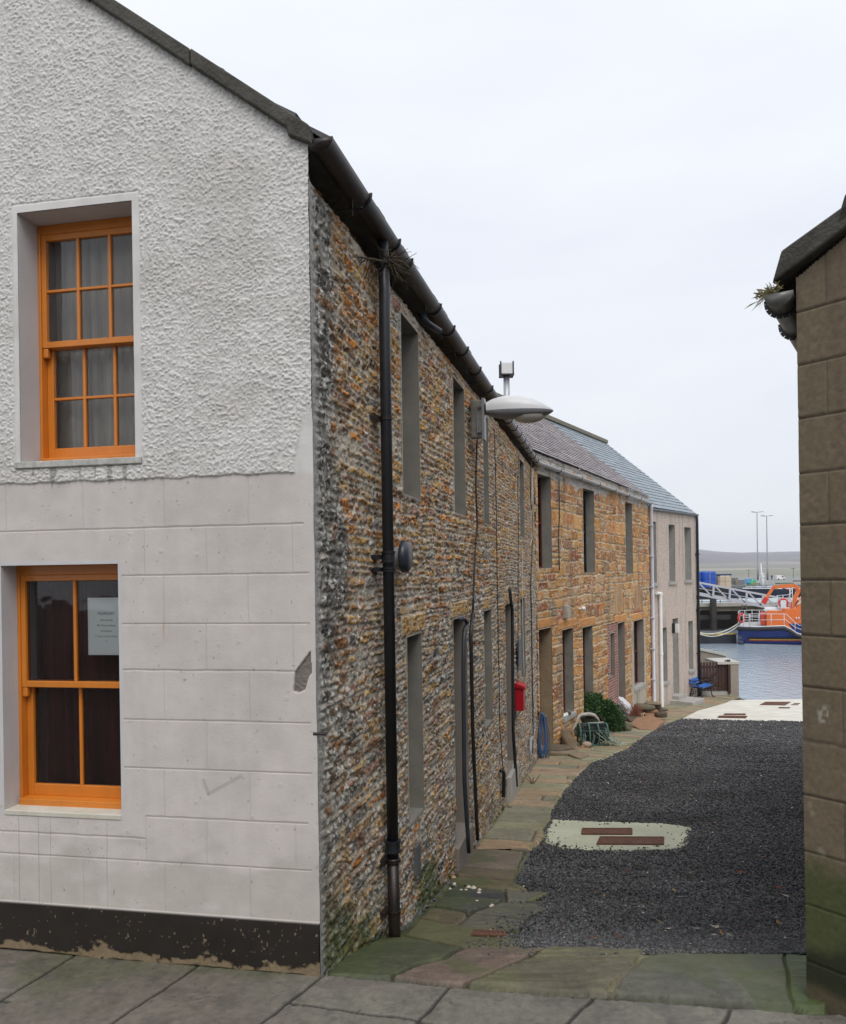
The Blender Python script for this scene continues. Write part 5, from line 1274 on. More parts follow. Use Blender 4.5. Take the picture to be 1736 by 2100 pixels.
# loose chips
ico = bmesh.new(); bmesh.ops.create_icosphere(ico, subdivisions=1, radius=1); iv = np.array([v.co[:] for v in ico.verts], np.float32); ifc = np.array([[v.index for v in f.verts] for f in ico.faces]); ico.free()
ico = bmesh.new(); bmesh.ops.create_cube(ico, size=1.6); cv = np.array([v.co[:] for v in ico.verts], np.float32); cf = np.array([[v.index for v in f.verts] for f in ico.faces]); ico.free()
cf = np.concatenate([cf[:, [0, 1, 2]], cf[:, [0, 2, 3]]])
def chips(name, px, py, pz, r, colr, seed, m):
    rs = np.random.RandomState(seed); n = len(px); nv = len(cv)
    ax = rs.normal(size=(n, 3)); ax /= np.linalg.norm(ax, axis=1)[:, None]; an = rs.uniform(0, 6.28, n); c, s = np.cos(an), np.sin(an)
    K = np.zeros((n, 3, 3)); K[:, 0, 1] = -ax[:, 2]; K[:, 0, 2] = ax[:, 1]; K[:, 1, 0] = ax[:, 2]; K[:, 1, 2] = -ax[:, 0]; K[:, 2, 0] = -ax[:, 1]; K[:, 2, 1] = ax[:, 0]
    Rm = np.eye(3)[None] + s[:, None, None] * K + (1 - c)[:, None, None] * (K @ K)
    sc = rs.uniform(.55, 1.15, (n, 1, 3)) * r[:, None, None]; V = (cv[None] * (1 + rs.uniform(-.3, .3, (n, nv, 3)))) * sc
    V = np.einsum('nij,nkj->nki', Rm, V); V[..., 2] *= .7; V += np.stack([px, py, pz], -1)[:, None, :]
    Fc = (cf[None] + (np.arange(n) * nv)[:, None, None]).reshape(-1, 3)
    me = bpy.data.meshes.new(name); me.vertices.add(n * nv); me.vertices.foreach_set('co', V.astype(np.float32).ravel())
    me.loops.add(Fc.size); me.loops.foreach_set('vertex_index', Fc.ravel().astype(np.int32)); me.polygons.add(len(Fc)); me.polygons.foreach_set('loop_start', np.arange(0, Fc.size, 3, dtype=np.int32)); me.update(calc_edges=True)
    at = me.color_attributes.new('col', 'FLOAT_COLOR', 'POINT'); cc = np.ones((n * nv, 4), np.float32); cc[:, :3] = np.repeat(colr, nv, 0); at.data.foreach_set('color', cc.ravel()); me.validate()
    return link(name, me, m)
rs = np.random.RandomState(77); N = 165000
py = 4.35 + (21) * rs.rand(N) ** 1.5; px = (-.05 + rs.rand(N) * .58) * py * 1.0 - .1
inp = poly_sd(px, py, PATH); ny = np.interp(px, [p[0] for p in MG], [p[1] for p in MG]); fyv = np.interp(px, [p[0] for p in (g2((1399, 1475)), g2((1648, 1481)))], [p[1] for p in (g2((1399, 1475)), g2((1648, 1481)))])
pa = poly_sd(px, py, PC); spill = rs.rand(N)
nz_ = fbm(px * 5, py * 5, 3, 231)
ok = (inp < .0) & (py > ny) & (py < fyv); ok |= (inp > 0) & (inp < .5) & (py > ny - .2) & (py < 7.0) & (spill < .5 * np.exp(-inp / .08) + .010) & (px > .2)
ok &= (pa < 0) | ((pa < .25) & (spill < .55 * np.exp(-np.maximum(pa, 0) / .035) + .012))
ok &= (px < .53 * py)
px, py, inp, pa = px[ok], py[ok], inp[ok], pa[ok]; n = len(px); print('chips', n)
r = (.0062 + .0060 * rs.rand(n)) * (1 + .06 * np.maximum(py - 5, 0)); r[(inp > .02) | (pa > .02)] *= .8
pz = G(py) + .005 + .4 * r + np.where((inp > 0), .022, 0) + np.where(pa > 0, .024, 0) + np.where((inp < 0) & (pa < 0), .03 * (fbm(px * .8, py * 1.6, 4, 220) - .5) + .004 - .02 * ss(fbm(px * .4, py * 1.5, 3, 221), .45, .7) + .006 * rs.rand(n), 0)
k = rs.rand(n, 1); cc = np.array((.108, .108, .112)) * (.38 + 1.25 * k ** 1.5) * (1 + .9 * (fbm(px * .9, py * 1.3, 3, 300)[:, None] - .5)); cc[k[:, 0] > .992] = (.22, .21, .20); cc[(k[:, 0] > .965) & (k[:, 0] < .972)] = (.11, .055, .035); cc[k[:, 0] > .9985] = (.6, .6, .58)
tag(chips('gravel', px, py, pz, r, cc, 5, gm), kind='stuff')

rs = random.Random(55); m_ = MB(); lc = [(.20, .07, .04), (.26, .16, .07), (.42, .38, .30), (.12, .05, .03), (.3, .25, .12)]
for i in range(170):
    y = 4.9 + 15 * rs.random() ** 1.4; x = rs.uniform(.3, .47 * y)
    if poly_sd(np.array([x]), np.array([y]), PATH)[0] > -.05 or poly_sd(np.array([x]), np.array([y]), PC)[0] > -.1: continue
    z = float(G(y)) + .030 + .01 * rs.random(); a = rs.uniform(0, 6.28); L = rs.uniform(.012, .05); w_ = L * rs.choice([.12, .3, .5]); m_.col = rs.choice(lc)
    d_ = Vector((math.cos(a), math.sin(a), rs.uniform(-.1, .1))) * L; n_ = Vector((-math.sin(a), math.cos(a), rs.uniform(-.3, .3))) * w_; c = Vector((x, y, z))
    m_.add([tuple(c - d_), tuple(c + n_), tuple(c + d_ + Vector((0, 0, .006))), tuple(c - n_)], [(0, 1, 2, 3)])
tag(m_.build('leaf_litter', mat_attr('dead_leaves', .9, .2, 30, 0, 1, .01)), kind='stuff')

# ================================================================== WATER, FAR SHORE
wm, wnt, wb = _new('harbour_water'); wb.inputs['Base Color'].default_value = (.30, .37, .43, 1); wb.inputs['Roughness'].default_value = .08; wb.inputs['IOR'].default_value = 1.33
tcw = _n(wnt, 'ShaderNodeTexCoord'); mpw = _n(wnt, 'ShaderNodeMapping'); mpw.inputs['Scale'].default_value = (1, .55, 1)
nw = _n(wnt, 'ShaderNodeTexNoise'); nw.inputs['Scale'].default_value = 2.2; nw.inputs['Detail'].default_value = 7; nw.inputs['Roughness'].default_value = .62
wnt.links.new(tcw.outputs['Object'], mpw.inputs['Vector']); wnt.links.new(mpw.outputs['Vector'], nw.inputs['Vector']); _bump(wnt, wb, nw.outputs['Fac'], .35, .16)
WT = MB(); WT.add([(-6000, SHY - .2, WZ), (9000, SHY - .2, WZ), (9000, 12000, WZ), (-6000, 12000, WZ)], [(0, 1, 2, 3)]); tag(WT.build('water', wm), kind='structure')
ys = np.concatenate([np.linspace(385, 900, 40), np.linspace(910, 4800, 160)]); us = np.linspace(-.5, 1.1, 420); U, Yg = np.meshgrid(us, ys); Xg = U * Yg
prf = np.interp(Yg, [385, 420, 700, 1500, 2500, 4000, 4800], [-6.3, -5.6, -4.2, 1, 22, 78, 60])
ridge = np.interp(U, [-.5, .1, .30, .35, .38, .41, .445, .48, .55, 1.1], [1.3, 1.25, 1.30, 1.20, 1.06, .97, .95, .98, 1.05, .8])
zz = prf * (1 + (ridge - 1) * ss(Yg, 1200, 2600)) + (fbm(Xg / 260, Yg / 400, 4, 240) - .5) * np.interp(Yg, [385, 1200, 4000], [.2, 7, 16])
hc = palette(hsh(np.floor(Xg / 120 + .6 * fbm(Xg / 200, Yg / 200, 2, 241)), np.floor(Yg / 330 + .8 * fbm(Xg / 250, Yg / 250, 2, 242)), 9), [(.20, .20, .155), (.27, .235, .185), (.21, .19, .165), (.175, .185, .145), (.29, .265, .225)], [3, 3, 2, 3, 2])
hth = ss(zz - 8 + 60 * (fbm(Xg / 150, Yg / 420, 4, 243) - .5), -16, 26); hc = mixc(hc, (.105, .085, .115), hth * .92) * (.85 + .3 * fbm(Xg / 60, Yg / 200, 4, 244))[..., None]
tag(hf('hills', Xg, Yg, zz + EZ, hc, None, mat_attr('moorland', .95, .2, .02, 0, 1, .1)), kind='structure')
hz = bpy.data.materials.new('haze'); hz.use_nodes = True; hn = hz.node_tree; hn.nodes.remove(hn.nodes['Principled BSDF']); pv = _n(hn, 'ShaderNodeVolumePrincipled')
pv.inputs['Color'].default_value = (.90, .94, 1, 1); pv.inputs['Density'].default_value = 1.5e-4; pv.inputs['Anisotropy'].default_value = 0
hn.links.new(pv.outputs[0], hn.nodes['Material Output'].inputs['Volume'])
m_ = MB(); m_.box(-2600, 5400, -60, 4900, -8, 180); hzo = m_.build('haze', hz); tag(hzo, kind='stuff')

# ================================================================== GARDEN WALL, GATE, BENCH
def onG(x, y, off=0): return gp(x, y, off)
gA = W3.P(W3.L + .12, .05, 0)
t = thing('garden_wall', 'harled garden wall with pale coping stepping down to a pier at the shore', 'wall', onG(1497, 1428))
hw = mat('tan_harl_wall', (.27, .235, .195), .9, c2=(.34, .30, .25), vs=6, bump=.6, bs=50, bd=.01)
Yw = 31.7; a = pt(1434, 1331, Yw); b = pt(1489, 1346, Yw); zb_ = -3.2
MB().prism([Vector((a.x - .8, Yw, zb_)), Vector((b.x, Yw, zb_)), Vector((b.x, Yw, b.z)), Vector((a.x - .8, Yw, a.z + .14))], (0, .25, 0)).build('wall', hw, t)
MB().prism([Vector((a.x - .8, Yw - .05, a.z + .14)), Vector((b.x + .05, Yw - .05, b.z)), Vector((b.x + .05, Yw - .05, b.z + .09)), Vector((a.x - .8, Yw - .05, a.z + .23))], (0, .35, 0)).build('coping', mat('pale_coping', (.48, .47, .43), .8, var=.1), t)
p0 = onG(1500, 1427); Yp = p0.y; pa_ = pt(1496, 1357, Yp); pb_ = pt(1515, 1357, Yp)
MB().box(pa_.x, pb_.x, Yp, Yp + 1.3, p0.z - .4, pa_.z - .10).build('pier', hw, t)
MB().box(pa_.x - .45, pb_.x + .03, Yp - .03, Yp + 1.33, pa_.z - .098, pa_.z + .0).build('coping', MATS['pale_coping'], t)
pk_ = onG(1437, 1425)
MB().box(pk_.x - .1, pa_.x + .0, Yp + .05, Yp + .22, p0.z - .35, p0.z + .16).build('base_kerb', M['concrete'], t)
gt_ = thing('garden_gate', 'dark brown picket gate between grey house and garden wall pier', 'gate', (pa_.x - .6, Yp + .12, p0.z))
brn = mat('dark_brown_stain', (.050, .018, .014), .6, var=.25, vs=9, bump=.2, sz=.2)
zg0 = p0.z + .20; gx0 = pt(1437, 1390, Yp).x; gx1 = pa_.x - .04; ztop = pt(1465, 1358, Yp).z
n = 9
for i in range(n):
    x = gx0 + (gx1 - gx0) * (i + .5) / n; w_ = (gx1 - gx0) / n * .66; zt_ = ztop + (.06 if i == n - 1 else .0)
    MB().prism([Vector((x - w_ / 2, Yp + .08, zg0)), Vector((x + w_ / 2, Yp + .08, zg0)), Vector((x + w_ / 2, Yp + .08, zt_ - .03)), Vector((x + w_ * .3, Yp + .08, zt_)), Vector((x - w_ * .3, Yp + .08, zt_)), Vector((x - w_ / 2, Yp + .08, zt_ - .03))], (0, .025, 0)).build('picket', brn, gt_)
m_ = MB(); hgt = ztop - zg0
for k in (.18, .82): m_.box(gx0, gx1, Yp + .107, Yp + .15, zg0 + hgt * k - .05, zg0 + hgt * k + .05)
m_.bar((gx0 + .1, Yp + .13, zg0 + hgt * .2), (gx1 - .15, Yp + .13, zg0 + hgt * .8), .03, .08)
m_.build('rail', brn, gt_)
MB().box(gx1 - .02, gx1 + .08, Yp - .02, Yp + .1, zg0 - .1, ztop + .08).build('gate_post', brn, gt_)

# bench : back to the grey wall, length along the wall
bl = onG(1413.5, 1434); br_ = onG(1442, 1445)
ax_ = Vector((br_.x - bl.x, br_.y - bl.y, 0)); dep = ax_.length; ax_.normalize(); az_ = Vector((W3.d[0], W3.d[1], 0)); ax_ = Vector((W3.n[0], W3.n[1], 0)) * .9 + ax_ * .1; ax_.normalize()
bo = bl.copy(); zG_ = float(G(bl.y)) + .03; bo.z = zG_
SB = 1.10
def BP(p, l, z): return bo + ax_ * (p * SB) + az_ * (l * SB) + Vector((0, 0, z * SB))
bn = thing('bench', 'blue slatted bench with black scrolled cast iron ends against the grey house', 'bench', bo)
LB = .92
def curve(pts, k=6):
    out = []
    P = [Vector(p) for p in pts]; P = [P[0]] + P + [P[-1]]
    for i in range(1, len(P) - 2):
        for j in range(k):
            t = j / k; a, b, c, d = P[i - 1], P[i], P[i + 1], P[i + 2]
            out.append(.5 * ((2 * b) + (c - a) * t + (2 * a - 5 * b + 4 * c - d) * t * t + (3 * b - a - 3 * c + d) * t ** 3))
    out.append(P[-2]); return out
blk = mat('black_iron_paint', (.015, .016, .017), .4, var=.2, bump=.1); blu = mat('blue_slat_paint', (.045, .16, .50), .42, var=.15, vs=8, bump=.15)
for l in (0.0, LB):
    m_ = MB()
    def cv_(pts, r): m_.tube([BP(p, l, z) for p, _, z in [tuple(q) for q in curve([(a, 0, b) for a, b in pts])]], r, 7)
    cv_([(.02, 0), (.06, .18), (.10, .33), (.10, .42), (.03, .60), (-.06, .78), (-.14, .83), (-.18, .80)], .021)
    cv_([(.50, 0), (.46, .10), (.44, .25), (.40, .36), (.30, .39), (.12, .38)], .020)
    cv_([(.58, .0), (.50, .015), (.50, .03)], .018); cv_([(.04, .62), (.16, .60), (.34, .64), (.47, .63), (.50, .57), (.44, .54)], .018)
    cv_([(.44, .54), (.34, .50), (.36, .43), (.40, .38)], .016); cv_([(.12, .38), (.34, .42), (.47, .41), (.52, .36)], .018)
    for (cx_, cz_, r_) in [(.20, .50, .075), (.17, .25, .08), (.34, .28, .05), (.30, .49, .05), (.08, .14, .05)]:
        m_.tube([BP(cx_ + r_ * math.cos(a), l, cz_ + r_ * math.sin(a)) for a in [i * math.pi / 7 for i in range(15)]], .011, 5)
        for a in (0, 1.57): m_.tube([BP(cx_ - r_ * math.cos(a), l, cz_ - r_ * math.sin(a)), BP(cx_ + r_ * math.cos(a), l, cz_ + r_ * math.sin(a))], .008, 5)
    m_.build('cast_end', blk, bn, smooth=True)
for (p, z) in [(.13, .405), (.20, .425), (.27, .43), (.34, .43), (.41, .425), (.48, .40)]:
    MB().bar(BP(p, -.03, z), BP(p, LB + .03, z), .060 * SB, .022, up=(0, 0, 1)).build('seat_slat', blu, bn)
for (p, z) in [(.075, .49), (.05, .555), (.02, .62), (-.01, .685), (-.045, .75), (-.10, .815)]:
    a_ = BP(p, -.03, z); b_ = BP(p, LB + .03, z); MB().bar(a_, b_, .022, .055 * SB, up=(-.35 * ax_.x, -.35 * ax_.y, 1)).build('back_slat', blu, bn)

# ================================================================== things along the path
def c3(x, y): return (1076.6 + .2067 * x, 1384.3 + .2067 * y)
stone_tan = mat('tan_flagstone', (.17, .13, .085), .85, c2=(.27, .21, .14), vs=7, bump=.6, bs=50, bd=.006)
stone_brn = mat('brown_flagstone', (.085, .065, .045), .85, c2=(.15, .115, .08), vs=7, bump=.6, bs=50, bd=.006)
stone_grn = mat('greenish_boulder', (.10, .095, .065), .85, c2=(.20, .18, .12), vs=7, bump=.6, bs=50, bd=.006)
stone_or = mat('orange_sandstone_piece', (.26, .13, .07), .85, c2=(.34, .20, .12), vs=7, bump=.6, bs=50, bd=.006)
stone_pk = mat('pink_sea_boulder', (.34, .25, .19), .7, c2=(.40, .31, .24), vs=4, bump=.15, bs=50)
PFn = .04
# hose: hung coils
hp = pt(1112, 1462, W1.P(11.6, .3, 0).y); Yh = 15.95
hs_ = thing('garden_hose', 'blue and grey hose looped over a tap beside the orange doorway', 'hose', pt(1112, 1560, Yh))
hk_ = pt(1108, 1463, Yh)
rs = random.Random(21)
def loop(xl, xr, yt, yb, dy, m, nm, r=.012):
    pts = []
    for i in range(25):
        a = 2 * math.pi * i / 24 - math.pi / 2
        u_ = math.cos(a); v_ = math.sin(a); wd = .35 + .65 * ((v_ + 1) / 2) if True else 1
        x = (xl + xr) / 2 + (xr - xl) / 2 * u_ * wd; y = (yt + yb) / 2 + (yb - yt) / 2 * v_
        p = pt(x, y, Yh + dy + rs.uniform(-.015, .015)); pts.append(p)
    MB().tube(pts, r, 6).build(nm, m, hs_, smooth=True)
bl_ = mat('blue_hose', (.05, .13, .36), .35, var=.1, bump=0); gl_ = mat('grey_hose', (.13, .15, .17), .4, var=.1, bump=0)
for args in [(1101, 1121, 1464, 1557, -.05, bl_), (1104, 1128, 1463, 1559, -.02, gl_), (1103, 1116, 1465, 1552, -.08, gl_), (1106, 1132, 1466, 1561, -.10, gl_), (1100, 1125, 1464, 1562, .0, gl_), (1108, 1119, 1462, 1545, -.11, bl_), (1105, 1123, 1464, 1550, -.14, bl_)]:
    loop(*args[:5], args[5], 'hose_coil')
MB().tube([hk_ + Vector((-.02, .35, .0)), hk_ + Vector((0, -.12, .01))], .018, 8).build('tap', mat('brass', (.22, .20, .17), .4, .6, bump=0), hs_)
# flat slabs by the doorway
def flat(name, label, poly, th, m, off, cat='stone slab', group=None):
    P = [onG(*p) for p in poly]; z0 = sum(float(G(p.y)) for p in P) / len(P) + off; P = [Vector((p.x, p.y, z0)) for p in P]
    Q = []
    for i, p in enumerate(P):
        q = P[(i + 1) % len(P)]
        for k in range(3): Q.append(p.lerp(q, k / 3) + Vector((rs.uniform(-.01, .01), rs.uniform(-.01, .01), rs.uniform(-.004, .004))) * (2 if k else 1))
    o = MB().prism(Q, (0, 0, th)).build(name, m, bevel=.008); return tag(o, label, cat, group)
flat('stone_slab', 'thick tan slab lying in front of the hose and orange doorway', [c3(205, 812), (1124.5, 1552), c3(430, 820), c3(560, 855), c3(640, 822), c3(480, 790), c3(330, 795)], .055, stone_tan, .035)
flat('doormat_slab', 'thin dark slab behind the tan slab at the orange doorway', [c3(190, 800), c3(330, 808), c3(495, 790), c3(430, 768), c3(250, 760)], .045, stone_brn, .105)
# leaning slab
q0 = onG(*c3(440, 752)); Yl = q0.y
P = [pt(*c3(x, y), Yl + d) for x, y, d in [(468, 752, 0), (532, 672, .02), (415, 537, .22), (383, 545, .24), (382, 600, .2)]]
tag(MB().prism(P, Vector((-.05, .06, .0))).build('leaning_slab', stone_tan, bevel=.01), 'tall tan stone slab leaning against the orange wall beside the creel', 'stone slab')
q0 = onG(*c3(400, 740)); P = [pt(*c3(x, y), q0.y + .25) for x, y in [(365, 745), (440, 752), (430, 640), (378, 560)]]
tag(MB().prism(P, Vector((-.04, .08, 0))).build('dark_slab', stone_brn, bevel=.01), 'dark slab hidden behind the leaning tan slab', 'stone slab')
# boulders
def boulder(name, label, cx, cy, wpx, hpx, m, seed, sc=(1, .8, None), rot=0, amp=.12, sq=1, group=None, cat='stone', lift=0, tilt=(0, 0)):
    q = onG(cx, cy + hpx / 2); s = q.y / F; r = wpx * s / 2; hz_ = hpx * s / 2
    o = MB().rock((q.x, q.y + r * .5, q.z + hz_ * .95 + lift), 1, (r, r * sc[1], hz_), seed=seed, sub=3, rot=rot, amp=amp, sq=sq, tilt=tilt).build(name, m, smooth=True)
    return tag(o, label, cat, group)
boulder('sea_boulder', 'smooth egg-shaped pink boulder in front of the lobster creel', c3(620, 694)[0], c3(620, 694)[1], 20.5, 13.5, stone_pk, 1, amp=.03)
boulder('pebble', 'small reddish pebble tucked left of the pink boulder', c3(574, 714)[0], c3(574, 714)[1], 10, 6, stone_or, 2)
boulder('pebble', 'flat white pebble on the path right of the pink boulder', c3(690, 738)[0], c3(690, 738)[1], 8, 2.4, M['white'], 3)
boulder('boulder', 'grey-green angular boulder right of the shrub', c3(1020, 512)[0], c3(1020, 512)[1], 22, 21, stone_grn, 4, amp=.3, sq=.8)
flat('stone_slab', 'broad orange slab at the foot of the stacked stones', [c3(1045, 520), c3(1140, 550), c3(1290, 556), c3(1385, 505), c3(1250, 470), c3(1110, 490)], .10, stone_or, .02)
flat('stone_slab', 'dark round-cornered slab under the dried plant', [c3(1010, 480), c3(1060, 500), c3(1140, 498), c3(1185, 475), c3(1100, 455), c3(1010, 450)], .04, stone_brn, .13)
# stacked stones
stk = [('lowest brown block at the left of the stone stack', 1235, 410, 95, 62, stone_or, 0), ('big dark block at the right of the stone stack', 1350, 390, 122, 58, stone_brn, 0), ('small rounded stone at the foot of the stone stack', 1275, 448, 60, 45, stone_tan, 0),
       ('rounded tan stone in the middle of the stone stack', 1255, 357, 135, 40, stone_or, .27), ('thin flat stone over the dark block of the stack', 1368, 344, 105, 24, stone_brn, .26), ('rounded orange stone left of the middle of the stack', 1140, 352, 100, 42, stone_or, .27),
       ('wide greenish slab-like stone near the top of the stack', 1192, 317, 195, 62, stone_grn, .42), ('grey block right of the greenish top stone', 1320, 312, 75, 42, stone_grn, .42), ('flat lichened topmost stone of the stack', 1270, 280, 160, 26, stone_tan, .62)]
qs = onG(*c3(1260, 468)); s_px = qs.y / F
for i, (lb_, cx_, cy_, w_, h_, m, lf) in enumerate(stk):
    p = pt(*c3(cx_, cy_), qs.y + .2 + .12 * (i > 2)); w_ = w_ * .2067 * s_px * 1.04; h_ = h_ * .2067 * s_px * 1.1
    o = MB().rock(tuple(p), 1, (w_ / 2, w_ * .36, h_ / 2), seed=30 + i, sub=3, amp=.16, sq=.65, rot=rs.uniform(-.2, .2)).build('stacked_stone', m, smooth=True)
    tag(o, lb_, 'stone', 'flat stones stacked by the downpipe')
# dried plant
q = onG(*c3(1105, 470)); s_ = q.y / F; m_ = MB()
for i in range(220):
    a = rs.uniform(0, 6.28); r = rs.uniform(.02, .42) * s_ * 100 * .2067 * 1.6; top = Vector((rs.gauss(0, .09), rs.gauss(0, .08), rs.uniform(.12, .52)))
    e = Vector((r * math.cos(a) * 1.25, r * math.sin(a) * .6, rs.uniform(.0, .12))); md = (top + e) * .5 + Vector((e.x * .15, e.y * .15, .06)); m_.tube([q + top, q + md, q + e], [.005, .004, .003], 4)
tag(m_.build('dried_plant', mat('dead_rusty_stems', (.22, .075, .045), .9, c2=(.32, .14, .09), vs=9, bump=0)), 'heap of rusty red dried plant stems before the stacked stones', 'dried plant')
# white bag
q = onG(*c3(985, 455)); Yb = q.y - .12; bgm = mat('white_plastic_bag', (.62, .60, .62), .45, var=.08, vs=5, bump=.3, bs=14, bd=.02)
bt_ = thing('rubbish_bag', 'crumpled white plastic bag beside the shrub under the last doorway', 'bag', q)
P0 = pt(*c3(955, 250), Yb); P1 = pt(*c3(1035, 395), Yb)
MB().rock(tuple((P0 + P1) / 2), 1, ((P1 - P0).length * .30, .22, (P1 - P0).length * .70), seed=77, sub=4, amp=.35, tilt=(0, -.62)).build('bag', bgm, bt_, smooth=False)
P2 = pt(*c3(955, 420), Yb + .1); MB().rock(tuple(P2), 1, (.30, .22, .30), seed=78, sub=4, amp=.35).build('bag', mat('bluish_plastic_bag', (.42, .44, .52), .4, var=.15, vs=9, bump=.3, bs=16, bd=.02), bt_, smooth=False)
P3 = pt(*c3(998, 458), Yb - .05); MB().rock(tuple(P3), 1, (.12, .1, .06), seed=79, sub=3, amp=.35).build('red_wrapping', mat('magenta_net', (.30, .02, .08), .6, bump=0), bt_, smooth=True)
# shrub
q = onG(*c3(830, 560)); Ysh = q.y - .1; s_ = Ysh / F
def ysh(x, y, r):
    sw = W2.hit(*c3(x, y))[0]; return min(Ysh, float(W2.P(sw, 0, 0).y) - r * .2067 * s_ * .9)
shr = thing('shrub', 'dense dark green rounded shrub growing against the orange house', 'shrub', (q.x, Ysh, float(G(Ysh))))
blobs = [(650, 300, 88), (720, 330, 110), (800, 370, 115), (660, 240, 62), (720, 225, 45), (830, 310, 60), (880, 430, 108), (640, 380, 80), (740, 430, 100), (900, 520, 85), (930, 450, 55), (620, 220, 45), (860, 570, 60), (600, 320, 38), (850, 350, 70), (700, 280, 80)]
core = MB()
for i, (x, y, r) in enumerate(blobs):
    p = pt(*c3(x, y), ysh(x, y, r)); core.rock(tuple(p), r * .2067 * s_ * .72, (1, .9, 1), seed=i, sub=2, amp=.3)
stm = MB(); cb = Vector((pt(*c3(800, 400), Ysh).x, Ysh, float(G(Ysh))))
for i, (x, y, r) in enumerate(blobs): stm.tube([cb + Vector((rs.uniform(-.05, .05), 0, -.05)), (cb + pt(*c3(x, y), ysh(x, y, r))) / 2 + Vector((rs.uniform(-.1, .1), rs.uniform(-.1, .1), 0)), pt(*c3(x, y), ysh(x, y, r))], [.03, .02, .006], 6)
stm.build('stem', mat('shrub_bark', (.07, .05, .035), .9), shr)
lf = MB(); rs2 = np.random.RandomState(6); greens = [(.022, .065, .018), (.035, .095, .022), (.055, .135, .035), (.016, .045, .014), (.08, .17, .05), (.12, .12, .03)]
for i, (x, y, r) in enumerate(blobs):
    c0 = pt(*c3(x, y), ysh(x, y, r)); R0_ = r * .2067 * s_
    nL = int(1100 * (r / 90) ** 2)
    for j in range(nL):
        d_ = rs2.normal(size=3); d_ /= np.linalg.norm(d_); rr = R0_ * (.62 + .45 * rs2.rand() ** .7) * (1 + .18 * math.sin(d_[0] * 7 + i) * math.cos(d_[2] * 6 + i * 2))
        p = c0 + Vector((d_[0] * rr, d_[1] * rr * .9, d_[2] * rr)); L = rs2.uniform(.032, .060)
        a = Vector((d_ * .6 + rs2.normal(size=3) * .6).tolist()).normalized(); b = a.cross(Vector(rs2.normal(size=3).tolist())).normalized() * L * .32
        lf.col = greens[rs2.choice(6, p=[.28, .28, .16, .16, .10, .02])]
        lf.add([tuple(p), tuple(p + a * L * .5 + b), tuple(p + a * L), tuple(p + a * L * .5 - b)], [(0, 1, 2, 3)])
lf.build('foliage', mat_attr('glossy_leaves', .5, .2, 20, 0, 1, .01, .4), shr)
# lobster creel
q = onG(*c3(690, 722)); Yc_ = q.y; cr = thing('lobster_creel', 'green netted lobster creel with pale rope between leaning slab and shrub', 'creel', q)
xa = pt(*c3(560, 700), Yc_ + .1).x; xb = pt(*c3(832, 700), Yc_ + .1).x; zc0 = q.z + .03; hc_ = .50; wy = .42
gn = mat('green_net_twine', (.02, .09, .075), .7, c2=(.10, .20, .17), vs=30, bump=.3); blkn = mat('black_net', (.012, .014, .013), .8, var=.3, bump=0)
m_ = MB()
def arch(x, r, m, k=10): m.tube([Vector((x, Yc_ + .1 + wy / 2 - wy / 2 * math.cos(math.pi * i / k), zc0 + hc_ * .9 * math.sin(math.pi * i / k) ** .55)) for i in range(k + 1)], r, 6)
for i in range(4): arch(xa + (xb - xa) * i / 3, .020, m_)
for yy, zz_ in [(Yc_ + .1, zc0), (Yc_ + .1 + wy, zc0), (Yc_ + .1 + wy * .12, zc0 + hc_ * .62), (Yc_ + .1 + wy * .88, zc0 + hc_ * .62), (Yc_ + .1 + wy / 2, zc0 + hc_ * .9)]:
    m_.tube([(xa, yy, zz_), (xb, yy, zz_)], .018, 6)
m_.build('frame', gn, cr, smooth=True)
m_ = MB(); nA = 16
for i in range(nA + 1): arch(xa + (xb - xa) * i / nA, .008, m_, 8)
for j in range(1, 12):
    f_ = j / 12; yy = Yc_ + .1 + wy / 2 - wy / 2 * math.cos(math.pi * f_); zz_ = zc0 + hc_ * .9 * math.sin(math.pi * f_) ** .55
    m_.tube([(xa + (xb - xa) * i / 8, yy + rs.uniform(-.01, .01), zz_ + rs.uniform(-.015, .01)) for i in range(9)], .008, 4)
m_.build('netting', blkn, cr)
m_ = MB()
for k in range(7):
    x = xa + (xb - xa) * rs.uniform(.0, 1); m_.tube([(x, Yc_ + .10 + .1, zc0 + .38), (x + .03, Yc_ + .09, zc0 + .2), (x - .02, Yc_ + .07, zc0 + .02)], .007, 5)
for k in range(40):
    x = xb - rs.uniform(-.03, .12); z_ = zc0 + rs.uniform(0, .38); m_.tube([(x, Yc_ + .05 + rs.uniform(0, .1), z_), (x + rs.uniform(-.05, .05), Yc_ + .04, z_ + rs.uniform(-.05, .05))], .008, 5)
m_.build('rope_wrap', mat('teal_rope', (.06, .15, .14), .8, c2=(.22, .30, .27), vs=20, bump=0), cr)
MB().rock((xa + .34, Yc_ + .3, zc0 + .20), 1, (.28, .17, .20), seed=5, sub=2, amp=.4).build('dark_interior', mat('dark_creel_interior', (.022, .028, .02), .9, var=.4, vs=30, bump=.6), cr)  # dark lump added inside so the creel's interior reads dark
# rope heap
m_ = MB(); q = onG(*c3(930, 715))
for k in range(16):
    x0_, x1_ = rs.uniform(-.55, -.25), rs.uniform(.0, .38); y0_ = rs.uniform(-.05, .25); pts = []
    for i in range(7):
        t_ = i / 6; pts.append(q + Vector((x0_ + (x1_ - x0_) * t_, y0_ + .06 * math.sin(t_ * 6 + k), .035 + max(0, .32 * (1 - t_ * 1.6)) * rs.uniform(.6, 1) + .01)))
    m_.tube(pts, .009, 5)
tag(m_.build('rope_heap', mat('pale_green_rope', (.20, .27, .20), .85, c2=(.38, .40, .32), vs=15, bump=0)), 'strands of pale green rope spilling from the creel onto the path', 'rope')
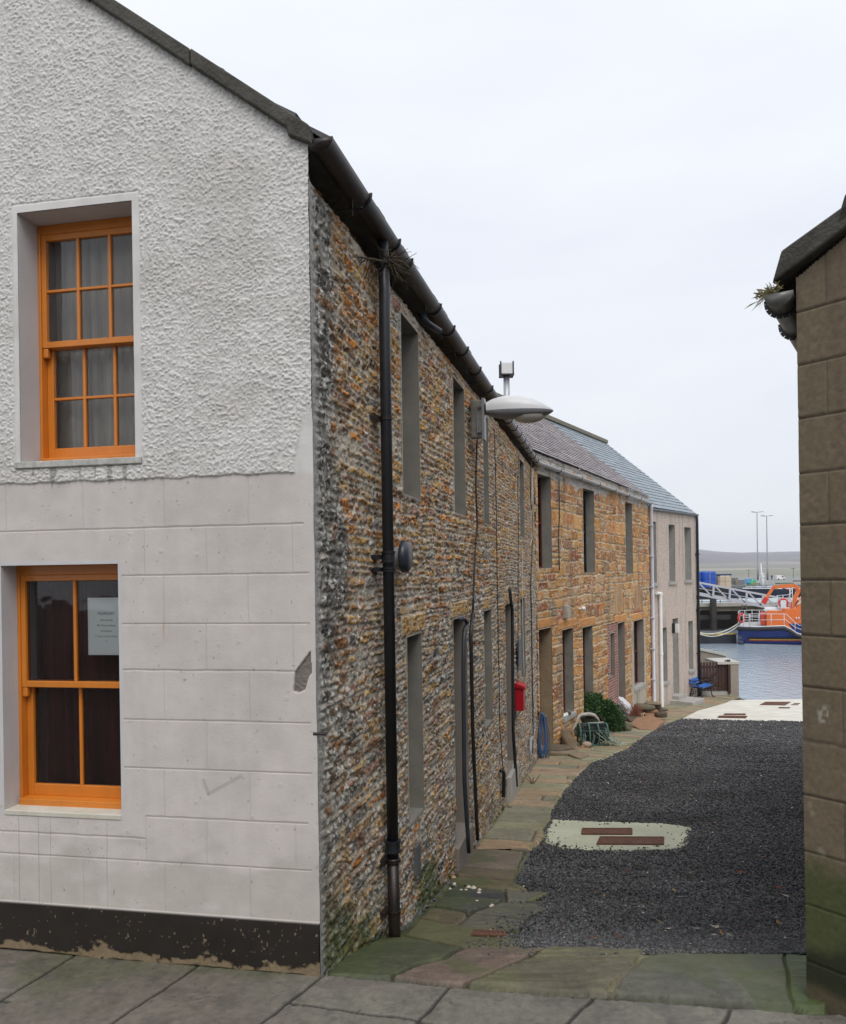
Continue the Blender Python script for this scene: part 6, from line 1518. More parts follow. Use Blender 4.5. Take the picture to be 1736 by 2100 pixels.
# driftwood: two bleached curved branches
dw_ = mat('bleached_driftwood', (.36, .33, .29), .85, c2=(.52, .49, .45), vs=10, bump=.4, sz=.3)
q = onG(*c3(600, 690)); Yd = q.y + .3
t = thing('driftwood', 'bleached grey driftwood branches arching behind the lobster creel', 'driftwood', (q.x, Yd, q.z))
MB().tube([pt(*c3(x, y), Yd + d) for x, y, d in [(458, 572, 0), (490, 525, .02), (515, 465, .05), (540, 408, .08), (570, 392, .12), (640, 388, .2), (690, 400, .25), (725, 435, .3), (745, 475, .3)]], [.02, .028, .03, .035, .04, .045, .04, .03, .015], 10).build('branch', dw_, t, smooth=True)
MB().tube([pt(*c3(x, y), Yd + d) for x, y, d in [(545, 530, -.1), (590, 500, -.08), (640, 483, -.05), (710, 478, -.02), (780, 465, .05)]], [.016, .026, .03, .024, .008], 10).build('branch', dw_, t, smooth=True)
tag(MB().rock(tuple(pt(*c3(640, 440), Yd + .35)), 1, (.20, .08, .18), seed=8, sub=3, amp=.2, sq=.8).build('standing_stone', mat('dark_mossy_stone', (.045, .05, .04), .9, var=.4)), 'dark rounded slab standing behind the arching driftwood', 'stone slab')
tag(MB().rock(tuple(pt(*c3(528, 560), Yd - .02)), 1, (.085, .08, .13), seed=12, sub=3, amp=.4).build('wood_stump', stone_brn), 'dark rotten lump of wood at the left end of the creel', 'stump')
# ornaments on the window sill
o = o_gf[1]; zS = o[2] + .004
for i, (ds, r, m, lb_) in enumerate([(.02, .045, M['white'], 'white quartz lump at the left of the orange house window sill'), (.12, .06, M['white'], 'larger white knobbly stone in the middle of the orange house window sill'), (.30, .085, mat('dark_round_pebble', (.13, .105, .10), .7), 'round brown pebble at the right of the orange house window sill')]):
    p = W2.P(o[0] + ds, .035, zS + r * .8); tag(MB().rock(tuple(p), r, (1, .8, .85), seed=60 + i, sub=2, amp=.5 if i < 2 else .05).build('sill_stone', m, smooth=i == 2), lb_, 'stone')
# limpet shells on the near path
sh = [(822, 962, 'orange-tinged shell topmost of the pile at the wall foot'), (826, 978, 'pale shell lying just under the topmost one at the wall foot'), (862, 1010, 'tiny shell on the dark slab nearest the wall pile'), (888, 1010, 'small shell second from the wall on the dark slab'), (902, 995, 'white conical shell on the far edge of the dark slab'), (928, 1000, 'cream ridged shell, biggest on the far edge of the dark slab'), (960, 1012, 'flattened shell at the right end of the shell row'), (957, 1028, 'cream shell sitting alone just below the shell row'), (947, 1073, 'mottled shell in the middle of the dark slab'), (1027, 1096, 'white shell farthest out toward the gravel'), (771, 1072, 'small shell pressed into the wall foot'), (803, 1003, 'pinkish shell fragment against the wall foot')]
ds_ = [(6 + (i * 7) % 9) for i in range(12)]
for i, (x, y, lb_) in enumerate(sh):
    q = gp(*c4(x, y + 5), .028); r = (.022, .020, .014, .016, .024, .028, .022, .025, .022, .024, .014, .014)[i]; m_ = MB(); vs = []; k = 14
    zf = .0 if i != 0 else .035
    vs = [(q.x, q.y, q.z + r * .85 + zf)]
    for lv, (rr, hh_) in enumerate([(.5, .5), (1, 0)]):
        for j in range(k): w_ = 1 + .09 * (j % 2); vs.append((q.x + r * rr * w_ * math.cos(6.283 * j / k), q.y + r * rr * w_ * math.sin(6.283 * j / k), q.z + r * hh_ + zf))
    fs = [(0, 1 + j, 1 + (j + 1) % k) for j in range(k)] + [(1 + j, 1 + k + j, 1 + k + (j + 1) % k, 1 + (j + 1) % k) for j in range(k)] + [tuple(range(k, 2 * k + 1))[1:]]
    m_.add(vs, fs); tag(m_.build('limpet_shell', mat('shell', (.50, .43, .33), .6, c2=(.62, .57, .48), vs=40, bump=.1) if i else mat('orange_shell', (.45, .28, .14), .6)), lb_, 'shell', 'limpet shells scattered on the near flagstones')
boulder('stone_chunk', 'dark mossy stone at the base of the rusty waste pipe', 1028, 1657, 13, 11, mat('mossy_chunk', (.06, .065, .035), .9, var=.4), 15, amp=.4, sq=.7)
boulder('stone_chunk', 'small grey stone right of the mossy one on the path', 1046, 1657, 11, 5, stone_brn, 16, amp=.3, sq=.7)
# dead weed
m_ = MB(); q = onG(1092, 1610)
for i in range(7): e = Vector((rs.uniform(-.12, .14), rs.uniform(-.04, .04), rs.uniform(.10, .22))); m_.tube([q, q + e * .5 + Vector((.01, 0, 0)), q + e], [.007, .005, .003], 5)
tag(m_.build('weed', mat('dead_weed', (.14, .08, .04), .9)), 'spindly dead brown weed on the path past the second doorway', 'weed')

# ================================================================== HARBOUR
def cb(x, y, Y): return pt(1384.3 + .1831 * x, 999.7 + .1831 * y, Y)
orange_b = mat('lifeboat_orange', (.72, .17, .035), .4, var=.06, vs=1, bump=0); navy = mat('lifeboat_navy', (.012, .030, .16), .35, var=.1, vs=1, bump=0)
rub = mat('black_rubber_fender', (.012, .014, .018), .5, var=.2, bump=0); whb = mat('white_boat_paint', (.66, .67, .68), .4, var=.05, bump=0); deckm = mat('grey_deck', (.42, .43, .44), .7, var=.1)
YB = 60.0; x0 = cb(705, 1600, YB).x; k_ = .1831 * YB / F
def BX(cx): return x0 + (cx - 705) * k_
def BZ(cy): return WZ + (1788 - cy) * k_
boat = thing('lifeboat', 'orange and navy lifeboat moored alongside with folded orange crane', 'lifeboat', (x0, YB, WZ)); BROT = -math.atan2(.43, 1)
def brot(v):
    d_ = Vector(v) - Vector((x0, YB, 0)); return Vector((x0 + d_.x * math.cos(BROT) - d_.y * math.sin(BROT), YB + d_.x * math.sin(BROT) + d_.y * math.cos(BROT), d_.z))
st = [(705, 2.0, 1590), (760, 2.35, 1592), (900, 2.6, 1590), (1180, 2.65, 1575), (1240, 2.68, 1605), (1300, 2.7, 1650), (1380, 2.7, 1678), (1500, 2.7, 1685), (2200, 2.6, 1680), (2500, 2.2, 1640), (2800, 1.3, 1590), (3000, .3, 1540), (3060, .02, 1520)]
yc = YB + 2.72
vs = []; 
for (cx_, hb2, dy_) in st:
    X_ = BX(cx_); z_d = BZ(dy_)
    for (f_, z_) in [(0, WZ - .6), (.80, WZ - .2), (.93, WZ + .35), (1.0, z_d - .25), (1.0, z_d)]: vs.append((X_ + (.0), yc - hb2 * f_, z_))
    for (f_, z_) in [(1.0, z_d), (1.0, z_d - .25), (.93, WZ + .35), (.80, WZ - .2)]: vs.append((X_, yc + hb2 * f_, z_))
nn = 9; fs = [(i * nn + j, i * nn + (j + 1) % nn, (i + 1) * nn + (j + 1) % nn, (i + 1) * nn + j) for i in range(len(st) - 1) for j in range(nn)]
fs.append(tuple(range(nn))); MB().add(vs, fs).build('hull', navy, boat)
vs = [(BX(c), yc + s * h_ * .97, BZ(d) + .03) for (c, h_, d) in st for s in (-1, 1)]; MB().add(vs, [(2 * i, 2 * i + 1, 2 * i + 3, 2 * i + 2) for i in range(len(st) - 1)]).build('deck', deckm, boat)
for sgn in (-1, 1):
    MB().tube([(BX(c), yc + sgn * (h_ + .03), BZ(d) - .12) for (c, h_, d) in st], .15, 8).build('fender', rub, boat, smooth=True)
    MB().tube([(BX(c), yc + sgn * (h_ + .0), BZ(d) + .06) for (c, h_, d) in st], .05, 6).build('gunwale', whb, boat, smooth=True)
MB().tube([(BX(715), yc - 2.0, BZ(1598)), (BX(700), yc, BZ(1598)), (BX(715), yc + 2.0, BZ(1598))], .15, 8).build('fender', rub, boat, smooth=True)
def strake(name, ya, yb_, m, xa=790, off=.02, rise=.02):
    xs_ = [xa, 900, 1000, 1180, 1300, 1400, 1700, 2200, 2500]; vs = []
    def hbf(x, z_):
        h_ = np.interp(x, [q[0] for q in st], [q[1] for q in st]); zd = BZ(np.interp(x, [q[0] for q in st], [q[2] for q in st])) - .25
        return h_ * np.interp(z_, [WZ - .6, WZ - .2, WZ + .35, zd], [0, .8, .93, 1.0])
    for x in xs_:
        r_ = (x - xa) * rise; za, zb2 = BZ(ya - r_), BZ(yb_ - r_); fa, fb = hbf(x, za), hbf(x, zb2)
        vs += [(BX(x), yc - fa - .03 - off, za), (BX(x), yc - fb - .03 - off, zb2), (BX(x), yc - fb + .2, zb2), (BX(x), yc - fa + .2, za)]
    n_ = len(xs_) - 1
    fs = [(i * 4 + j, i * 4 + (j + 1) % 4, i * 4 + 4 + (j + 1) % 4, i * 4 + 4 + j) for i in range(n_) for j in range(4)] + [(0, 1, 2, 3), tuple(n_ * 4 + k for k in range(4))]
    MB().add(vs, fs).build(name, m, boat)
strake('rubbing_strake', 1700, 1718, rub, 800, .06); strake('yellow_stripe', 1722, 1732, mat('yellow_paint', (.70, .38, .03), .5, bump=0), 825, .0); strake('red_stripe', 1734, 1744, mat('dull_red_paint', (.35, .04, .03), .5, bump=0), 800, .0)
strake('boot_top', 1778, 1790, whb, 770, .02, 0)
# superstructure
sup = MB(); ya, yb_ = yc - 1.75, yc + 1.75
def extr(m, pts, y0, y1): return m.prism([Vector((BX(x), y0, BZ(y))) for x, y in pts], (0, y1 - y0, 0))
extr(sup, [(1002, 1580), (1002, 1430), (1045, 1405), (1165, 1405), (1170, 1390), (1308, 1380), (1318, 1325), (1395, 1240), (1900, 1150), (2300, 1300), (2500, 1560), (2500, 1700), (1300, 1700), (1200, 1580)], ya, yb_).build('wheelhouse', orange_b, boat, bevel=.05)
extr(MB(), [(1245, 1575), (1300, 1700), (2500, 1700), (2500, 1548), (1225, 1548)], ya - .03, ya - .005).build('lower_cabin_band', navy, boat)
extr(MB(), [(1310, 1345), (1345, 1330), (1410, 1248), (1392, 1243), (1312, 1330)], ya - .04, ya - .01).build('cabin_trim', mat('pale_trim', (.60, .50, .38), .5, bump=0), boat)
m_ = MB(); P = lambda x, y, d=0: Vector((BX(x), ya + d, BZ(y)))
for (pts, w_) in [([(985, 1310), (1010, 1262)], .34), ([(1010, 1262), (1078, 1148)], .22), ([(1070, 1150), (1170, 1135), (1300, 1128)], .26), ([(1290, 1132), (1335, 1165), (1330, 1200)], .30), ([(1330, 1190), (1290, 1290), (1262, 1385)], .30)]:
    for a, b in zip(pts[:-1], pts[1:]): m_.bar(P(*a, .5), P(*b, .5), .35, w_, up=(0, 0, 1) if abs(a[1] - b[1]) < abs(a[0] - b[0]) else (1, 0, 0))
m_.build('crane_arm', orange_b, boat)
MB().bar(P(972, 1328, .5), P(1008, 1268, .5), .40, .36, up=(1, 0, 0)).build('crane_head', mat('lifeboat_red', (.60, .035, .03), .45, bump=0), boat)
m_ = MB(); m_.tube([P(1170, 1160, .5), P(1230, 1175, .5), P(1300, 1160, .5)], .05, 6); m_.tube([P(1300, 1340, .5), P(1270, 1300, .5), P(1310, 1270, .5)], .05, 6); m_.tube([P(1270, 1385, .5), P(1300, 1345, .5), P(1330, 1290, .5)], .06, 6)
m_.build('crane_hydraulics', mat('dull_orange', (.35, .07, .02), .5, bump=0), boat)
MB().box(BX(1345), BX(1430), ya + .3, ya + .9, BZ(1210), BZ(1160)).build('rescue_craft', MATS['lifeboat_red'], boat, bevel=.08)
m_ = MB(); m_.box(BX(975), BX(1158), ya + .1, ya + 1.0, BZ(1408), BZ(1398)); 
for i in range(2): m_.tube([(BX(985), ya + .3 + .45 * i, BZ(1390)), (BX(1150), ya + .3 + .45 * i, BZ(1390))], .13, 10)
m_.build('life_raft', whb, boat, bevel=.02)
m_ = MB(); m_.box(BX(940), BX(1002), yc - 1.5, yc + 1.2, BZ(1575), BZ(1440)); m_.build('stern_locker', mat('red_orange_cloth', (.50, .06, .035), .6, bump=0), boat, bevel=.05)
rail = MB(); yr = yc - 2.5
def rl(pts, r=.022, d=0): rail.tube([Vector((BX(x), yr + d, BZ(y))) for x, y in pts], r, 5)
rl([(765, 1445), (850, 1438), (1200, 1438), (1290, 1530), (1330, 1560), (1430, 1545)]); rl([(765, 1505), (830, 1510)]); rl([(930, 1505), (1195, 1500), (1285, 1580), (1345, 1605), (1430, 1605)])
rl([(710, 1440), (850, 1432), (1010, 1432)], d=4.8); rl([(715, 1500), (1000, 1500)], d=4.8); rl([(765, 1475), (825, 1480)]); rl([(835, 1470), (925, 1475)]); rl([(835, 1500), (925, 1505)])
for x in (765, 825, 835, 925, 1050, 1180): rl([(x, 1583), (x, 1440)])
for x, a, b in ((1288, 1530, 1620), (1422, 1545, 1660)): rl([(x, a), (x, b)])
for x in (715, 770, 850, 930, 1000): rl([(x, 1583), (x, 1432)], d=4.8)
for y in (1440, 1500, 1540): rail.tube([Vector((BX(712), yr, BZ(y))), Vector((BX(706), yr + 2.4, BZ(y - 10))), Vector((BX(712), yr + 4.8, BZ(y)))], .022, 5)
for x, a, b in ((1115, 1235, 1380), (1175, 1240, 1385), (1245, 1160, 1385), (1270, 1150, 1380)): rl([(x, b), (x, a)], .028, d=.9)
rl([(1115, 1240), (1235, 1230), (1262, 1160), (1290, 1150)], .028, d=.9); rl([(1115, 1290), (1250, 1290)], .024, d=.9); rl([(1115, 1340), (1250, 1350)], .024, d=.9); rl([(1225, 1270), (1262, 1200)], .024, d=.9)
for x in (1305, 1330): rl([(x, 1500), (x, 1475)], .05, d=.6)
rail.build('railing', whb, boat, smooth=True)
def ring(c, r, r2, m, parent, name='lifebuoy', ax=(1, 0, 0)):
    M3 = Vector(ax).to_track_quat('Z', 'Y').to_matrix(); pts = [Vector(c) + M3 @ Vector((r * math.cos(a), r * math.sin(a), 0)) for a in [i * 2 * math.pi / 18 for i in range(19)]]
    return MB().tube(pts, r2, 8).build(name, m, parent, smooth=True)
ring((BX(745), yr + .02, BZ(1485)), .32, .075, MATS['lifeboat_red'], boat, ax=(.75, -.66, 0)); ring((BX(1178), yr + .7, BZ(1320)), .30, .07, MATS['lifeboat_red'], boat, ax=(0, 1, 0))
MB().box(BX(1150), BX(1205), yr + .60, yr + .64, BZ(1375), BZ(1290)).build('lifebuoy_board', whb, boat)
MB().tube([(BX(1366), ya - .06, BZ(1480)), (BX(1366), ya - .06, BZ(1410))], .05, 8).tube([(BX(1378), ya - .05, BZ(1440)), (BX(1425), ya - .05, BZ(1370))], .035, 6).build('fender_tube', whb, boat, smooth=True)
m_ = MB()
for i in range(22):
    a = Vector((BX(715 + rs.uniform(0, 55)), yc - 2.1 - .1 * rs.random(), BZ(rs.uniform(1660, 1775)))); m_.tube([a, a + Vector((rs.uniform(-.25, .25), 0, rs.uniform(-.25, .25)))], .022, 5)
m_.build('stern_ladder', mat('galvanised_ladder', (.20, .21, .22), .5, .5, bump=0), boat)
boat.rotation_euler.z = BROT
# mooring ropes
for i, (sag, y0_, lb_) in enumerate([(1660, 1545, 'upper white mooring rope sagging from the lifeboat stern'), (1692, 1570, 'lower white mooring rope sagging from the lifeboat stern')]):
    a = brot((BX(715), yc - 2.3, BZ(y0_))); b = cb(240, 1615 + 10 * i, 61.4); pts = []
    mid_z = BZ(sag); 
    for k in range(21):
        t_ = k / 20; p = a.lerp(b, t_); p.z = a.z * (1 - t_) + b.z * t_ - 4 * t_ * (1 - t_) * ((a.z + b.z) / 2 - mid_z); pts.append(p)
    m_ = MB(); m_.tube(pts, .045, 6); tag(m_.build('mooring_rope', mat('white_rope', (.62, .60, .52), .8, bump=0), smooth=True), lb_, 'rope', 'mooring ropes of the lifeboat')
# pontoon
pn = thing('pontoon', 'long black floating pontoon with a yellow edge behind the mooring ropes', 'pontoon', cb(450, 1765, 62))
a = cb(100, 1640, 61.5); b = cb(690, 1640, 61.5); MB().box(a.x - 14, b.x, 61.5, 64.5, WZ - .5, a.z - .02).build('float', mat('black_pontoon', (.016, .019, .024), .5, c2=(.032, .036, .045), vs=.8), pn, bevel=.05)
MB().box(a.x - 14, b.x, 61.47, 61.58, a.z - .10, a.z + .015).build('yellow_edge', mat('yellow_edge_paint', (.55, .40, .10), .6, bump=0), pn)
# gangway
gw = thing('gangway', 'pale grey lattice gangway sloping down behind the lifeboat', 'gangway', cb(700, 1240, 68))
gm_ = mat('galvanised_truss', (.46, .48, .52), .5, .1, var=.08, vs=1, bump=0)
for dY, nm in ((67.2, 'near_truss'), (68.9, 'far_truss')):
    m_ = MB(); up_ = lambda x: 1062 + (x - 255) * .189; lw = lambda x: 1186 + (x - 240) * .187
    m_.bar(cb(180, up_(180), dY), cb(1300, up_(1300), dY), .10, .16); m_.bar(cb(180, lw(180), dY), cb(1300, lw(1300), dY), .12, .30)
    m_.bar(cb(180, (up_(180) + lw(180)) / 2, dY), cb(1300, (up_(1300) + lw(1300)) / 2, dY), .05, .05)
    xs_ = [255, 437, 620, 808, 990, 1170]
    for x in xs_: m_.bar(cb(x, up_(x), dY), cb(x - 8, lw(x - 8), dY), .14, .14, up=(1, 0, 0))
    for a, b in zip(xs_[:-1], xs_[1:]): m_.bar(cb(a + 8, up_(a), dY), cb(b - 22, lw(b - 22), dY), .10, .12, up=(0, 1, 0))
    m_.build('truss', gm_, gw)
m_ = MB(); P = [cb(180, 1178 + 8, 67.2), cb(1300, 1178 + 8 + 209, 67.2), cb(1300, 1178 + 8 + 209, 68.9), cb(180, 1178 + 8, 68.9)]
P[2].z = P[1].z; P[3].z = P[0].z; m_.prism(P, (0, 0, .05)); m_.build('walkway', deckm, gw)
# pier in front
pr = thing('pier', 'low concrete pier on dark piles with a pale edge beam', 'pier', cb(600, 1310, 76))
pcm = mat('pier_concrete', (.30, .275, .22), .9, c2=(.44, .41, .35), vs=.6, bump=.2); pdk = mat('dark_pile', (.018, .018, .018), .8, c2=(.045, .035, .028), vs=1.2, bump=.1)
zt_ = cb(600, 1292, 74).z; zb2_ = cb(600, 1330, 74).z; xl = cb(-400, 1300, 74).x; xr = cb(3200, 1300, 74).x
MB().box(xl, xr, 73.8, 84, zb2_ + .08, zt_).build('deck', mat('pale_pier_deck', (.40, .46, .48), .8, var=.1, vs=.5, bump=0), pr)
MB().box(xl, xr, 73.7, 73.8, zb2_, zt_ + .01).build('edge_beam', pcm, pr)
for (a, b, y2) in [(240, 440, 1372), (450, 745, 1385), (812, 1000, 1388), (1005, 1180, 1380)]:
    MB().box(cb(a, 1300, 74).x, cb(b, 1300, 74).x, 74.0, 74.4, cb(500, y2, 74).z, zb2_ + .0).build('fascia_panel', mat('stained_fascia', (.12, .10, .065), .9, c2=(.24, .20, .13), vs=.9, bump=.2), pr)
MB().box(xl, xr, 76.5, 76.8, WZ - 1, zb2_).build('back_wall', mat('rusty_sheet_piling', (.020, .018, .014), .8, c2=(.05, .032, .02), vs=.7, bump=.3, sz=.2), pr)
for x, w_ in [(60, 45), (430, 52), (930, 48), (1350, 50), (1900, 50), (2500, 50)]:
    c_ = cb(x, 1300, 73.2); MB().box(c_.x - w_ * .0042, c_.x + w_ * .0042, 72.9, 73.5, WZ - 1, cb(430, 1238, 73).z if x == 430 else zb2_).build('pile', pdk, pr, bevel=.03)
MB().box(cb(240, 1450, 73.6).x, cb(620, 1450, 73.6).x, 73.55, 73.85, cb(400, 1480, 73.6).z, cb(400, 1430, 73.6).z).build('waling', pdk, pr)
m_ = MB(); lx0, lx1 = cb(755, 1400, 73.4).x, cb(805, 1400, 73.4).x
for x in (lx0, lx1): m_.bar((x, 73.4, cb(780, 1470, 73.4).z), (x, 73.4, cb(780, 1300, 73.4).z), .06, .06, up=(1, 0, 0))
for k in range(6): z_ = cb(780, 1320 + 27 * k, 73.4).z; m_.bar((lx0, 73.4, z_), (lx1, 73.4, z_), .05, .05)
m_.build('ladder', mat('ladder_steel', (.13, .12, .10), .6, bump=0), pr)
m_ = MB()
for y_, Y_ in ((1252, 74.2), (1280, 74.2)): m_.tube([cb(-200, y_, Y_), cb(720, y_, Y_)], .035, 5)
for x in (305, 510, 700): m_.tube([cb(x, 1295, 74.2), cb(x, 1222, 74.2)], .04, 5)
m_.build('handrail', mat('dark_rail', (.06, .07, .08), .5, bump=0), pr)
# upper quay with tubs
qz = cb(600, 1128, 96).z
uq = thing('upper_quay', 'high quay in the distance carrying tubs, vans and lamp columns', 'quay', (cb(600, 1128, 96).x, 120, WZ))
MB().box(cb(-300, 1100, 96).x - 60, cb(3600, 1100, 96).x + 60, 97, 210, WZ - 1, qz).build('quay_wall', mat('quay_side', (.05, .052, .05), .9, c2=(.12, .115, .10), vs=.3, bump=.1), uq)
MB().box(cb(-300, 1100, 96).x - 60, cb(3600, 1100, 96).x + 60, 96.6, 97.2, qz - .1, qz + .28).build('quay_kerb', mat('grey_kerb', (.16, .17, .17), .9, bump=0), uq)
MB().box(cb(-300, 1100, 96).x - 60, cb(3600, 1100, 96).x + 60, 97.2, 209, qz + .003, qz + .02).build('quay_deck', mat('quay_surface', (.22, .22, .21), .9, bump=0), uq)
m_ = MB(); Yf = 97.6
for k in range(46):
    x = 640 + k * 18.0; m_.tube([cb(x, 1128, Yf), cb(x, 1092, Yf)], .03, 4)
for y_ in (1092, 1108): m_.tube([cb(640, y_, Yf), cb(1460, y_, Yf)], .03, 4)
m_.build('quay_fence', mat('green_grey_fence', (.16, .19, .16), .7, bump=0), uq)
def tub(label, xa, xb, ya_, yb2, Y_, m, group='blue fish tubs stacked on the quay', lid=None, levels=2, name='fish_tub', ins=.0):
    a = cb(xa, yb2, Y_); b = cb(xb, ya_, Y_); D_ = (b.x - a.x); z0 = a.z
    t_ = thing(name, label, 'tub', ((a.x + b.x) / 2, Y_ + D_ / 2, z0), group)
    m_ = MB(); cxm, cym = (a.x + b.x) / 2, Y_ + D_ / 2
    H = b.z - z0; ww_ = D_ / 2; pf_ = [(ww_ * .90, 0), (ww_ * .98, .04 * H), (ww_ * .98, .47 * H), (ww_ * .93, .49 * H), (ww_ * .93, .51 * H), (ww_ * .98, .53 * H), (ww_ * .98, .93 * H), (ww_ * .90, H)]
    vs = []; sg = 20
    for r_, h_ in pf_:
        for k in range(sg):
            an = 2 * math.pi * k / sg; c_, s_2 = math.cos(an), math.sin(an); q_ = (abs(c_) ** 5 + abs(s_2) ** 5) ** (-1 / 5); vs.append((cxm + r_ * c_ * q_, cym + r_ * s_2 * q_, z0 + h_))
    fs = [(i * sg + k, i * sg + (k + 1) % sg, (i + 1) * sg + (k + 1) % sg, (i + 1) * sg + k) for i in range(len(pf_) - 1) for k in range(sg)] + [tuple((len(pf_) - 1) * sg + k for k in range(sg)), tuple(range(sg))]
    m_.add(vs, fs).build('body', m, t_, smooth=False)
    MB().box(cxm - .03, cxm + .03, Y_ - .02, Y_ + .0, z0, z0 + H + .02).box(cxm - .03, cxm + .03, Y_ - .02, Y_ + D_ + .02, z0 + H + .0, z0 + H + .03).build('strap', mat('grey_strap', (.35, .30, .28), .7, bump=0), t_)
    if lid: MB().box(cxm - ww_ * .97, cxm + ww_ * .97, Y_ + .05, Y_ + D_ - .05, z0 + H + .002, z0 + H + .2).build('lid', lid, t_, bevel=.05)
bt1 = mat('bright_blue_plastic', (.014, .085, .44), .45, var=.08, vs=1, bump=0); ct = mat('cream_plastic', (.58, .47, .34), .5, var=.08, vs=1, bump=0)
tub('left blue fish tub, half hidden by the grey house corner', 165, 312, 940, 1125, 93, bt1)
tub('right blue fish tub with a brown strap round it', 316, 474, 938, 1125, 93, bt1)
tub('cream fish tub stack with a dark blue lid beside the blue tubs', 487, 645, 985, 1125, 93.5, ct, 'blue fish tubs stacked on the quay', mat('dark_blue_lid', (.02, .06, .16), .5, bump=0))
MB_ = MB; a = cb(160, 1125, 92.6); b = cb(660, 1125, 92.6); 
tb = thing('tub_platform', 'dark timber staging that carries the fish tubs at the quay edge', 'staging', (a.x, 95, WZ)); MB().box(a.x - 8, b.x, 92.2, 96.5, a.z - .30, a.z - .004).build('deck', pdk, tb)
for x in (a.x + .3, (a.x + b.x) / 2, b.x - .3): MB().box(x - .15, x + .15, 92.5, 92.9, WZ - 1, a.z - .304).build('post', pdk, tb)
# fishing boat with white mast
fb = thing('fishing_boat', 'dark blue fishing boat with a white mast lying below the far quay', 'boat', cb(1000, 1190, 86)); fz = cb(900, 1133, 86).z
vs = []; fst = [(680, .2, -8), (740, 1.4, -4), (900, 2.2, 0), (1200, 2.3, 0), (1700, 2.2, 0), (1900, 1.8, 0)]
for cx_, hw_, dy_ in fst:
    X_ = cb(cx_, 1133, 86).x; zd = cb(cx_, 1133 + dy_, 86).z; vs += [(X_, 88.4 - hw_, zd), (X_, 88.4 - hw_ * .8, WZ - .2), (X_, 88.4 + hw_ * .8, WZ - .2), (X_, 88.4 + hw_, zd)]
MB().add(vs, [(i * 4 + j, i * 4 + (j + 1) % 4, i * 4 + 4 + (j + 1) % 4, i * 4 + 4 + j) for i in range(5) for j in range(4)] + [(0, 1, 2, 3), (20, 21, 22, 23)]).build('hull', mat('navy_hull', (.018, .025, .05), .4, var=.1, vs=.5, bump=0), fb)
m_ = MB(); m_.tube([cb(760, 1130, 86.1), cb(1420, 1136, 86.1)], .05, 5)
for x in range(800, 1400, 60): m_.tube([cb(x, 1140, 86.2), cb(x, 1112, 86.2)], .03, 4)
m_.tube([cb(800, 1112, 86.2), cb(1400, 1114, 86.2)], .03, 4); m_.build('bulwark_rail', whb, fb)
m_ = MB(); m_.tube([cb(988, 1130, 87), cb(984, 1040, 87), cb(972, 960, 87), cb(964, 845, 87)], [.17, .16, .10, .04], 8); m_.tube([cb(955, 968, 87), cb(1003, 975, 87)], .10, 6); m_.tube([cb(975, 1000, 87), cb(1000, 1000, 87)], .16, 6)
m_.tube([cb(920, 1125, 87), cb(965, 960, 87)], .03, 4); m_.tube([cb(1060, 1125, 87), cb(975, 960, 87)], .03, 4); m_.build('mast', whb, fb, smooth=True)
for (a, b, y0_, y1_) in [(1010, 1060, 1104, 1122), (1065, 1120, 1100, 1122), (905, 940, 1106, 1120)]: MB().box(cb(a, 0, 87).x, cb(b, 0, 87).x, 86.6, 87.6, cb(a, y1_ + 8, 87).z, cb(a, y0_, 87).z).build('deck_box', mat('blue_white_tarp', (.35, .40, .50), .6, bump=0), fb, bevel=.05)
# vans, bins, boxes on the quay
qd = qz + .02
def van(label, xc, L, Y_, m, H=2.3, facing=1):
    k_v = H / 2.3
    c_ = cb(xc, 1060, Y_); t_ = thing('van', label, 'van', (c_.x, Y_ + 1, qd)); X_ = lambda f_: c_.x + facing * (f_ - .5) * L
    pr_ = [(0, .13 * H), (0, H * .97), (.05, H), (.62, H), (.72, H * .92), (.86, H * .55), (.98, H * .45), (1, .13 * H)]
    MB().prism([Vector((X_(f_), Y_, qd + z_)) for f_, z_ in pr_], (0, 1.9 * k_v, 0)).build('body', m, t_, bevel=.03)
    MB().prism([Vector((X_(f_), Y_ - .01, qd + z_)) for f_, z_ in [(.58, H * .58), (.58, H * .88), (.69, H * .87), (.80, H * .58)]], (0, -.02, 0)).build('window', mat('dark_glass', (.03, .035, .045), .15, bump=0), t_)
    for f_ in (.2, .82): MB().lathe((X_(f_), Y_ - .0, qd + .35 * k_v), [(.34 * k_v, -.05), (.36 * k_v, .02), (.34 * k_v, .1)], 14, ax='y').build('wheel', mat('tyre', (.02, .02, .02), .8, bump=0), t_)
van('white van parked on the far quay right of the lamp columns', 1192, 1.75, 150, M['white'], .86)
van('small light blue van parked on the far quay beside a green tank', 842, 1.0, 112, mat('sky_blue_paint', (.09, .30, .55), .4, bump=0), .86)
def tank(label, xa, xb, ya_, yb2, Y_, m, cat='tank'):
    a = cb(xa, yb2, Y_); b = cb(xb, ya_, Y_); r_ = (b.x - a.x) / 2; H = b.z - a.z; c_ = ((a.x + b.x) / 2, Y_ + r_, a.z)
    t_ = thing('tank', label, cat, c_); MB().lathe(c_, [(r_ * .96, 0), (r_, H * .1), (r_, H * .6), (r_ * .8, H * .88), (r_ * .25, H)], 18).build('shell', m, t_, smooth=True); MB().lathe((c_[0], c_[1], c_[2] + H), [(r_ * .25, -.02), (r_ * .25, .08)], 12).build('cap', rub, t_)
gt1 = mat('green_plastic_tank', (.04, .38, .24), .5, bump=0)
tank('round green tank in front of the light blue van on the quay', 842, 882, 1042, 1090, 104, gt1); tank('taller green tank right of the light blue van on the quay', 884, 922, 1025, 1085, 108, gt1)
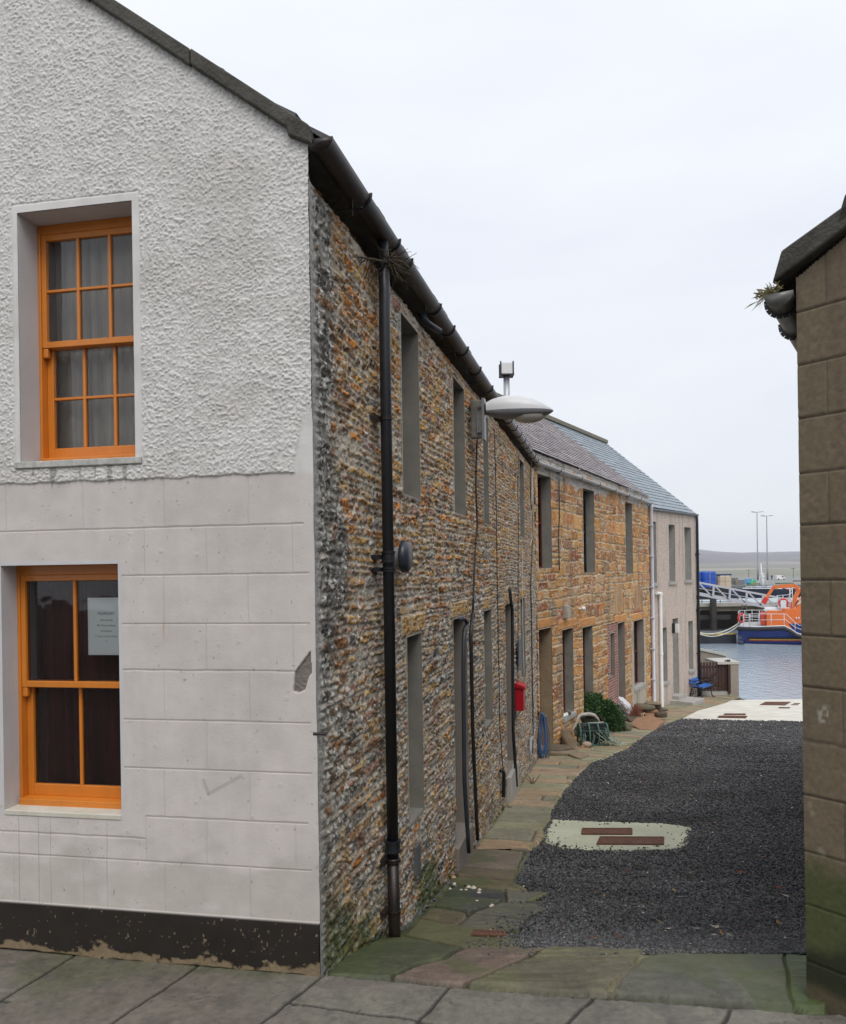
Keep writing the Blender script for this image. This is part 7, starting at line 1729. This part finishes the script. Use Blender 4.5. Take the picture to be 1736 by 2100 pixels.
def crate(label, xa, xb, ya_, yb2, Y_, m, cat='container', name='container', slat=True):
    a = cb(xa, yb2, Y_); b = cb(xb, ya_, Y_); t_ = thing(name, label, cat, ((a.x + b.x) / 2, Y_ + .8, a.z)); MB().box(a.x, b.x, Y_, Y_ + 1.6, a.z, b.z).build('body', m, t_, bevel=.04)
    m2 = MB(); n_ = 5
    for k in range(n_ + 1): x_ = a.x + (b.x - a.x) * k / n_; m2.box(x_ - .03, x_ + .03, Y_ - .05, Y_ - .003, a.z, b.z)
    m2.build('frame', mat('grey_container_frame', (.20, .21, .22), .6, bump=0), t_)
crate('dark grey plant container nearest the cream tubs on the quay', 640, 705, 1012, 1088, 104, mat('grey_green_box', (.13, .15, .15), .7, bump=0))
crate('brown and grey machinery box left of the green tanks', 708, 742, 1035, 1092, 103, mat('tan_box', (.38, .27, .16), .7, bump=0))
crate('pale grey upright box left of the light blue van', 744, 778, 1035, 1088, 106, mat('light_box', (.40, .40, .38), .7, bump=0))
crate('low cream container right of the white van', 1250, 1296, 1040, 1068, 150, ct)
crate('dark slatted pallet stack at the right of the quay', 1298, 1342, 1040, 1068, 148, mat('slat_dark', (.08, .08, .08), .7, bump=0), 'pallets', 'pallet_stack')
crate('yellow fish box pile at the foot of the white mast', 925, 955, 1068, 1095, 104, mat('yellow_box', (.50, .38, .08), .7, bump=0), 'boxes', 'fish_boxes')
crate('green skip in front of the white van', 1180, 1330, 1066, 1100, 112, mat('green_skip', (.10, .17, .11), .7, bump=0), 'skip', 'skip')
crate('maroon vehicle front at the right end of the quay', 1372, 1440, 1040, 1072, 130, mat('maroon', (.14, .06, .08), .5, bump=0), 'trailer', 'trailer')
# person
pc_ = cb(1088, 1078, 150); k2 = .1831 * 150 / F
ps = MB(); H = 1.0; zb0 = qd; px_, py_ = pc_.x, 150.
for sx in (-1, 1):
    ps.tube([(px_ + sx * .06, py_, zb0), (px_ + sx * .06, py_, zb0 + H * .28), (px_ + sx * .05, py_, zb0 + H * .50)], [.035, .045, .06], 8)
    ps.tube([(px_ + sx * .13, py_, zb0 + H * .80), (px_ + sx * .16, py_, zb0 + H * .62), (px_ + sx * .155, py_ - .03, zb0 + H * .46)], [.036, .03, .025], 8)
ps.tube([(px_, py_, zb0 + H * .46), (px_, py_, zb0 + H * .6), (px_, py_, zb0 + H * .78), (px_, py_, zb0 + H * .85), (px_, py_, zb0 + H * .88)], [.10, .10, .13, .07, .036], 10)
ps.rock((px_, py_, zb0 + H * .94), .068, (.85, 1, 1.1), sub=2, amp=.02)
tag(ps.build('person', mat('dark_blue_clothes', (.04, .045, .13), .8, bump=0), smooth=True), 'person in dark blue clothes standing on the far quay', 'person')
# lamp columns
lp = None
for i, (x, yt_, lb_) in enumerate([(920, 275, 'taller left quay lamp column with three flat arms'), (1028, 318, 'shorter right quay lamp column with three flat arms')]):
    Y_ = 150; base = cb(x + 12, 1045, Y_); top = cb(x, yt_, Y_); base.x = top.x = (top.x + base.x) / 2
    t_ = thing('lamp_column', lb_, 'lamp post', (base.x, Y_, qd), 'tall lamp columns on the far quay')
    sm_ = mat('grey_steel_column', (.22, .23, .26), .5, .2, bump=0)
    MB().tube([(base.x, Y_, qd), (base.x, Y_, qd + 2.2), (base.x, Y_, qd + 2.25), (base.x, Y_, top.z)], [.19, .18, .14, .08], 8).build('column', sm_, t_, smooth=True)
    for a in (-.15, 1.9, 3.3):
        d_ = Vector((math.cos(a), math.sin(a), 0)); MB().bar(Vector((base.x, Y_, top.z - .05)), Vector((base.x, Y_, top.z - .02)) + d_ * .5, .08).bar(Vector((base.x, Y_, top.z)) + d_ * .45, Vector((base.x, Y_, top.z + .05)) + d_ * 1.15, .35, .09).build('lamp_head', sm_, t_)
for i, (x, yt_, yb2, Y_, lb_) in enumerate([(828, 925, 1020, 190, 'thin dark pole on the far quay behind the light blue van'), (1328, 905, 1040, 170, 'thin grey pole with an arm at the right of the white van')]):
    a = cb(x, yb2, Y_); b = cb(x, yt_, Y_); m_ = MB(); m_.tube([(a.x, Y_, qd), (b.x, Y_, b.z)], .07, 6); m_.bar((b.x - .5, Y_, b.z), (b.x + .3, Y_, b.z), .12); tag(m_.build('pole', mat('pole_grey', (.15, .15, .16), .6, bump=0)), lb_, 'pole')
# farmhouses on the far shore
for i, (x, y, w_, h_) in enumerate([(680, 962, 26, 10), (740, 958, 34, 12), (790, 965, 22, 9), (860, 960, 30, 12), (1175, 945, 60, 18), (1190, 915, 50, 8), (1105, 1000, 30, 8), (1235, 990, 34, 8)]):
    Y_ = 1500 if y < 975 else 900; c_ = cb(x, y, Y_); s_ = .1831 * Y_ / F; W_ = w_ * s_; H_ = h_ * s_
    t_ = thing('farmhouse', ['low pale farmhouse leftmost on the far hillside', 'wider farmhouse second from the left on the hillside', 'small cottage between two farmhouses on the hillside', 'farmhouse just left of the tall lamp column on the hillside', 'large grey farm building on the hillside right of the lamp columns', 'thin pale farm roof above the large grey farm building', 'low shed near the far shore between the lamp columns and the van', 'low shed near the far shore above the white van'][i], 'farmhouse', (c_.x, Y_, c_.z - H_ / 2), 'buildings on the far hillside')
    zb3 = c_.z - H_ * 1.5; MB().box(c_.x - W_ / 2, c_.x + W_ / 2, Y_, Y_ + H_, zb3, c_.z).build('wall', mat('farm_wall', (.42, .41, .39) if i != 4 else (.3, .3, .3), .9, bump=0), t_)
    MB().prism([Vector((c_.x - W_ / 2, Y_, c_.z)), Vector((c_.x - W_ / 2, Y_ + H_, c_.z)), Vector((c_.x - W_ / 2, Y_ + H_ / 2, c_.z + H_ * .5))], (W_, 0, 0)).build('roof', mat('farm_roof', (.14, .14, .15), .8, bump=0), t_)
